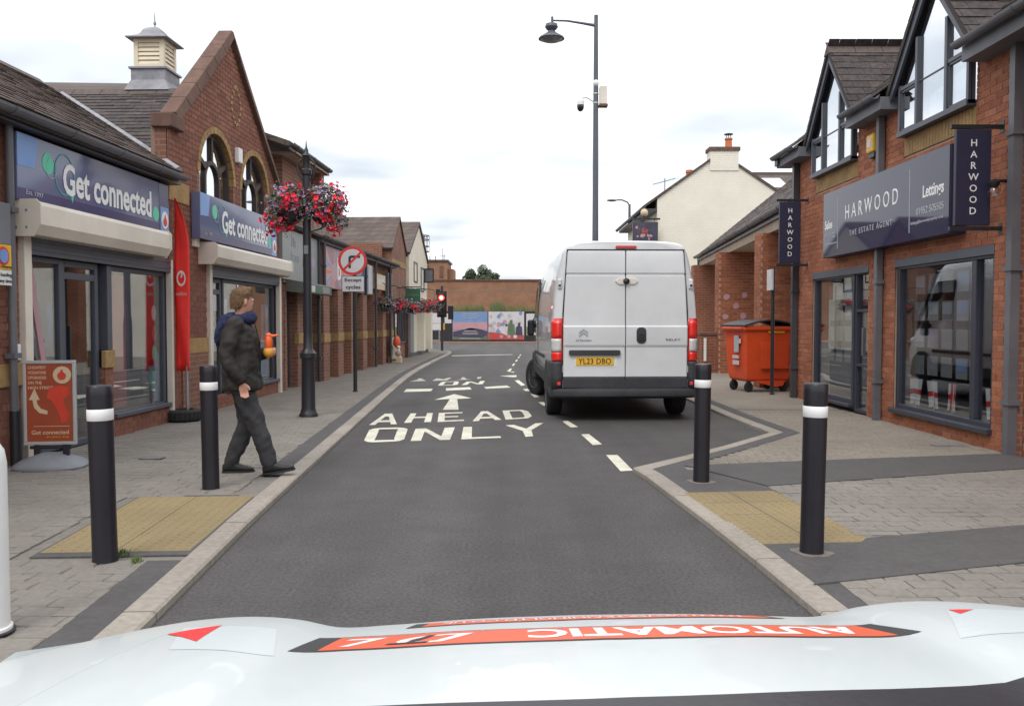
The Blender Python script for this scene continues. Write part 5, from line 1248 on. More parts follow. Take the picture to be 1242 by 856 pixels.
def blade(u, z0, z1, w, label):
    r = right_thing('projecting_sign', label, 'sign', u); F = Fr(u, 1)
    off = .13
    part('panel', 'navy_flat', r, F, (u-.025,u+.025,off,off+w,z0,z1), bevel=.004)
    part('top_bracket', 'black_metal', r, F, (u-.022,u+.022,.0,off+w+.05,z1+.01,z1+.05)); part('bottom_bracket', 'black_metal', r, F, (u-.022,u+.022,.0,off+w+.05,z0-.05,z0-.01))
    part('wall_plate', 'black_metal', r, F, (u-.035,u+.035,.0,.012,z1-.03,z1+.09)); part('wall_plate', 'black_metal', r, F, (u-.035,u+.035,.0,.012,z0-.09,z0+.03))
    H = z1-z0
    for i, ch in enumerate('HARWOOD'):
        zc = z1 - H*(.14 + i*.118)
        text(r, ch, F(u-.0255, off+w*.5, zc-.034*H/.95), (0,-1,0), (0,0,1), h=.068*H/.95, align='c', offset=.005, name='letter', thick=.003)
        text(r, ch, F(u+.0255, off+w*.5, zc-.034*H/.95), (0,1,0), (0,0,1), h=.068*H/.95, align='c', offset=.005, name='letter', thick=.003)
    return r
blade(8.98, 2.38, 3.36, .36, 'tall navy blade sign with white letters nearest the right picture edge')
blade(14.85, 2.38, 3.42, .36, 'tall navy blade sign with white letters beside the brick arcade')
lm = right_thing('wall_lamp', 'small round glass wall lamp beside the near navy blade sign', 'lamp', 8.86)
MB().tube((0,0,2.82),(0,.14,2.82),.018,n=8).build('arm','black_metal',lm); MB().lathe([(.03,2.75),(.055,2.78),(.06,2.81),(.035,2.83)],(0,.15,0),12).build('collar','black_metal',lm,smooth=True); MB().ell((0,.15,2.70),.06,.06,.07).build('globe','lens_clear',lm,smooth=True)
# England flags inside the big window
def flag(u, tilt, label):
    r = right_thing('paper_flag', label, 'flag', u, -.10, 'white flags with red crosses along the window sill')
    mb = MB(); n = 10; W, H = .22, .30
    def P(i, j): 
        a, b = i/n, j/n; return (( .5-a)*W + tilt*(1-b)*.12, -.02+.022*math.sin(a*9+u*3)*(0.4+b) , .36 + b*H - .07*abs(a-.5)*(1-b))
    for i in range(n):
        for j in range(n):
            k = len(mb.v); cross = (2 <= i <= 3 and False) or abs(i-4.5) < 1 or abs(j-4.5) < 1
            mb.cur = 1 if cross else 0
            mb.add([P(i,j),P(i+1,j),P(i+1,j+1),P(i,j+1)], [(0,1,2,3)])
    mb.build('cloth', ['flag_white','red_paint'], r, fix=False)
    MB().tube((tilt*.1,-.03,.30),(0,-.03,.66),.006,n=6).build('stick','white_paint',r)
flag(11.05, .3, 'white flag with red cross in the right shop window, farthest of four')
flag(10.62, -.3, 'white flag with red cross in the right shop window, second from the door end')
flag(10.12, .4, 'white flag with red cross in the right shop window, just left of the window bar')
flag(9.30, -.2, 'white flag with red cross in the narrow right pane of the right shop window')

# ------------------------------------------------------------------ RIGHT: arcade with brick piers
ax = math.atan2(12.8, 1.1)
ar = thing('arcade_building', 'open brick pier arcade with grey slate roof beyond the estate agent', 'building', (5.10, 15.75, 0), ax)
# local x runs along the eave, local y points away from the street to the left -> outward = +y
FA = Fr(0.0, 1)
LA = 12.9
rl = slope_slab(ar, [FA(.05,.12,3.52),FA(LA,.12,3.52),FA(LA,-3.1,6.12),FA(.05,-3.1,6.12)], .08, 'roof_bed')
lay_slates(rl, FA(0,.14,3.52), (1,0,0), (0,-3.2,2.6), lambda b: [(.05, LA + (.08 if b > 1.4 else 0))], 4.1, 'slate_grey', w=.28, e=.19, singles=300, near=lambda q: abs(q[0]-7)+abs(q[1]-1))
gutter(ar, FA, .05, LA+.05, .17, 3.50, .065, 'gutter_dark', 1.5)
part('fascia', 'gutter_dark', ar, FA, (.05,LA,.06,.11,3.36,3.50))
part('soffit', 'soffit', ar, FA, (.05,LA,-3.2,.055,3.17,3.36))
mb = MB(); mb.prism([FA(LA,-.02,3.36),FA(LA,-3.1,3.36),FA(LA,-3.1,6.0),FA(LA,.05,3.5)], (.05,0,0)); mb.build('end_gable', 'brick_arcade', ar)
pipe(ar, FA, LA-.05, .06, .05, 3.4, .045, 'gutter_dark')
# piers stand square to the street: separate little frames facing the camera
def pier(x0, x1, y0, y1, z1, bricks=True, name='pier', sing=150):
    inv = ar.matrix_basis.inverted() if False else (Matrix.Translation((5.10,15.75,0)) @ Matrix.Rotation(ax,4,'Z')).inverted()
    h = link(name, MB().box(x0+.004,x1-.004,y0+.004,y1,.03,z1).mesh(name, 'brick_arcade' if not bricks else 'brick_arcade'), ar); h.matrix_basis = inv
    if bricks:
        lay_bricks(h, lambda u,o,z: (u, y0-o, z), lambda z: [(x0, x1)], .04, z1, 'brick_orange', 'mortar_warm', singles=sing)
        lay_bricks(h, lambda u,o,z: (x0-o, u, z), lambda z: [(y0, y1)], .04, z1, 'brick_orange', 'mortar_warm', singles=0)
    return h
pier(5.03, 6.4, 17.55, 18.0, 3.17)
pB = pier(5.36, 6.36, 22.45, 22.9, 3.17)
for (x, z) in ((5.55,2.02),(6.02,2.06),(5.80,1.78),(5.52,1.50),(5.98,1.52)):
    mb = MB(); n = 9; mb.prism([(x+.09*math.cos(2*math.pi*i/n)*random.uniform(.7,1.1), 22.438, z+.09*math.sin(2*math.pi*i/n)*random.uniform(.7,1.1)) for i in range(n)], (0,-.003,0)); o = mb.build('paint_spot', 'poster_pink', pB)
pier(5.78, 6.5, 27.6, 28.05, 3.17, bricks=False)
hw_ = thing('low_wall', 'low brick wall with stone cap between the white van and the orange bin', 'wall', (4.95,22.6,0))
MB().box(0,.42,0,.22,.03,1.02).build('brick_core','brick_arcade',hw_); MB().box(-.04,.46,-.03,.25,1.02,1.10).build('cap_stone','coping',hw_,bevel=.01)
MB().box(.05,.12,-.035,-.028,.35,.95).build('reflector','white_plastic',hw_)

# ------------------------------------------------------------------ RIGHT: cream painted brick house
ch = thing('cream_gable_house', 'cream painted brick gable house with chimney and orange pot behind the van', 'building', (5.34, 32.0, 0))
X_ = lambda x: x-5.34
mb = MB(); mb.prism([(0,0,0),(X_(10.2),0,0),(X_(10.2),0,5.80),(X_(8.30),0,7.06),(X_(7.26),0,7.24),(0,0,5.88)], (0,8,0)); mb.build('wall','brick_painted',ch)
part_ = lambda n,m,*b,**k: MB().box(*b).build(n,m,ch,**k)
cst = MB().box(X_(7.26),X_(8.31),-.03,.55,6.9,7.62).build('chimney','brick_painted',ch)
MB().box(X_(7.22),X_(8.36),-.08,.60,7.62,7.76).build('cap','coping',cst,bevel=.01)
MB().lathe([(.15,7.76),(.13,7.85),(.12,8.05),(.145,8.07),(.145,8.12)],(X_(8.0),.25,0),14).build('chimney_pot','terracotta',cst,smooth=True)
cw = MB(); cw.tube((X_(8.0),.25,8.12),(X_(8.0),.25,8.26),.012,n=6); cw.tube((X_(7.92),.25,8.12),(X_(7.92),.25,8.26),.012,n=6); cw.tube((X_(8.08),.25,8.12),(X_(8.08),.25,8.26),.012,n=6); cw.lathe([(.17,8.26),(.17,8.28),(.02,8.32)],(X_(8.0),.25,0),12); cw.build('cowl','black_metal',cst)
def rslab(p, q, y0, y1, th, mat, nm): 
    (xa,za),(xb,zb) = p,q; MB().prism([(xa,y0,za),(xb,y0,zb),(xb,y0,zb+th),(xa,y0,za+th)], (0,y1-y0,0)).build(nm,mat,ch)
rslab((-.45,5.58),(X_(7.26),7.24),-.06,8.2,.10,'slate_far','roof'); rslab((X_(8.31),7.05),(X_(10.4),5.68),-.06,8.2,.10,'slate_far','roof'); rslab((X_(7.26),7.24),(X_(8.31),7.05),.56,8.2,.10,'slate_far','roof')
mb = MB(); mb.tube((-.5,-.1,5.56),(-.5,8.2,5.56),.07,n=8); mb.build('gutter','gutter_dark',ch)
MB().box(-.42,-.02,.0,8.0,5.42,5.52).build('eave_soffit','gutter_dark',ch)
for y in (1.2, 4.2): MB().box(-.03,.0,y,y+.8,3.6,4.8).build('window','window_black',ch)
MB().lathe([(.13,6.78),(.12,7.0),(.14,7.02),(.13,7.12)],(X_(6.75),1.2,0),12).build('chimney_pot','terracotta',ch,smooth=True)
lt = thing('coach_lamp', 'orange globe lamp on the eave of the cream gable house', 'lamp', (4.85, 31.9, 5.1)); MB().ell((0,0,.25),.14,.14,.15).build('globe','board_cream',lt,smooth=True); mb=MB(); mb.tube((0,0,.05),(0,0,.10),.08,n=10); mb.tube((0,0,.08),(.5,0,.0),.02,n=6); mb.build('bracket','black_metal',lt)
ae = thing('tv_aerial', 'thin television aerial above the cream house roof', 'aerial', (5.75,32.8,5.9)); mb = MB(); mb.tube((0,0,0),(0,0,.85),.015,n=6); mb.build('mast','pole_grey',ae); mb = MB(); mb.tube((-.45,0,.62),(.4,0,.85),.012,n=6); 
for i in range(6): t=i/5; mb.tube((-.4+.75*t,-.15,.635+.2*t),(-.4+.75*t,.15,.635+.2*t),.006,n=5)
mb.build('boom','pole_grey',ae)
ps = thing('pub_sign', 'framed pub sign with dark red picture hanging off the cream house', 'sign', (4.38,31.6,0))
MB().box(-.02,1.0,-.03,.03,5.06,5.12).build('bracket','black_metal',ps); MB().box(0,.92,-.04,.04,4.20,4.98).build('frame','gutter_dark',ps,bevel=.01)
MB().box(.06,.86,-.046,.046,4.26,4.92).build('picture','poster_dark',ps)
for i in range(14):
    x, z = random.uniform(.14,.74), random.uniform(4.36,4.80); r = random.uniform(.05,.13); mb = MB(); mb.prism([(x+r*math.cos(2*math.pi*k/7)*random.uniform(.5,1), -.047-.0006*i, z+r*math.sin(2*math.pi*k/7)*random.uniform(.5,1)) for k in range(7)], (0,-.0004,0)); mb.build('picture_patch', random.choice(['poster_red','coping','poster_pink','poster_dark']), ps)
for x in (.1,.8): MB().tube((x,0,4.98),(x,0,5.07),.012,n=6).build('hanger','black_metal',ps)
hb_ = thing('distant_roof', 'pale patched roof just right of the cream gable house', 'building', (10.1,37,0))
MB().box(0,4.0,0,4,0,6.9).build('wall','cream_render',hb_); MB().prism([(-.2,-.2,6.85),(4.2,-.2,6.85),(4.2,2,7.85),(-.2,2,7.85)],(0,0,.1)).build('roof','slate_far',hb_); MB().prism([(.3,.05,7.02),(1.7,.05,7.02),(1.7,1.4,7.63),(.3,1.4,7.63)],(0,0,.05)).build('roof_patch','poster_white',hb_)
MB().box(-.25,4.25,1.9,2.1,7.9,8.02).build('ridge','ridge_tile',hb_)
# ------------------------------------------------------------------ white panel van
van = thing('parked_van', 'white panel van with its rear doors to the camera, parked partly in the bay', 'van', (1.57, 12.0, 0), R(1.8))
HW = [(.46,.93),(.60,.985),(.80,1.01),(1.10,1.015),(1.45,1.01),(1.75,.985),(2.00,.945),(2.20,.905),(2.33,.872),(2.41,.84),(2.46,.79),(2.49,.70),(2.51,.45)]
def vsec(y, ztop=2.52, inset=0.0, zbot=.46):
    L = []
    k = (ztop-zbot)/(2.52-.46)
    for z, h in HW: L.append((h-inset, y, zbot+(z-.46)*k))
    return [(x,yy,z) for x,yy,z in L] + [(0,y,zbot+(2.515-.46)*k)] + [(-x,yy,z) for x,yy,z in reversed(L)]
st = [vsec(.015,2.49,.05), vsec(.03,2.50,.02), vsec(.07,2.515,.004), vsec(.2), vsec(1.2), vsec(2.4), vsec(3.6), vsec(4.0,2.50,.01), vsec(4.2,2.42,.03), vsec(4.45,2.12,.05), vsec(4.75,1.70,.06), vsec(4.95,1.42,.07), vsec(5.15,1.30,.09), vsec(5.33,1.15,.14), vsec(5.42,.95,.22), vsec(5.45,.70,.30)]
body = MB().rings(st).build('body', 'van_white', van, smooth=True)
# seam panel just behind the doors (dark shut lines)
def xo(z): return .862 if z < 1.5 else .862 - (z-1.5)*.068
zz = [.60,1.0,1.5,1.8,2.1,2.30,2.385]
MB().prism([(xo(z)+.012,-.002,z) for z in zz] + [(-xo(z)-.012,-.002,z) for z in reversed(zz)], (0,.03,0)).build('door_seam', 'van_seam', body)
prof = [(.615,-.004),(.63,-.022),(1.035,-.026),(1.060,-.040),(1.075,-.042),(1.315,-.042),(1.335,-.024),(2.015,-.020),(2.022,-.006),(2.052,-.006),(2.060,-.019),(2.33,-.014),(2.365,-.004)]
def rear_door(sx):
    mb = MB(); vs = []; n = len(prof)
    for z, y in prof:
        a, b = .005, xo(z)
        for x, dy in ((a,.010),(a+.007,0),(b-.012,0),(b,.010)): vs.append((sx*x, y+dy, z))
    for z, y in prof: vs += [(sx*.005,.012,z),(sx*xo(z),.012,z)]
    fs = [(i*4+j, i*4+j+1, i*4+j+5, i*4+j+4) for i in range(n-1) for j in range(3)]
    N = n*4
    fs += [(i*4, (i+1)*4, N+(i+1)*2, N+i*2) for i in range(n-1)] + [(i*4+3, (i+1)*4+3, N+(i+1)*2+1, N+i*2+1) for i in range(n-1)]
    mb.add(vs, fs); return mb.build('rear_door', 'van_white', van)
dl, dr_ = rear_door(-1), rear_door(1)
for d in (dl, dr_): shade(d.data, 25)
for sx, d in ((-1, dl), (1, dr_)):
    MB().box(sx*.006, sx*xo(.5), -.030, .012, .47, .612).build('lower_trim', 'van_plastic', d, bevel=.01)
    MB().box(sx*.88, sx*.945, -.012, .03, 1.84, 1.98).build('hinge', 'van_white', d, bevel=.02)
    MB().box(sx*.895, sx*.93, -.016, .0, 1.87, 1.90).build('hinge_bolt', 'van_plastic', d)
    MB().box(sx*.868, sx*.89, -.018, .02, .68, .78).build('hinge', 'van_white', d, bevel=.008)
# handle
def rrect(x0,x1,z0,z1,r,y0,y1,name,mat,parent,n=6):
    pts = []
    for cx,cz,a0 in ((x1-r,z1-r,0),(x0+r,z1-r,90),(x0+r,z0+r,180),(x1-r,z0+r,270)):
        for i in range(n+1): t = R(a0+90*i/n); pts.append((cx+r*math.cos(t), y0, cz+r*math.sin(t)))
    return MB().prism(pts, (0,y1-y0,0)).build(name, mat, parent, bevel=.004)
rrect(.150,.285,1.085,1.310,.055,-.052,-.036,'handle','van_plastic',dr_)
rrect(.170,.265,1.12,1.23,.035,-.060,-.050,'handle_grip','black_plastic',dr_)
rrect(-.785,-.075,.925,.995,.02,-.062,-.020,'plate_lamp_bar','van_plastic',dl)
rrect(-.715,-.115,.755,.925,.04,-.026,-.018,'plate_recess','white_paint',dl)
pl = rrect(-.69,-.165,.785,.898,.008,-.036,-.026,'number_plate','plate_yellow',dl)
text(pl, 'YL23 DBO', (-.428,-.0365,.803), (1,0,0), (0,0,1), w=.455, h=.078, align='c', mat='letter_black', offset=.012, name='registration', spacing=1.05, thick=.002)
# maker's double chevron and names
for k in (0, 1):
    zc = 1.205 + k*.042
    mb = MB(); mb.prism([(-.645,-.043,zc-.022),(-.585,-.043,zc+.028),(-.525,-.043,zc-.022),(-.525,-.043,zc+.002),(-.585,-.043,zc+.046),(-.645,-.043,zc+.002)], (0,-.010,0)); mb.build('chevron', 'chrome', dl)
text(dl, 'CITROEN', (-.585,-.043,1.115), (1,0,0), (0,0,1), w=.215, h=.024, align='c', mat='pole_grey', spacing=1.2, name='maker_name', offset=.02)
text(dr_, 'RELAY', (.66,-.043,1.125), (1,0,0), (0,0,1), w=.20, h=.028, align='c', mat='pole_grey', spacing=1.2, name='model_name', offset=.025)
# camera unit
mb = MB(); mb.prism([(-.15,-.021,1.945),(-.10,-.021,1.90),(.13,-.021,1.90),(.17,-.021,1.945),(.13,-.021,1.99),(-.10,-.021,1.99)], (0,-.02,0)); cu_ = mb.build('rear_camera', 'cream_metal', van, bevel=.008)
MB().lathe([(.0,-.075),(.022,-.075),(.042,-.066),(.046,-.042)],(.005,0,1.945),14,'y').build('camera_lens','window_black',cu_,smooth=True)
rrect(-.14,.15,2.395,2.435,.015,-.012,.03,'high_brake_light','tail_red',van)
# tail lights, wrapped round the corner
for sx in (-1, 1):
    def xb(z):
        for (za,ha),(zb,hb) in zip(HW,HW[1:]):
            if za <= z <= zb: return ha+(hb-ha)*(z-za)/(zb-za)
        return 1.0
    def lens(z0, z1, inner, outer_y, mat, name, parent, pr=.006, n=5):
        mb = MB(); rows = []
        for i in range(n+1):
            z = z0+(z1-z0)*i/n; w = xb(z)
            rows.append([(sx*inner,-.008-pr,z),(sx*(w-.075),-.008-pr,z),(sx*(w-.030),.010-pr,z),(sx*(w-.002+pr),.055,z),(sx*(w+pr),outer_y,z)])
        vs = [p for r_ in rows for p in r_]; m = 5
        fs = [(i*m+j,i*m+j+1,(i+1)*m+j+1,(i+1)*m+j) for i in range(n) for j in range(m-1)]
        mb.add(vs, fs)
        o = mb.build(name, mat, parent); sm = o.modifiers.new('thick','SOLIDIFY'); sm.thickness = .02; sm.offset = -1; shade(o.data, 50); return o
    tl = lens(.835, 1.435, .872, .16, 'tail_red', 'tail_light', van)
    lens(1.17, 1.40, .89, .10, 'tail_bright', 'brake_lens', tl, .010)
    lens(.975, 1.15, .89, .12, 'tail_clear', 'indicator_lens', tl, .010)
    lens(.85, .96, .89, .10, 'tail_bright', 'reflector', tl, .009)
# bumper and corner pieces
bp = MB()
sec = [(-1.03,.55),(-1.035,.12),(-1.00,.0),(-.90,-.06),(-.5,-.085),(.5,-.085),(.90,-.06),(1.00,.0),(1.035,.12),(1.03,.55)]
rows = []
for z, g in ((.33,.04),(.36,.01),(.42,0),(.455,.012),(.475,.06)):
    rows.append([(x*(1-g*.3), y+g, z) for x,y in sec])
m = len(sec); bp.add([p for r_ in rows for p in r_], [(i*m+j,i*m+j+1,(i+1)*m+j+1,(i+1)*m+j) for i in range(4) for j in range(m-1)])
b_ = bp.build('bumper', 'van_plastic', van); s_ = b_.modifiers.new('thick','SOLIDIFY'); s_.thickness = .03; shade(b_.data, 35)
for sx in (-1, 1):
    mb = MB(); rows = []
    for z, w in ((.46,1.030),(.62,1.034),(.80,1.032),(.835,1.022)):
        rows.append([(sx*.875,-.02,z),(sx*(w-.07),-.022,z),(sx*(w-.02),.01,z),(sx*w,.07,z),(sx*w,.50,z)])
    mb.add([p for r_ in rows for p in r_], [(i*5+j,i*5+j+1,(i+1)*5+j+1,(i+1)*5+j) for i in range(3) for j in range(4)])
    c_ = mb.build('bumper_corner', 'van_plastic', van); s_ = c_.modifiers.new('thick','SOLIDIFY'); s_.thickness = .02; shade(c_.data, 50)
    MB().box(sx*.90,sx*.945,-.030,-.02,.51,.555).build('reflector','tail_bright',c_,bevel=.004)
    MB().box(sx*1.008, sx*1.024, .5, 4.0, .47, .62).build('sill_trim','van_plastic',van); MB().box(sx*1.012,sx*1.026,1.6,4.0,.82,.87).build('side_moulding','van_plastic',van,bevel=.005)
    # wheel arches
    for yc in (1.02, 4.45):
        mb = MB(); pts = [(yc-.43,.36)] + [(yc-.43*math.cos(math.pi*i/12), .40+.42*math.sin(math.pi*i/12)) for i in range(13)] + [(yc+.43,.36)]
        mb.prism([(sx*.90,y,z) for y,z in pts], (sx*.128,0,0)); mb.build('wheel_arch','van_seam',van)
    mb = MB(); mb.box(sx*1.03,sx*1.15,4.05,4.22,1.12,1.42); mr_ = mb.build('mirror','black_plastic',van,bevel=.04,seg=3); MB().tube((sx*.95,4.2,1.32),(sx*1.08,4.15,1.30),.04,n=8).build('mirror_arm','black_plastic',mr_)
    MB().prism([(sx*1.0,3.25,1.42),(sx*.995,4.35,1.40),(sx*.955,4.15,1.95),(sx*.93,3.95,2.12),(sx*.95,3.25,2.12)], (sx*.025,0,0)).build('cab_window','window_black',van)
    MB().box(sx*1.014,sx*1.020,3.2,3.21,.65,2.1).build('door_gap','van_seam',van)
MB().prism([(-.82,4.24,2.32),(.82,4.24,2.32),(.88,4.90,1.50),(-.88,4.90,1.50)], (0,.06,.03)).build('windscreen','window_black',van)
MB().box(-.88,.88,.25,5.2,.30,.52).build('underbody_light_block','van_seam',van)  # dark box added under the body to block light
mb = MB(); mb.tube((.45,.15,.34),(.45,.9,.34),.035,n=8); mb.tube((-.85,1.02,.34),(.85,1.02,.34),.05,n=8); mb.build('exhaust_and_axle','van_plastic',van)
def wheel(x, y, steer, parent):
    w = link('wheel', None, parent); w.location = (x, y, .345); w.rotation_euler = (0,0,steer)
    s = 1 if x > 0 else -1
    t = MB().lathe([(.20,-.10),(.235,-.112),(.315,-.112),(.336,-.095),(.345,-.06),(.345,.06),(.336,.095),(.315,.112),(.235,.112),(.20,.10)],(0,0,0),28,'x').build('tyre','rubber',w,smooth=True)
    for k in (-.05,-.017,.017,.05): MB().lathe([(.3455,k-.005),(.347,k),(.3455,k+.005)],(0,0,0),28,'x').build('tread','rubber',t)
    r = MB().lathe([(.0,s*.045),(.06,s*.055),(.08,s*.03),(.16,s*.02),(.19,s*.07),(.205,s*.105),(.215,s*.10)],(0,0,0),24,'x').build('rim','grey_plastic',w,smooth=True)
    for i in range(5):
        a = 2*math.pi*i/5; MB().tube((s*.03,.05*math.cos(a),.05*math.sin(a)),(s*.062,.05*math.cos(a),.05*math.sin(a)),.011,n=6).build('wheel_nut','steel',w)
wheel(-.915, 1.02, 0, van); wheel(.915, 1.02, 0, van); wheel(-.93, 4.45, R(24), van); wheel(.93, 4.45, R(24), van)
MB().box(-.6,.6,5.40,5.47,.55,.78).build('grille','van_plastic',van,bevel=.02)
for sx in (-1,1): MB().ell((sx*.70,5.30,1.0),.16,.14,.10).build('headlight','tail_clear',van,smooth=True)

# ------------------------------------------------------------------ bonnet of the car in front of the camera
car = thing('driving_school_car', 'white driving school car bonnet with orange AUTOMATIC banner in the foreground', 'car', (.13, 0, 0))
def crv(tab, x):
    """smooth curve through a table (cubic Hermite)"""
    n = len(tab)
    if x <= tab[0][0]: return tab[0][1]
    if x >= tab[-1][0]: return tab[-1][1]
    sl = [(tab[i+1][1]-tab[i][1])/(tab[i+1][0]-tab[i][0]) for i in range(n-1)]
    m = [sl[0]] + [(sl[i-1]+sl[i])/2 for i in range(1,n-1)] + [sl[-1]]
    for i in range(n-1):
        a, b = tab[i][0], tab[i+1][0]
        if a <= x <= b:
            h = b-a; t = (x-a)/h
            return (2*t**3-3*t*t+1)*tab[i][1] + (t**3-2*t*t+t)*h*m[i] + (-2*t**3+3*t*t)*tab[i+1][1] + (t**3-t*t)*h*m[i+1]
LAT = [(0,-.008),(.2,-.011),(.36,-.019),(.46,-.021),(.54,-.004),(.62,.003),(.70,.000),(.80,-.012),(.92,-.038),(1.03,-.070)]
LON = [(.60,1.030),(.75,1.017),(.90,1.000),(1.05,.979),(1.2,.953),(1.35,.922),(1.5,.885),(1.65,.838),(1.78,.775),(1.90,.69),(1.98,.60)]
def bz(x, y):
    """height of the bonnet over local x (car centre line = 0) and distance y"""
    k = abs(x)
    return crv(LON, y) + crv(LAT, k) + .0234*(x+.13) - max(0, k-.70)**2*max(0, y-1.35)*2.2
def sheet(name, xs, ys, mat, f, parent, smooth=True, th=.0):
    vs = [(x, y, f(x,y)) for y in ys for x in xs]; n = len(xs)
    mb = MB().add(vs, [(j*n+i, j*n+i+1, (j+1)*n+i+1, (j+1)*n+i) for j in range(len(ys)-1) for i in range(n-1)])
    o = mb.build(name, mat, parent, fix=True)
    if smooth: shade(o.data, 60)
    if th: m = o.modifiers.new('thick','SOLIDIFY'); m.thickness = th; m.offset = 1
    return o
fr_ = lambda a,b,n: [a+(b-a)*i/n for i in range(n+1)]
ysb = fr_(.915,1.98,44)
def yc_(x, y): return y
bon = sheet('bonnet', fr_(-.66,.66,88), fr_(.80,1.98,60), 'car_white', bz, car)
for sx in (-1, 1):
    sheet('wing', [sx*v for v in fr_(.6603,1.03,30)], fr_(.60,1.98,50), 'car_white', bz, car)
    # wing side down to the arch
    xs_ = sx*1.03; mb = MB(); n = 40; yy = fr_(.60,1.98,n)
    vs = [(xs_, y, bz(xs_,y)) for y in yy] + [(xs_+sx*.03, y, .78 - max(0,y-1.6)*.3) for y in yy] + [(xs_+sx*.0, y, .35) for y in yy]
    mb.add(vs, [(k*(n+1)+i,k*(n+1)+i+1,(k+1)*(n+1)+i+1,(k+1)*(n+1)+i) for k in (0,1) for i in range(n)]); mb.build('wing_side','car_white',car,smooth=True)
    w = link('wheel', None, car); w.location = (sx*.86,1.25,.30)
    MB().lathe([(.19,-.1),(.29,-.1),(.30,-.07),(.30,.07),(.29,.1),(.19,.1)],(0,0,0),24,'x').build('tyre','rubber',w,smooth=True); MB().lathe([(0,sx*.05),(.10,sx*.04),(.19,sx*.09)],(0,0,0),20,'x').build('rim','steel',w,smooth=True)
    MB().ell((sx*.70,1.93,.62),.18,.10,.09).build('headlight','tail_clear',car,smooth=True)
mb = MB(); xs = fr_(-1.03,1.03,40); vs = [(x, 1.98 - max(0,abs(x)-.7)**2*.0, bz(x,1.98)) for x in xs] + [(x, 2.10-abs(x)**4*.12, .50) for x in xs] + [(x, 2.06-abs(x)**4*.12, .22) for x in xs]
mb.add(vs, [(k*41+i,k*41+i+1,(k+1)*41+i+1,(k+1)*41+i) for k in (0,1) for i in range(40)]); mb.build('bumper','car_white',car,smooth=True)
MB().box(-.45,.45,2.09,2.11,.30,.44).build('grille','black_plastic',car)
def y_edge(x): return .925 + .27*(x+.06)**2 - max(0, -.36-x)*.55
mb = MB(); xs = fr_(-.99,.99,40); vs = []
for k in range(7):
    for x in xs:
        y = .62 + (y_edge(x)-.62)*k/6; vs.append((x, y, bz(x,max(y,.71)) + (.0018 if k < 6 else .0004) - .10*max(0,.78-y)))
mb.add(vs, [(k*41+i,k*41+i+1,(k+1)*41+i+1,(k+1)*41+i) for k in range(6) for i in range(40)]); mb.build('cowl','black_plastic',car,smooth=True)
# banner across the bonnet: quad strip mapped onto the surface; text reads from the front of the car
def ban(u, v, c):
    (x0,y0),(x1,y1),(x2,y2),(x3,y3) = c[:4]
    a = (x0+(x1-x0)*u, y0+(y1-y0)*u); b = (x3+(x2-x3)*u, y3+(y2-y3)*u)
    return (a[0]+(b[0]-a[0])*v, a[1]+(b[1]-a[1])*v - c[4]*4*u*(1-u))
def banner(c, u0, u1, v0, v1, mat, lift, name, parent, nu=60, nv=5):
    vs = []
    for j in range(nv+1):
        for i in range(nu+1):
            x, y = ban(u0+(u1-u0)*i/nu, v0+(v1-v0)*j/nv, c); vs.append((x, y, bz(x,y)+lift))
    n = nu+1
    return MB().add(vs, [(j*n+i,j*n+i+1,(j+1)*n+i+1,(j+1)*n+i) for j in range(nv) for i in range(nu)]).build(name, mat, parent)
def btext(c, s, uc, vc, du, dv, mat, parent, lift=.0022, shear=0.0, offset=0.0, spacing=1.0):
    """text upside down for the driver: reads from the car's front"""
    vs, fs = text_verts(s, offset, spacing, shear)
    x0 = min(v[0] for v in vs); x1 = max(v[0] for v in vs); y0 = min(v[1] for v in vs); y1 = max(v[1] for v in vs)
    P = []
    for vx, vy in vs:
        u = uc + du*(.5-(vx-x0)/(x1-x0)); v = vc + dv*(.5-(vy-y0)/(y1-y0))
        x, y = ban(u, v, c); P.append((x, y, bz(x,y)+lift))
    o = MB().add(P, fs).build('lettering', mat, parent, fix=False)
    bm = bmesh.new(); bm.from_mesh(o.data); bmesh.ops.recalc_face_normals(bm, faces=bm.faces)
    for f in bm.faces:
        if f.normal.z < 0: f.normal_flip()
    bm.to_mesh(o.data); bm.free(); return o
C1 = [(-.462,1.262),(.485,1.283),(.460,1.409),(-.445,1.400), .046]
b0 = banner(C1, 0, 1, 0, 1, 'letter_black', .0006, 'banner', bon)
banner(C1, .045, .965, .06, .94, 'decal_orange', .0010, 'banner_field', b0)
btext(C1, 'AUTOMATIC', .655, .52, .56, .62, 'letter_white', b0, offset=.035, lift=.0015)
btext(C1, 'D L', .175, .48, .22, .52, 'letter_white', b0, shear=.45, offset=.015, lift=.0015); btext(C1, 'T', .185, .46, .075, .52, 'letter_black', b0, shear=.45, offset=.015, lift=.0018)
btext(C1, 'Driver Training Ltd', .18, .88, .24, .09, 'letter_grey', b0, lift=.0015)
C2 = [(-.312,1.462),(.354,1.512),(.331,1.585),(-.302,1.545), .026]
b1_ = banner(C2, 0, 1, 0, 1, 'letter_black', .0006, 'banner', bon); banner(C2, .04, .97, .08, .92, 'decal_orange', .0010, 'banner_field', b1_)
btext(C2, 'WWW.DRIVERTRAININGLTD.CO.UK', .5, .5, .84, .45, 'letter_white', b1_, lift=.0015, offset=.01)
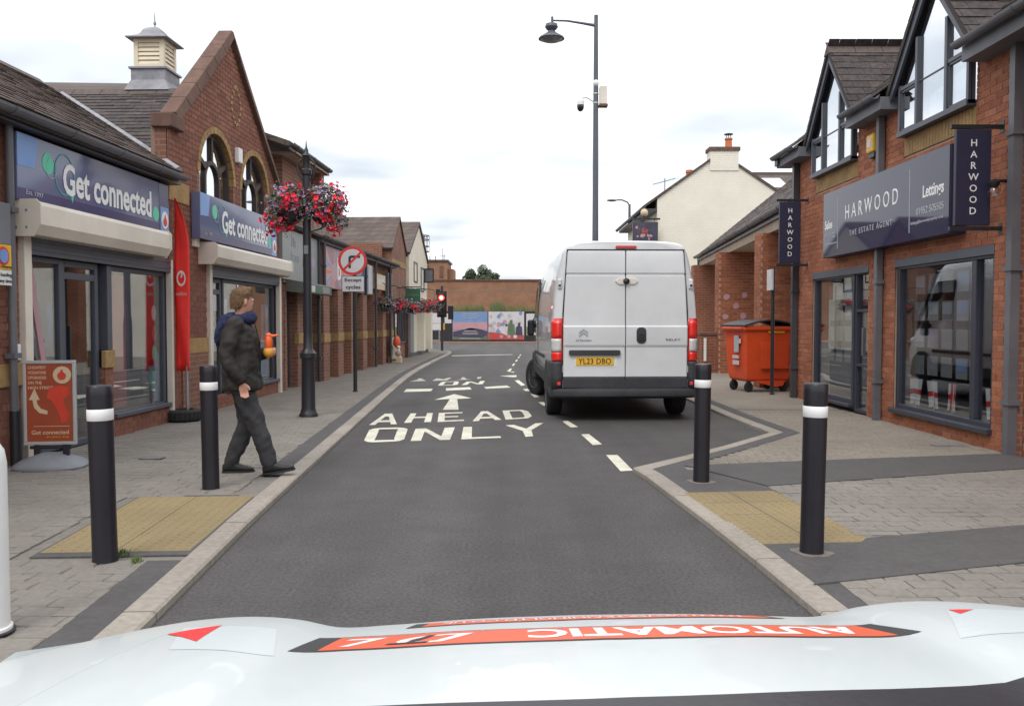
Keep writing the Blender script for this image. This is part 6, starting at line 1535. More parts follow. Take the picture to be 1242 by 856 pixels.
# learner plates on the wings
def plate(c, tri, label):
    p = banner(c, 0, 1, 0, 1, 'decal_white', .0005, 'learner_plate', car, 12, 8)
    vs = [(x,y,bz(x,y)+.0010) for x,y in tri]
    sub = []
    n = 6; a, b, d = [Vector(t) for t in tri]; mb = MB(); idx = {}
    for i in range(n+1):
        for j in range(n+1-i):
            q = a + (b-a)*(i/n) + (d-a)*(j/n); idx[(i,j)] = len(mb.v); mb.v.append((q.x,q.y,bz(q.x,q.y)+.0010))
    for i in range(n):
        for j in range(n-i):
            mb.f.append((idx[(i,j)],idx[(i+1,j)],idx[(i,j+1)])); mb.mi.append(0)
            if i+j < n-1: mb.f.append((idx[(i+1,j)],idx[(i+1,j+1)],idx[(i,j+1)])); mb.mi.append(0)
    mb.build('red_letter_end', 'decal_red', p)
plate([(-.60,1.17),(-.47,1.22),(-.52,1.42),(-.655,1.37), 0], [(-.655,1.30),(-.604,1.40),(-.586,1.234)], '')
plate([(.50,1.20),(.62,1.14),(.72,1.33),(.58,1.40), 0], [(.581,1.395),(.612,1.375),(.574,1.343)], '')
# ------------------------------------------------------------------ bollards
def bollard(x, y, h, label, lean=0.0, collar=False):
    r = thing('bollard', label, 'bollard', (x, y, .04), 0, 'black bollards with white reflective bands'); r.rotation_euler = (0, lean, 0)
    MB().lathe([(.070,0),(.068,.02),(.067,.3),(.068,h-.20)] ,(0,0,0),28).build('post','black_plastic',r,smooth=True)
    MB().lathe([(.068,h-.135),(.069,h-.06),(.069,h-.012),(.064,h-.004),(.0,h+.002)],(0,0,0),28).build('cap','black_plastic',r,smooth=True)
    MB().lathe([(.068,h-.20),(.0705,h-.197),(.0705,h-.138),(.068,h-.135)],(0,0,0),28).build('reflective_band','reflective_white',r,smooth=True)
    if collar:
        mb = MB(); n = 20; mb.prism([((.115+.012*math.sin(5*i)+.01*math.cos(3*i))*math.cos(2*math.pi*i/n), (.11+.012*math.cos(4*i))*math.sin(2*math.pi*i/n), .0) for i in range(n)], (0,0,.0055)); mb.build('concrete_collar','far_paving',r)
bollard(-2.31, 4.87, 1.0, 'black bollard with white band nearest on the left pavement', R(-1.0))
bollard(-2.45, 7.0, 1.0, 'black bollard with white band beside the walking man', R(-.5))
bollard(1.60, 7.28, 1.0, 'black bollard with white band right of the van, on the far right corner', R(.6), True)
bollard(1.76, 5.04, 1.0, 'black bollard with white band nearest on the right pavement', R(.8), True)
wp = thing('marker_post', 'white rounded plastic post cut off by the left picture edge', 'post', (-2.29, 3.72, .04))
MB().lathe([(.105,.0),(.105,.03),(.095,.035),(.094,.74),(.085,.80),(.06,.84),(.0,.855)],(0,0,0),24).build('post','white_plastic',wp,smooth=True); MB().lathe([(.115,0),(.115,.012),(.10,.02)],(0,0,0),24).build('base','black_plastic',wp)

# ------------------------------------------------------------------ flowers
def flower_mass(parent, c, rad, n_leaf, n_red, n_vio, n_trail, seed, fl=.032):
    rnd = random.Random(seed)
    def pt(k=1.0, shell=0.0):
        while True:
            p = Vector((rnd.uniform(-1,1),rnd.uniform(-1,1),rnd.uniform(-1,1)))
            if shell < p.length < 1: return Vector((c[0]+p.x*rad[0]*k, c[1]+p.y*rad[1]*k, c[2]+p.z*rad[2]*k))
    def quad(mb, p, s, asp=1.0):
        a = Vector((rnd.gauss(0,1),rnd.gauss(0,1),rnd.gauss(0,1))).normalized(); b = a.orthogonal().normalized(); b.rotate(Matrix.Rotation(rnd.uniform(0,6.28),3,a)); d = a.cross(b)
        mb.add([p-b*s*asp, p-d*s*.5+b*0, p+b*s*asp, p+d*s*.5], [(0,1,2,3)])
    lf, lv, rd, vi = MB(), MB(), MB(), MB()
    for i in range(n_leaf): quad(lf if rnd.random()<.55 else lv, pt(.95), rnd.uniform(.02,.04))
    def bloom(mb, p, s):
        a = (p - Vector((c[0],c[1],c[2]-.05))).normalized() + Vector((rnd.gauss(0,.5),rnd.gauss(0,.5),rnd.gauss(0,.5))); a.normalize(); b = a.orthogonal().normalized(); d = a.cross(b); n = 5
        vs = [p - a*s*.35]
        for i in range(n):
            for q, w in ((0.0,1.0),(.5,.72)):
                t = 2*math.pi*(i+q)/n; vs.append(p + (b*math.cos(t)+d*math.sin(t))*s*w + a*rnd.uniform(-.1,.25)*s)
        mb.add(vs, [(0,1+i,1+(i+1)%(2*n)) for i in range(2*n)])
    # red blooms in clusters
    cl = [pt(1.0,.6) for _ in range(max(5, n_red//9))]
    for i in range(n_red):
        q = rnd.choice(cl); bloom(rd, q + Vector((rnd.gauss(0,.055),rnd.gauss(0,.055),rnd.gauss(0,.05))), rnd.uniform(.7,1.2)*fl)
    for i in range(n_vio): bloom(vi, pt(1.05,.6), rnd.uniform(.6,1.0)*fl)
    for i in range(n_trail):
        p = pt(1.0,.7); p.z = c[2]-abs(p.z-c[2])*.3
        for k in range(7): quad(lv, p + Vector((rnd.gauss(0,.015),rnd.gauss(0,.015),-.035*k)), .018)
        for k in range(2): quad(vi, pt(1.25,.9), .018)
    for nm, mb, m in (('foliage',lf,'leaf'),('silver_foliage',lv,'leaf_silver'),('red_blooms',rd,'petal_red'),('violet_blooms',vi,'petal_violet')):
        if mb.v: tag(mb.build(nm, m, parent, fix=False), kind='stuff')
def basket_bowl(parent, c, r, mat='black_metal'):
    MB().lathe([(.02,c[2]-r*.95),(r*.6,c[2]-r*.75),(r*.92,c[2]-r*.35),(r,c[2]),(r*.96,c[2]),(r*.85,c[2]-r*.3),(.02,c[2]-r*.8)],(c[0],c[1],0),18).build('bowl',mat,parent,smooth=True)

# lamp column with flower baskets, left pavement
lc = thing('lamp_column', 'black cast iron column carrying red flower baskets on the left pavement', 'lamp post', (-2.90, 12.3, .04))
MB().lathe([(.135,0),(.135,.03),(.115,.06),(.098,.12),(.092,.80),(.098,.82),(.115,.84),(.115,.90),(.098,.92),(.066,.97),(.062,1.2)],(0,0,0),20).build('base','black_metal',lc,smooth=True)
MB().lathe([(.062,1.2),(.058,2.4),(.056,3.40),(.075,3.42),(.075,3.48),(.052,3.50),(.050,3.66),(.066,3.68),(.030,3.73),(.030,3.76),(.012,3.80),(.002,3.90)],(0,0,0),16).build('shaft','black_metal',lc,smooth=True)
for sx in (-1, 1):
    mb = MB(); mb.path([(sx*.05,0,2.95),(sx*.2,0,3.02),(sx*.34,0,3.0),(sx*.40,0,2.92)], .014, 8); mb.path([(sx*.05,0,2.62),(sx*.20,0,2.66),(sx*.34,0,2.86)], .012, 8); mb.build('basket_bracket','black_metal',lc)
    mb = MB(); mb.path([(sx*.04,0,3.32),(sx*.10,0,3.40),(sx*.13,0,3.52),(sx*.10,0,3.60),(sx*.05,0,3.64)], .012, 8); mb.build('scroll','black_metal',lc)
MB().box(-.03,.03,-.07,-.05,2.3,2.42).build('tag_plate','fascia_board',lc)
for sx, lab, sd in ((-1,'red and violet flower basket on the left side of the black column',3),(1,'red and violet flower basket on the right side of the black column',4)):
    hb = thing('flower_basket', lab, 'flower basket', (-2.90+sx*.25, 12.3-.02*sx, .04), 0, 'flower baskets on the lamp column')
    basket_bowl(hb, (0,0,2.90), .21)
    flower_mass(hb, (0,-.02,3.02), (.32,.30,.27), 900, 130, 150, 22, sd, .036)
    flower_mass(hb, (sx*.16,-.04,2.80), (.20,.24,.22), 220, 95, 22, 10, sd+10, .036)
# small far hanging baskets in a row along the far left shops
far_b = [(-3.95,27.0,1.93),(-3.72,28.6,1.90),(-3.55,30.2,1.90),(-3.42,31.8,1.93),(-3.28,33.4,1.98),(-3.10,34.6,2.02)]
labs = ['first of the far row of red hanging baskets, nearest the shops','second of the far row of red hanging baskets','third of the far row of red hanging baskets','fourth of the far row of red hanging baskets','fifth of the far row of red hanging baskets','last of the far row of red hanging baskets, nearest the traffic light']
for i, ((x,y,z), lab) in enumerate(zip(far_b, labs)):
    hb = thing('hanging_basket', lab, 'flower basket', (x,y,0), 0, 'hanging baskets along the far left shops')
    basket_bowl(hb, (0,0,z-.02), .22)
    flower_mass(hb, (0,0,z+.0), (.36,.34,.27), 520, 60, 45, 16, 30+i, .045)
    wx = -4.98+.032*y - x
    mb = MB(); mb.path([(wx,0,z+.62),(wx*.5,0,z+.66),(0,0,z+.60)], .014, 6); mb.tube((0,0,z+.60),(0,0,z),.005,n=5); mb.build('bracket','black_metal',hb)

# ------------------------------------------------------------------ no right turn sign
sp = thing('no_right_turn_sign', 'round red ringed no right turn sign over an Except cycles plate', 'road sign', (-3.01, 16.6, .04))
MB().lathe([(.05,0),(.05,.02),(.038,.03),(.038,2.70),(.0,2.71)],(0,0,0),14).build('post','black_metal',sp,smooth=True)
def fdisc(name, x, z, r, y, th, mat, parent, n=40): 
    return MB().prism([(x+r*math.cos(2*math.pi*i/n), y, z+r*math.sin(2*math.pi*i/n)) for i in range(n)], (0,-th,0)).build(name, mat, parent)
dp = fdisc('back_plate', -.03, 2.50, .275, -.045, .010, 'pole_grey', sp)
mb = MB(); n = 48
vs = [(-.03+r*math.cos(2*math.pi*i/n), y, 2.50+r*math.sin(2*math.pi*i/n)) for r,y in ((.272,-.0565),(.222,-.0565)) for i in range(n)]
fdisc('red_disc', -.03, 2.50, .272, -.0555, .001, 'red_paint', dp); fdisc('white_field', -.03, 2.50, .222, -.0570, .001, 'poster_white', dp)
mb = MB(); mb.prism([(-.105,-.0585,2.36),(-.060,-.0585,2.36),(-.060,-.0585,2.535),(-.045,-.0585,2.555),(.115,-.0585,2.555),(.115,-.0585,2.60),(-.07,-.0585,2.60),(-.105,-.0585,2.57)], (0,-.001,0)); mb.build('arrow','letter_black',dp)
mb = MB(); c45 = math.cos(R(45)); mb.prism([(-.03+(a*c45-b*c45), -.0605, 2.50+(a*c45+b*c45)) for a,b in ((-.235,-.021),(.235,-.021),(.235,.021),(-.235,.021))], (0,-.001,0)); mb.build('bar','red_paint',dp)
ep = MB().box(-.24,.20,-.05,-.04,1.905,2.215).build('supplementary_plate','letter_black',sp,bevel=.01); MB().box(-.228,.188,-.053,-.05,1.917,2.203).build('plate_field','poster_white',ep)
text(ep,'Except',(-.02,-.0535,2.085),(1,0,0),(0,0,1),w=.32,h=.085,align='c',mat='letter_black',offset=.02); text(ep,'cycles',(-.02,-.0535,1.945),(1,0,0),(0,0,1),w=.28,h=.095,align='c',mat='letter_black',offset=.02)
for z in (2.60,2.40,2.06): MB().box(-.05,.05,-.045,.045,z-.012,z+.012).build('clip','steel',sp)

# ------------------------------------------------------------------ pavement A-board
ab = thing('pavement_sign', 'framed orange and red offer board on a grey plastic base by the left shop', 'sign', (-4.28, 8.0, .04), R(8)); ab.scale = (.9,.9,.9)
rg = []
for z, k in ((0,1.0),(.02,1.02),(.05,.97),(.09,.80),(.125,.52),(.15,.30),(.155,.1)):
    rg.append([(.34*k*(abs(math.cos(t))**.6)*(1 if math.cos(t)>0 else -1), .26*k*(abs(math.sin(t))**.6)*(1 if math.sin(t)>0 else -1), z) for t in [2*math.pi*i/24 for i in range(24)]])
MB().rings(rg).build('base','grey_plastic',ab,smooth=True)
for x in (-.13,.15): 
    mb = MB(); mb.box(x-.03,x+.03,-.03,.03,.12,.24); mb.build('spring_mount','black_plastic',ab,bevel=.008)
MB().tube((-.2,0,.21),(.2,0,.21),.018,n=8).build('spring_bar','black_metal',ab)
bd = MB(); bd.box(-.255,.255,-.022,.022,.235,.27); bd.box(-.255,.255,-.022,.022,1.07,1.105); bd.box(-.255,-.222,-.022,.022,.27,1.07); bd.box(.222,.255,-.022,.022,.27,1.07)
bf = bd.build('board_frame','alu',ab,bevel=.006)
pf = MB().box(-.224,.224,-.012,.012,.268,1.072).build('poster','board_orange',ab)
y = -.0125
for i, t_ in enumerate(('CHEAPEST','VODAFONE','UPGRADES','ON THE','HIGH STREET')):
    text(pf, t_, (-.205,y,1.018-i*.052), (1,0,0),(0,0,1), h=.030, w=.022*len(t_), mat='board_cream', offset=.01, thick=.002)
fdisc('logo_disc', .125, .955, .088, y, .003, 'board_cream', pf)
mb = MB(); Fz = lambda u,o,z: (u,-o,z); drop_mark(mb, Fz, .122, .0156, .945, .042); mb.build('logo_drop','board_red',pf)
mb = MB(); mb.prism([(-.20,y,.70),(-.145,y,.815),(-.09,y,.70),(-.125,y,.70),(-.12,y,.65),(-.09,y,.60),(-.02,y,.565),(-.01,y,.605),(-.06,y,.63),(-.085,y,.66),(-.09,y,.70)][:2]+[(-.095,y,.70),(-.125,y,.70),(-.118,y,.655),(-.085,y,.61),(-.02,y,.585),(-.025,y,.55),(-.10,y,.565),(-.15,y,.62),(-.165,y,.70)], (0,-.002,0)); mb.build('arrow','board_cream',pf)
mb = MB(); mb.prism([(.0,y,.83),(.10,y,.845),(.185,y,.83),(.19,y,.76),(.13,y,.70),(.15,y,.62),(.185,y,.56),(.16,y,.47),(.11,y,.46),(.10,y,.52),(.06,y,.62),(.01,y,.70),(-.03,y,.72)], (0,-.002,0)); mb.build('red_figure','board_red',pf)
text(pf,'Get connected',(0,y,.345),(1,0,0),(0,0,1),w=.36,h=.042,align='c',mat='board_cream',offset=.01,thick=.002); text(pf,'the phone shop',(.07,y,.305),(1,0,0),(0,0,1),w=.22,h=.022,align='c',mat='yellow_sign',thick=.002)
MB().box(-.16,.19,y-.002,y,.425,.430).build('rule','board_cream',pf)

# ------------------------------------------------------------------ red feather flag in a tyre base
ff = thing('feather_flag', 'tall red feather flag standing in a black tyre by the gable shop', 'flag', (-4.47, 11.75, .04), R(-8))
MB().lathe([(.13,.0),(.20,.0),(.245,.03),(.25,.08),(.245,.13),(.20,.16),(.13,.16),(.12,.08),(.13,.0)],(0,0,0),26).build('tyre','rubber',ff,smooth=True)
for k in range(26):
    t = 2*math.pi*k/26; MB().box(-.006,.006,-.008,.008,.02,.14).build('tread_block','rubber',ff).location = (.25*math.cos(t),.25*math.sin(t),0)
MB().lathe([(.0,.06),(.12,.06),(.12,.10),(.0,.11)],(0,0,0),16).build('weight','grey_plastic',ff)
MB().tube((0.06,0,.08),(0.06,0,.75),.022,n=10).build('pole','steel',ff,smooth=True)
mb = MB(); rows = []
n = 24
for i in range(n+1):
    z = .68 + (3.02-.68)*i/n; t = i/n
    wl_ = -.10; wr = .105 if t < .72 else .105 - .18*((t-.72)/.28)**1.8
    rows.append([( wl_ + (wr-wl_)*j/6, .025*math.sin(2.2*t*3+j*.7)*(j/6) + .012*math.sin(9*t+j), z) for j in range(7)])
mb.add([p for r_ in rows for p in r_], [(i*7+j,i*7+j+1,(i+1)*7+j+1,(i+1)*7+j) for i in range(n) for j in range(6)])
fo = mb.build('banner','red_flag',ff,smooth=True); sm = fo.modifiers.new('thick','SOLIDIFY'); sm.thickness = .003
mb = MB(); nn_ = 22; vs = [(.02+r*.62*math.cos(2*math.pi*i/nn_), -.055, 1.93+r*math.sin(2*math.pi*i/nn_)) for r in (.105,.075) for i in range(nn_)]; mb.add(vs, [(i,(i+1)%nn_,(i+1)%nn_+nn_,i+nn_) for i in range(nn_)]); mb.build('logo_ring','letter_white',fo)
mb = MB(); mb.prism([(.02,-.055,2.0),(.045,-.055,2.03),(.035,-.055,1.95),(.01,-.055,1.93)],(0,-.001,0)); mb.build('logo_tail','letter_white',fo)
text(fo,'vodafone',(.02,-.056,1.70),(1,0,0),(0,0,1),w=.155,h=.05,align='c',mat='poster_white',thick=.0)

# ------------------------------------------------------------------ orange wheelie bin
wb_ = thing('wheelie_bin', 'large orange four wheeled waste bin with dark lid beside the arcade', 'bin', (4.80, 16.85, .04), R(12)); wb_.scale = (.86,.9,1.0)
def ring4(x0,x1,y0,y1,z): return [(x0,y0,z),(x1,y0,z),(x1,y1,z),(x0,y1,z)]
MB().rings([ring4(-.44,.46,-.36,.36,.20),ring4(-.50,.50,-.42,.42,.24),ring4(-.52,.53,-.44,.44,.34),ring4(-.58,.58,-.50,.50,1.16),ring4(-.63,.62,-.54,.54,1.18),ring4(-.63,.62,-.54,.54,1.25)]).build('tub','bin_orange',wb_,bevel=.03,seg=3)
ld = MB(); sec_ = []
for i in range(9):
    t = i/8; zz_ = 1.25 + .10*math.sin(math.pi*t)*1.0
    sec_.append([(-.64+1.27*t,-.56,zz_),(-.64+1.27*t,.56,zz_),(-.64+1.27*t,.56,zz_+.035),(-.64+1.27*t,-.56,zz_+.035)])
ld.rings(sec_); ld.build('lid','bin_lid',wb_,bevel=.008)
MB().box(-.68,-.62,-.45,.45,1.19,1.24).build('rim_handle','bin_orange',wb_,bevel=.015)
MB().box(-.05,.34,-.515,-.505,1.13,1.20).build('label','yellow_sign',wb_)
MB().prism([(-.22,-.492,.45),(.44,-.492,.45),(.46,-.512,.95),(-.24,-.512,.95)],(0,-.012,0)).build('panel_rib','bin_orange',wb_,bevel=.006)
mb = MB(); mb.box(-.602,-.594,-.30,-.05,.93,1.02); mb.build('sticker','poster_white',wb_)
for z0_, z1_ in ((.52,.60),(.64,.70),(.76,1.08)): MB().box(-.590-.05*(z0_-.3),-.578-.05*(z0_-.3),-.22,.06 if z0_<.75 else -.02,z0_,z1_).build('sticker','poster_white' if z0_ < .7 else 'letter_grey',wb_)
MB().prism([(-.35,-.44,.22),(.42,-.44,.22),(.35,-.44,.12),(.15,-.44,.10),(-.1,-.44,.16)],(0,.05,0)).build('skirt','bin_orange',wb_)
for x in (-.42,.42):
    for yy in (-.34,.34):
        c_ = MB(); c_.lathe([(.09,-.025),(.10,-.02),(.10,.02),(.09,.025)],(x,yy,.10),16,'y'); w_ = c_.build('castor_wheel','rubber',wb_,smooth=True); MB().box(x-.035,x+.035,yy-.04,yy+.04,.12,.24).build('castor_fork','black_metal',w_)
pb_ = thing('sign_post', 'thin black post with a small white plate in front of the orange bin', 'post', (4.80, 15.95, .04))
MB().lathe([(.045,0),(.045,.02),(.034,.03),(.034,2.32),(.0,2.33)],(0,0,0),12).build('post','black_metal',pb_,smooth=True); MB().box(-.075,-.040,-.16,.14,1.92,2.30).build('plate','poster_white',pb_)

# ------------------------------------------------------------------ tall lamp column behind the van, far street lamp
tl_ = thing('tall_lamp_column', 'tall grey lamp column with bell lamp and camera rising behind the van', 'lamp post', (2.30, 24.0, .04))
MB().lathe([(.12,0),(.12,1.3),(.095,1.5),(.082,4.5),(.070,7.5),(.055,9.70),(.0,9.71)],(0,0,0),16).build('column','pole_grey',tl_,smooth=True)
mb = MB(); mb.path([(0,0,9.42),(-.35,0,9.48),(-.8,0,9.55),(-1.23,0,9.56)], [.045,.034,.028,.024], 10); mb.build('arm','pole_grey',tl_,smooth=True)
MB().tube((-1.20,0,9.50),(-1.20,0,9.66),.035,n=10).build('arm_socket','pole_grey',tl_)
mb = MB().lathe([(.05,9.50),(.16,9.46),(.18,9.38),(.14,9.32),(.09,9.29),(.12,9.24),(.24,9.16),(.34,9.10),(.36,9.06),(.34,9.05),(.20,9.08),(.02,9.10)],(-1.22,0,0),24); mb.build('bell_lamp','pole_grey',tl_,smooth=True)
MB().lathe([(.30,9.055),(.25,9.00),(.12,8.97),(.0,8.965)],(-1.22,0,0),20).build('lamp_bowl','lens_clear',tl_,smooth=True)
MB().ell((0,-.02,7.86),.085,.085,.10).build('sensor_globe','white_plastic',tl_,smooth=True)
bx_ = MB().box(.10,.30,-.10,.10,7.28,7.78).build('control_box','cream_metal',tl_,bevel=.02); MB().box(.08,.32,-.12,.12,7.22,7.28).build('box_base','coping',bx_)
cm = MB(); cm.path([(-.05,0,7.36),(-.25,0,7.48),(-.42,0,7.46)], .025, 8); ca = cm.build('camera_arm','white_plastic',tl_); MB().lathe([(.05,7.46),(.09,7.42),(.10,7.34),(.10,7.27)],(-.42,0,0),16).build('camera_housing','white_plastic',ca,smooth=True); MB().lathe([(.095,7.27),(.10,7.23),(.085,7.15),(.04,7.10),(.0,7.09)],(-.42,0,0),16).build('camera_dome','window_black',ca,smooth=True)
for z in (7.30,7.55): MB().lathe([(.075,z),(.08,z+.02),(.075,z+.04)],(0,0,0),14).build('strap','steel',tl_)
sl = thing('street_lamp', 'distant grey street lamp with curved arm left of the cream house', 'lamp post', (5.40, 40.0, .04))
MB().lathe([(.10,0),(.09,2),(.06,6.2),(.055,6.7)],(0,0,0),12).build('column','pole_grey',sl,smooth=True); mb = MB(); mb.path([(0,0,6.65),(-.1,0,6.80),(-.35,0,6.90),(-.6,0,6.90)], .035, 8); mb.build('arm','pole_grey',sl); MB().ell((-.82,0,6.88),.24,.12,.06).build('lantern','fascia_board',sl,smooth=True)

# ------------------------------------------------------------------ traffic signal at the junction
ts = thing('traffic_signal', 'traffic light showing red on a black pole at the left street corner', 'traffic light', (-3.20, 39.6, .04))
MB().lathe([(.07,0),(.06,.05),(.055,2.95),(.0,2.96)],(0,0,0),12).build('pole','black_metal',ts,smooth=True)
hd = MB().box(-.16,.16,-.30,-.08,1.60,2.62).build('signal_head','black_plastic',ts,bevel=.02)
mb = MB(); mb.box(-.22,.22,-.075,-.06,1.52,2.70); mb.build('backing_board','black_plastic',hd)
for z, m in ((2.40,'signal_red'),(2.10,'hoarding_black'),(1.80,'hoarding_black')):
    fdisc('lens', 0, z, .12, -.305, .01, m, hd, 20)
    if m == 'signal_red': fdisc('lamp_core', 0, z, .07, -.316, .004, 'signal_core', hd, 16)
    mb = MB(); vs = []
    for k, y_ in ((0,-.30),(1,-.46)):
        vs += [(.135*math.cos(t), y_, z+.135*math.sin(t)) for t in [math.pi*i/12 for i in range(13)]]
    mb.add(vs, [(i,i+1,i+14,i+13) for i in range(12)]); mb.build('hood','black_plastic',hd)
h2 = MB().box(.28,.52,-.10,.14,1.42,2.05).build('signal_head','black_plastic',ts,bevel=.02); MB().box(.05,.3,-.02,.02,1.7,1.75).build('bracket','black_metal',ts)
MB().box(-.28,-.10,.05,.20,2.55,2.80).build('signal_head','black_plastic',ts)
MB().box(.06,.14,-.12,-.05,.95,1.25).build('push_button','yellow_sign',ts,bevel=.01)
br_ = thing('pedestrian_barrier', 'small grey tubular barrier frame beside the traffic light', 'barrier', (-3.85, 39.9, .04))
for x in (0,.5): MB().tube((x,0,0),(x,0,.95),.025,n=8).build('leg','alu',br_)
for z in (.95,.45): MB().tube((0,0,z),(.5,0,z),.022,n=8).build('rail','alu',br_)
sd_ = thing('shop_display', 'cream and orange upright display on a pale crate outside the far left shops', 'shop display', (-3.80, 28.2, .04))
MB().box(-.20,.20,-.18,.18,.0,.18).build('crate','board_cream',sd_,bevel=.01); MB().box(-.12,.04,-.19,-.181,.06,.12).build('crate_slot','coping',sd_)
rg = [[(ox+r*1.0*math.cos(2*math.pi*i/12), r*.8*math.sin(2*math.pi*i/12), z) for i in range(12)] for z,r,ox in ((.18,.17,0),(.30,.16,.02),(.45,.14,.0),(.60,.13,-.05),(.75,.11,-.07),(.83,.05,-.06))]
MB().rings(rg).build('body','cream_render',sd_,smooth=True); MB().ell((.04,-.02,.66),.13,.13,.22).build('orange_cover','decal_orange',sd_,smooth=True); MB().ell((.12,-.12,.50),.06,.05,.05).build('white_patch','white_plastic',sd_,smooth=True); MB().ell((.10,-.10,.30),.10,.08,.10).build('lower_roll','soffit',sd_,smooth=True)

# ------------------------------------------------------------------ across the junction: hoarding, brick building, mast, tree
ho = thing('site_hoarding', 'black site hoarding with posters across the far junction', 'hoarding', (-9.5, 56.0, .06))
for i in range(14): 
    x = i*1.22; MB().box(x+.006,x+1.214,0,.05,0,1.95).build('panel','hoarding_black',ho)
def hpost(x0,x1,z0,z1,y,mat,name='poster',parent=None): return MB().box(x0+9.5,x1+9.5,y-.006,y,z0,z1).build(name,mat,parent or ho)
p1_ = hpost(-3.84,-1.58,.12,1.93,-.004,'poster_violet')
for k,(a,b,m) in enumerate(((1.25,1.90,'poster_blue'),(.78,1.25,'poster_pink'))): hpost(-3.82,-1.60,a,b,-.012,m,'sky_band',p1_)
mb = MB(); mb.prism([(-3.82+9.5,-.014,.62),(-3.3+9.5,-.014,.74),(-2.7+9.5,-.014,.88),(-2.1+9.5,-.014,.80),(-1.6+9.5,-.014,.66),(-1.6+9.5,-.014,.14),(-3.82+9.5,-.014,.14)],(0,-.004,0)); mb.build('hill','poster_dark',p1_)
mb = MB(); mb.prism([(-3.82+9.5,-.019,.30),(-2.0+9.5,-.019,.22),(-1.6+9.5,-.019,.42),(-1.6+9.5,-.019,.14),(-3.82+9.5,-.019,.14)],(0,-.003,0)); mb.build('grass_strip','poster_green',p1_)
for z,w in ((1.78,1.0),(1.66,1.2),(1.52,.9),(.68,.8),(.58,1.0),(.48,1.0),(.2,1.4)): hpost(-2.7-w/2,-2.7+w/2,z-.016,z+.016,-.026,'letter_grey','text_line',p1_)
p2_ = hpost(-1.52,.78,.12,1.93,-.004,'poster_white')
rnd = random.Random(5)
for k in range(26):
    x = rnd.uniform(-1.4,.6); z = rnd.uniform(.95,1.85); r_ = rnd.uniform(.08,.22); mb = MB(); mb.prism([(x+9.5+r_*math.cos(2*math.pi*i/7)*rnd.uniform(.5,1), -.012-.0008*k, z+r_*math.sin(2*math.pi*i/7)*rnd.uniform(.5,1)) for i in range(7)],(0,-.0006,0)); mb.build('crowd_patch', rnd.choice(['poster_white','letter_grey','poster_pink','poster_white','poster_dark','poster_blue']), p2_)
for (x,w,h,m) in ((-1.25,.18,.75,'letter_grey'),(-.05,.26,1.05,'poster_green'),(.45,.24,.85,'poster_dark'),(-.55,.16,.6,'poster_white'),(-.9,.16,.5,'poster_blue')):
    mb = MB(); cx = x+9.5; mb.prism([(cx-w,-.036,.35),(cx+w,-.036,.35),(cx+w*.8,-.036,.35+h*.7),(cx+w*.3,-.036,.35+h*.78),(cx+w*.32,-.036,.35+h),(cx-w*.32,-.036,.35+h),(cx-w*.3,-.036,.35+h*.78),(cx-w*.8,-.036,.35+h*.7)],(0,-.004,0)); mb.build('figure', m, p2_)
mb = MB(); mb.prism([(-1.5+9.5,-.042,.14),(.76+9.5,-.042,.14),(.76+9.5,-.042,.40),(-.3+9.5,-.042,.38),(-.7+9.5,-.042,.55),(-1.5+9.5,-.042,.62)],(0,-.003,0)); mb.build('red_foot','poster_red',p2_)
for x in (-1.2,-.8,-.3,.1): hpost(x,x+.22,.22,.42,-.048,rnd.choice(['poster_pink','poster_white','red_paint']),'print_block',p2_)
hpost(-5.30,-4.45,1.18,1.84,-.004,'poster_white'); hpost(-4.35,-3.92,1.18,1.84,-.004,'poster_white'); hpost(-5.2,-4.5,.72,1.16,-.004,'poster_white')
p3_ = hpost(.92,1.95,.42,1.80,-.004,'poster_white'); hpost(.94,1.25,.45,.95,-.012,'weed','print_block',p3_); mb = MB(); mb.ell((1.62+9.5,-.02,1.10),.32,.012,.58); mb.build('dark_figure','hoarding_black',p3_)
bw_ = thing('brick_building', 'long low plain brick building behind the far hoarding', 'building', (-13, 60, .06))
MB().box(0,8.66,0,8,0,4.1).build('wall','brick_far',bw_); MB().box(8.66,26,0,8,0,4.09).build('wall','brick_far',bw_); MB().box(-.1,26.1,-.08,8.1,4.09,4.20).build('parapet','coping',bw_)
mb = MB(); mb.box(6.6,8.45,1.0,5,4.2,5.5); mb.build('tower','brick_far',bw_); MB().box(6.5,8.55,.9,5.1,5.5,5.62).build('tower_cap','gutter_dark',bw_); MB().box(8.46,8.85,1.5,4,4.2,5.0).build('tower_annex','brick_far',bw_)
for x in (6.7,7.2,7.6,8.2): MB().tube((x,1.4,5.62),(x,1.4,5.62+.25+.2*math.sin(x*7)),.03,n=6).build('vent','gutter_dark',bw_)
for x in (6.9,7.9): MB().box(x,x+.28,.97,1.0,4.35,5.2).build('pipe_run','coping',bw_)
mb = MB(); rnd = random.Random(9)
for i in range(900):
    x = rnd.choice([rnd.uniform(9.2,11.2),rnd.uniform(11.6,12.4),rnd.uniform(12.4,15.6)]); h = rnd.uniform(.1,.75)*(1.0 if x < 11 or x > 12.6 else 1.2); yy = rnd.uniform(-3.4,-2.4); dx = rnd.uniform(-.2,.2)
    mb.add([(x-.03,yy,1.5+rnd.random()*.3),(x+.03,yy,1.5+rnd.random()*.3),(x+dx,yy+rnd.uniform(-.1,.1),1.85+h)],[(0,1,2)])
wd_ = mb.build('weeds','weed',None,fix=False); wd_.location = (-13,60,.06); tag(wd_,'green weeds growing up behind the far hoarding','weeds',kind='stuff')
ma_ = thing('lattice_mast', 'thin steel lattice mast with a round platform left of the far brick tower', 'mast', (-6.9, 66, 0))
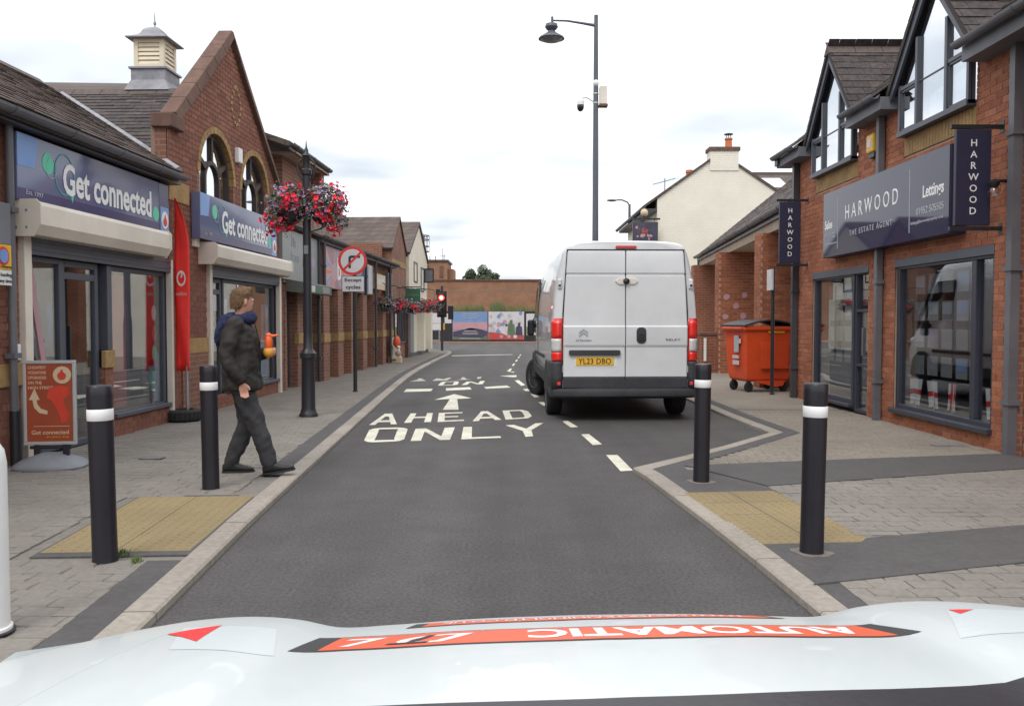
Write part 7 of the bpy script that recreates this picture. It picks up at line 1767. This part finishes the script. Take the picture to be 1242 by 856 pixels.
for x in (-.22,.22):
    for y_ in (-.22,.22): MB().tube((x,y_,0),(x,y_,7.9),.035,n=6).build('leg','pole_grey',ma_)
for i in range(12): MB().tube((-.22,-.22,2+i*.5),(.22,-.22,2.5+i*.5),.02,n=5).build('brace','pole_grey',ma_)
for z in (6.6,7.0,7.5,7.8):
    mb = MB(); n = 16; vs = [(r_*math.cos(2*math.pi*i/n), r_*math.sin(2*math.pi*i/n), zz_) for r_,zz_ in ((.62,z),(.62,z+.07)) for i in range(n)]; mb.add(vs,[(i,(i+1)%n,(i+1)%n+n,i+n) for i in range(n)]); mb.build('platform_ring','pole_grey',ma_)
for i in range(8): t = 2*math.pi*i/8; MB().tube((.62*math.cos(t),.62*math.sin(t),6.6),(.62*math.cos(t),.62*math.sin(t),7.85),.02,n=5).build('rail_post','pole_grey',ma_)
an = thing('antenna_pole', 'thin antenna pole beside the lattice mast', 'antenna', (-5.3, 66, 0)); MB().tube((0,0,4),(0,0,6.9),.025,n=6).build('pole','pole_grey',an); MB().tube((-.25,0,6.3),(.25,0,6.3),.018,n=5).build('cross_arm','pole_grey',an)
cb_ = MB(); cb_.path([(-6.6,52,3.05),(-3,52,3.18),(0,52,3.22),(1.5,52,3.15),(3,52,2.7)], .015, 6); tag(cb_.build('overhead_cable','fascia_board'), 'thin pale overhead cable crossing in front of the far brick wall', 'cable')
def tree(x, y, h, rx, rz, label, seed, n=5200, s=.14):
    rnd = random.Random(seed); t = thing('tree', label, 'tree', (x,y,0))
    mb = MB(); mb.path([(0,0,0),(.05,0,h*.3),(-.05,.05,h*.6),(0,0,h*.8)], [.25,.2,.12,.05], 8)
    for k in range(9):
        a = rnd.uniform(0,6.28); z0_ = h*rnd.uniform(.4,.7); mb.path([(0,0,z0_),(rx*.4*math.cos(a),rx*.4*math.sin(a),z0_+rz*.35),(rx*.75*math.cos(a),rx*.75*math.sin(a),z0_+rz*.6)], [.1,.06,.02], 6)
    mb.build('trunk','bark',t)
    cl = []
    for k in range(38):
        while True:
            p = Vector((rnd.uniform(-1,1),rnd.uniform(-1,1),rnd.uniform(-.8,1)))
            if .35 < p.length < 1: break
        cl.append((Vector((p.x*rx,p.y*rx,h-rz+p.z*rz)), rnd.uniform(.25,.48)*rx))
    lf = MB()
    for i in range(n):
        c_, r_ = rnd.choice(cl); d = Vector((rnd.gauss(0,1),rnd.gauss(0,1),rnd.gauss(0,1))).normalized(); p = c_ + d*r_*rnd.random()**.4*.9
        a = Vector((rnd.gauss(0,1),rnd.gauss(0,1),rnd.gauss(0,1))).normalized(); b = a.orthogonal().normalized(); e = a.cross(b); q = s*rnd.uniform(.6,1.3)
        lf.add([p-b*q, p-e*q*.5, p+b*q, p+e*q*.5], [(0,1,2,3)])
    tag(lf.build('crown','tree_leaf',t,fix=False), kind='stuff')
tree(-2.55, 75, 6.0, 1.35, 1.15, 'round dark green tree rising behind the far brick wall', 4, 11000, .11)
tree(2.2, 78, 4.9, .8, .6, 'low tuft of a tree just showing over the far brick wall', 6, 1500)
# ------------------------------------------------------------------ the walking man (faces local +x, camera sees his right side)
def oval(c, rx, ry, n=20, tilt=0.0, p=2.0):
    out = []
    for i in range(n):
        t = 2*math.pi*i/n; cx, sy = math.cos(t), math.sin(t)
        x = rx*math.copysign(abs(cx)**(2/p), cx); y = ry*math.copysign(abs(sy)**(2/p), sy)
        out.append((c[0]+x*math.cos(tilt), c[1]+y, c[2]+x*math.sin(tilt)))
    return out
def limb(mb, pts, radii, n=14, sub=5):
    """smooth tapered limb through joints"""
    P = [Vector(p) for p in pts]; out, rr = [], []
    for i in range(len(P)-1):
        p0 = P[max(i-1,0)]; p1 = P[i]; p2 = P[i+1]; p3 = P[min(i+2,len(P)-1)]
        for k in range(sub):
            t = k/sub; t2, t3 = t*t, t*t*t
            out.append(.5*((2*p1)+(p2-p0)*t+(2*p0-5*p1+4*p2-p3)*t2+(3*p1-p0-3*p2+p3)*t3)); rr.append(radii[i]+(radii[i+1]-radii[i])*t)
    out.append(P[-1]); rr.append(radii[-1])
    mb.path(out, rr, n)
    mb.ell(tuple(P[0]), radii[0], radii[0], radii[0], 12, 8); mb.ell(tuple(P[-1]), radii[-1], radii[-1], radii[-1], 12, 8)
def fuse(o, vox, smooth_it=2, wr=None):
    m = o.modifiers.new('remesh','REMESH'); m.mode = 'VOXEL'; m.voxel_size = vox
    s = o.modifiers.new('smooth','SMOOTH'); s.factor = .6; s.iterations = smooth_it
    FUSE.append((o, wr)); return o
FUSE = []
def fuse_all():
    dg = bpy.context.evaluated_depsgraph_get()
    got = [(o, wr, bpy.data.meshes.new_from_object(o.evaluated_get(dg))) for o, wr in FUSE]
    for o, wr, me in got:
        o.modifiers.clear(); o.data = me
        if wr:
            off = [Vector(v.normal)*wr(v.co) for v in me.vertices]
            for v, d in zip(me.vertices, off): v.co += d
        shade(me, 80)
man_loc, man_rz = (-2.40, 7.66, .04), R(6)
hip = {'r': (0.0,-.095,.85), 'l': (0.0,.095,.85)}
knee = {'r': (.135,-.105,.46), 'l': (.015,.10,.455)}
ank = {'r': (.265,-.115,.105), 'l': (-.13,.10,.095)}
# skin: head, neck, hands, and the body beneath the clothes, one surface
mb = MB()
limb(mb, [hip['r'],knee['r'],ank['r']], [.075,.05,.038]); limb(mb, [hip['l'],knee['l'],ank['l']], [.075,.05,.038])
mb.rings([oval((0,0,.80),.10,.15),oval((0,0,.95),.09,.14),oval((0,0,1.15),.10,.16),oval((-.01,0,1.32),.09,.17),oval((-.02,0,1.40),.06,.09)])
SH = {'r': (-.01,-.19,1.35), 'l': (-.01,.19,1.35)}; EL = {'r': (-.055,-.245,1.09), 'l': (-.03,.25,1.10)}; WR = {'r': (.045,-.225,.855), 'l': (.20,.13,1.10)}
for s_ in 'rl': limb(mb, [SH[s_],EL[s_],WR[s_]], [.05,.04,.028])
limb(mb, [(-.02,0,1.36),(.0,0,1.45),(.02,0,1.52)], [.065,.056,.06])
hd_yaw = Matrix.Rotation(R(36),3,'Z')
def H(x,y,z): 
    v = hd_yaw @ Vector((x,y,z)); return (v.x*.93+.018, v.y*.93, v.z*.95+1.57)
hb_ = MB()
rows = [(-.115,.045,.040,.035),(-.095,.068,.056,.020),(-.06,.088,.066,.010),(-.02,.098,.074,.0),(.02,.102,.078,-.004),(.06,.098,.076,-.010),(.09,.080,.062,-.014),(.11,.045,.036,-.014)]
mb.rings([[H(ox+rx*math.cos(2*math.pi*i/18), ry*math.sin(2*math.pi*i/18), z) for i in range(18)] for z,rx,ry,ox in rows])
# nose, brow, lips, chin, ears
mb.rings([[H(.092+.0*k+a,b,z) for a,b in ((-.02,-.012),(.012+.010*k,-.008),(.012+.010*k,.008),(-.02,.012))] for z,k in ((.025,0),(.0,.6),(-.022,1.3),(-.034,.7))])
for dz, w_, xx in ((-.058,.022,.088),(-.072,.020,.086)): 
    c_ = H(xx,0,dz); mb.ell(c_, .010,.022,.007,10,6)
c_ = H(.072,0,-.105); mb.ell(c_, .022,.024,.018,10,6)
for sy in (-1,1): 
    c_ = H(-.008,sy*.080,-.008); mb.ell(c_, .020,.010,.034,10,8)
# right hand hanging, lightly curled; left hand gripping
def hand(wr, d, side, curl, spread):
    """wr wrist, d pointing direction, side = thumb direction, palm frame"""
    d = Vector(d).normalized(); t = Vector(side); t = (t - d*t.dot(d)).normalized(); n = d.cross(t)
    w = Vector(wr); rg_ = []
    for l, a, b in ((0,.024,.020),(.03,.034,.018),(.06,.042,.016),(.085,.040,.013)):
        rg_.append([tuple(w + d*l + t*a*math.cos(2*math.pi*i/12) + n*b*math.sin(2*math.pi*i/12)) for i in range(12)])
    mb.rings(rg_)
    for i, L in enumerate((.070,.078,.072,.056)):
        base = w + d*.080 + t*(.030-.020*i)
        p1 = base + d*L*.45 + n*curl*.010; p2 = p1 + (d*math.cos(curl*.9)+n*math.sin(curl*.9))*L*.32; p3 = p2 + (d*math.cos(curl*1.9)+n*math.sin(curl*1.9))*L*.28
        mb.path([base,p1,p2,p3],[.0095,.009,.0085,.007],8)
    tb = w + d*.028 + t*.028; p1 = tb + (d*.7+t*.6+n*.3)*.034; p2 = p1 + (d*.95+t*.15+n*.4)*.030
    mb.path([tb,p1,p2],[.012,.0105,.008],8)
hand((.050,-.224,.850), (.18,.05,-1), (1,.15,.15), .75, 0)
hand((.205,.125,1.10), (.85,-.5,.12), (0,.1,1), 1.15, 0)
man = mb.build('person','skin',None)
fuse(man, .0075, 2)
man.location = man_loc; man.rotation_euler = (0,0,man_rz); man.scale = (.98,.94,.975)
tag(man, 'man in dark jacket and navy hood walking across the left pavement', 'person')
nz = lambda p, s, a: noise.noise(Vector(p)*s)*a
# eyes (turned from the camera, still there)
for sy in (-1,1):
    c_ = H(.090,sy*.031,.016); e_ = MB().ell(c_, .010,.012,.009,10,8).build('eye','white_plastic',man,smooth=True); c2 = H(.099,sy*.031,.016); MB().ell(c2,.004,.005,.005,8,6).build('iris','letter_black',e_,smooth=True)
# hair: short cap, fuller on top
mb = MB(); rg_ = []
for z, rx, ry, ox in ((-.070,.030,.050,-.066),(-.045,.050,.066,-.058),(-.01,.078,.079,-.034),(.03,.099,.083,-.014),(.07,.103,.083,-.008),(.105,.090,.070,-.002),(.128,.062,.048,.006),(.140,.03,.024,.012)):
    rg_.append([H(ox+rx*math.cos(2*math.pi*i/20), ry*math.sin(2*math.pi*i/20), z) for i in range(20)])
mb.rings(rg_); mb.ell(H(.060,0,.112),.046,.052,.028,12,8)
hr = mb.build('hair','hair',man); fuse(hr, .009, 2, lambda p: nz(p,30,.007)+nz(p,90,.004))
# trousers
mb = MB()
mb.rings([oval((.0,0,.76),.118,.165,p=2.4),oval((0,0,.85),.115,.170,p=2.4),oval((0,0,.93),.112,.165,p=2.4)])
limb(mb, [(.0,-.090,.84),(.150,-.100,.46),(.268,-.112,.105)], [.108,.083,.068]); limb(mb, [(0,.090,.84),(.02,.095,.455),(-.118,.10,.105)], [.108,.083,.068])
tr_ = mb.build('trousers','trousers',man)
fuse(tr_, .011, 2, lambda p: nz((p.x+p.z*.5,p.y,p.z*1.1),9,.016)+nz((p.x-p.z*.7,p.y,p.z*.8),21,.006))
# jacket with sleeves
mb = MB()
mb.rings([oval((.010,0,.775),.165,.222,24,p=2.5),oval((.010,0,.84),.168,.225,24,p=2.5),oval((.006,0,.97),.163,.222,24,p=2.4),oval((0,0,1.10),.162,.228,24,p=2.3),oval((-.004,0,1.22),.160,.232,24,p=2.3),oval((-.012,0,1.31),.142,.222,24,p=2.3),oval((-.02,0,1.375),.110,.170,24),oval((-.02,0,1.43),.080,.095,24)])
limb(mb, [(-.015,-.180,1.345),(-.070,-.250,1.09),(.030,-.232,.872)], [.082,.072,.055]); limb(mb, [(-.015,.180,1.345),(-.045,.255,1.10),(.170,.150,1.095)], [.082,.072,.055])
jk = mb.build('jacket','jacket',man)
fuse(jk, .0115, 2, lambda p: nz((p.x+p.z*.6,p.y,p.z),7,.022)+nz((p.x-p.z*.8,p.y,p.z*1.1),17,.010))
mb = MB(); mb.path([(.166,-.012,.80),(.172,-.012,1.0),(.168,-.010,1.2),(.128,-.008,1.36)], .006, 6); mb.build('zip','black_metal',jk)
for sy in (-1,): mb = MB(); mb.box(.05,.16,-.218,-.205,.90,.91); mb.build('pocket_seam','black_metal',jk)
# navy hood and scarf bunched round the neck and down the back
mb = MB(); n = 22; pts = []; rr = []
for i in range(n+1):
    t = 2*math.pi*i/n; pts.append((-.020+.105*math.cos(t), .105*math.sin(t), 1.404+.016*math.cos(t)*1.0+.006*math.sin(3*t))); rr.append(.053+.010*math.cos(2*t))
mb.path(pts, rr, 10)
mb.rings([oval((-.165,0,1.14),.022,.085,16),oval((-.178,0,1.20),.045,.120,16),oval((-.165,0,1.28),.060,.145,16),oval((-.130,0,1.37),.062,.145,16),oval((-.085,0,1.44),.055,.110,16),oval((-.07,0,1.47),.03,.06,16)])
sc = mb.build('hood','scarf',man); fuse(sc, .011, 2, lambda p: nz(p,24,.012)+nz(p,60,.005))
# shoes
def shoe(an, toe_dir, up, side):
    d = Vector(toe_dir).normalized(); u = Vector(up); u = (u-d*u.dot(d)).normalized(); s = d.cross(u); a = Vector(an)
    mb = MB(); rg2 = []
    for l, w, h, b in ((-.075,.030,.055,-.085),(-.055,.040,.085,-.092),(.0,.042,.115,-.092),(.05,.043,.085,-.092),(.10,.047,.062,-.092),(.15,.046,.048,-.092),(.185,.036,.036,-.090),(.20,.018,.024,-.084)):
        rg2.append([tuple(a + d*l + s*(w*math.copysign(abs(math.cos(t))**.8,math.cos(t))) + u*(b+h*.5+h*.5*math.copysign(abs(math.sin(t))**.8,math.sin(t)))) for t in [2*math.pi*i/16 for i in range(16)]])
    mb.rings(rg2); o = mb.build('shoe','shoe',man,smooth=True)
    sl_ = MB(); rg3 = []
    for l, w in ((-.082,.026),(-.06,.043),(.0,.045),(.06,.047),(.11,.051),(.16,.049),(.195,.036),(.208,.018)):
        rg3.append([tuple(a+d*l+s*x+u*z) for x,z in ((-w,-.102),(w,-.102),(w,-.084),(-w,-.084))])
    sl_.rings(rg3); sl_.build('sole','rubber',o,bevel=.004)
shoe((.268,-.118,.118), (1,-.05,.16), (-.16,0,1), 'r'); shoe((-.118,.10,.100), (1,.05,0), (0,0,1), 'l')
# orange topped squeeze toy held at his chest
to = thing('toy_bottle', 'orange and yellow toy bottle with a spout held in the walking man\'s left hand', 'toy', (0,0,0))
tp = Matrix.Translation(man_loc) @ Matrix.Rotation(man_rz,4,'Z')
to.location = tp @ Vector((.233,.042,1.034)); to.rotation_euler = (0,0,man_rz)
MB().ell((0,0,.045),.050,.045,.050,16,12).build('yellow_body','toy_yellow',to,smooth=True)
MB().lathe([(.030,.085),(.034,.10),(.036,.14),(.030,.175),(.022,.19),(.0,.195)],(0,0,0),16).build('orange_neck','toy_orange',to,smooth=True)
mb = MB(); mb.ell((.0,0,.195),.028,.024,.024,14,10); mb.path([(.015,0,.19),(.05,0,.192),(.085,0,.198)],[.014,.012,.011],10); mb.build('orange_spout','toy_orange',to,smooth=True)
fuse_all()

# loose strands over the hair cap
rnd = random.Random(11); me = hr.data; sm_ = MB()
for v in me.vertices:
    for k in range(2):
        n_ = Vector(v.normal); 
        if n_.z < -.6: continue
        t_ = (Vector((rnd.gauss(-.5,.25), rnd.gauss(0,.25), rnd.gauss(-.6,.25))) + n_*.25).normalized(); w_ = t_.cross(n_).normalized()*.0022
        p_ = Vector(v.co) + Vector((rnd.gauss(0,.003),rnd.gauss(0,.003),rnd.gauss(0,.003))); L_ = rnd.uniform(.015,.030)
        sm_.add([p_-w_, p_+w_, p_+t_*L_], [(0,1,2)])
tag(sm_.build('hair_strands','hair',man,fix=False), kind='stuff')
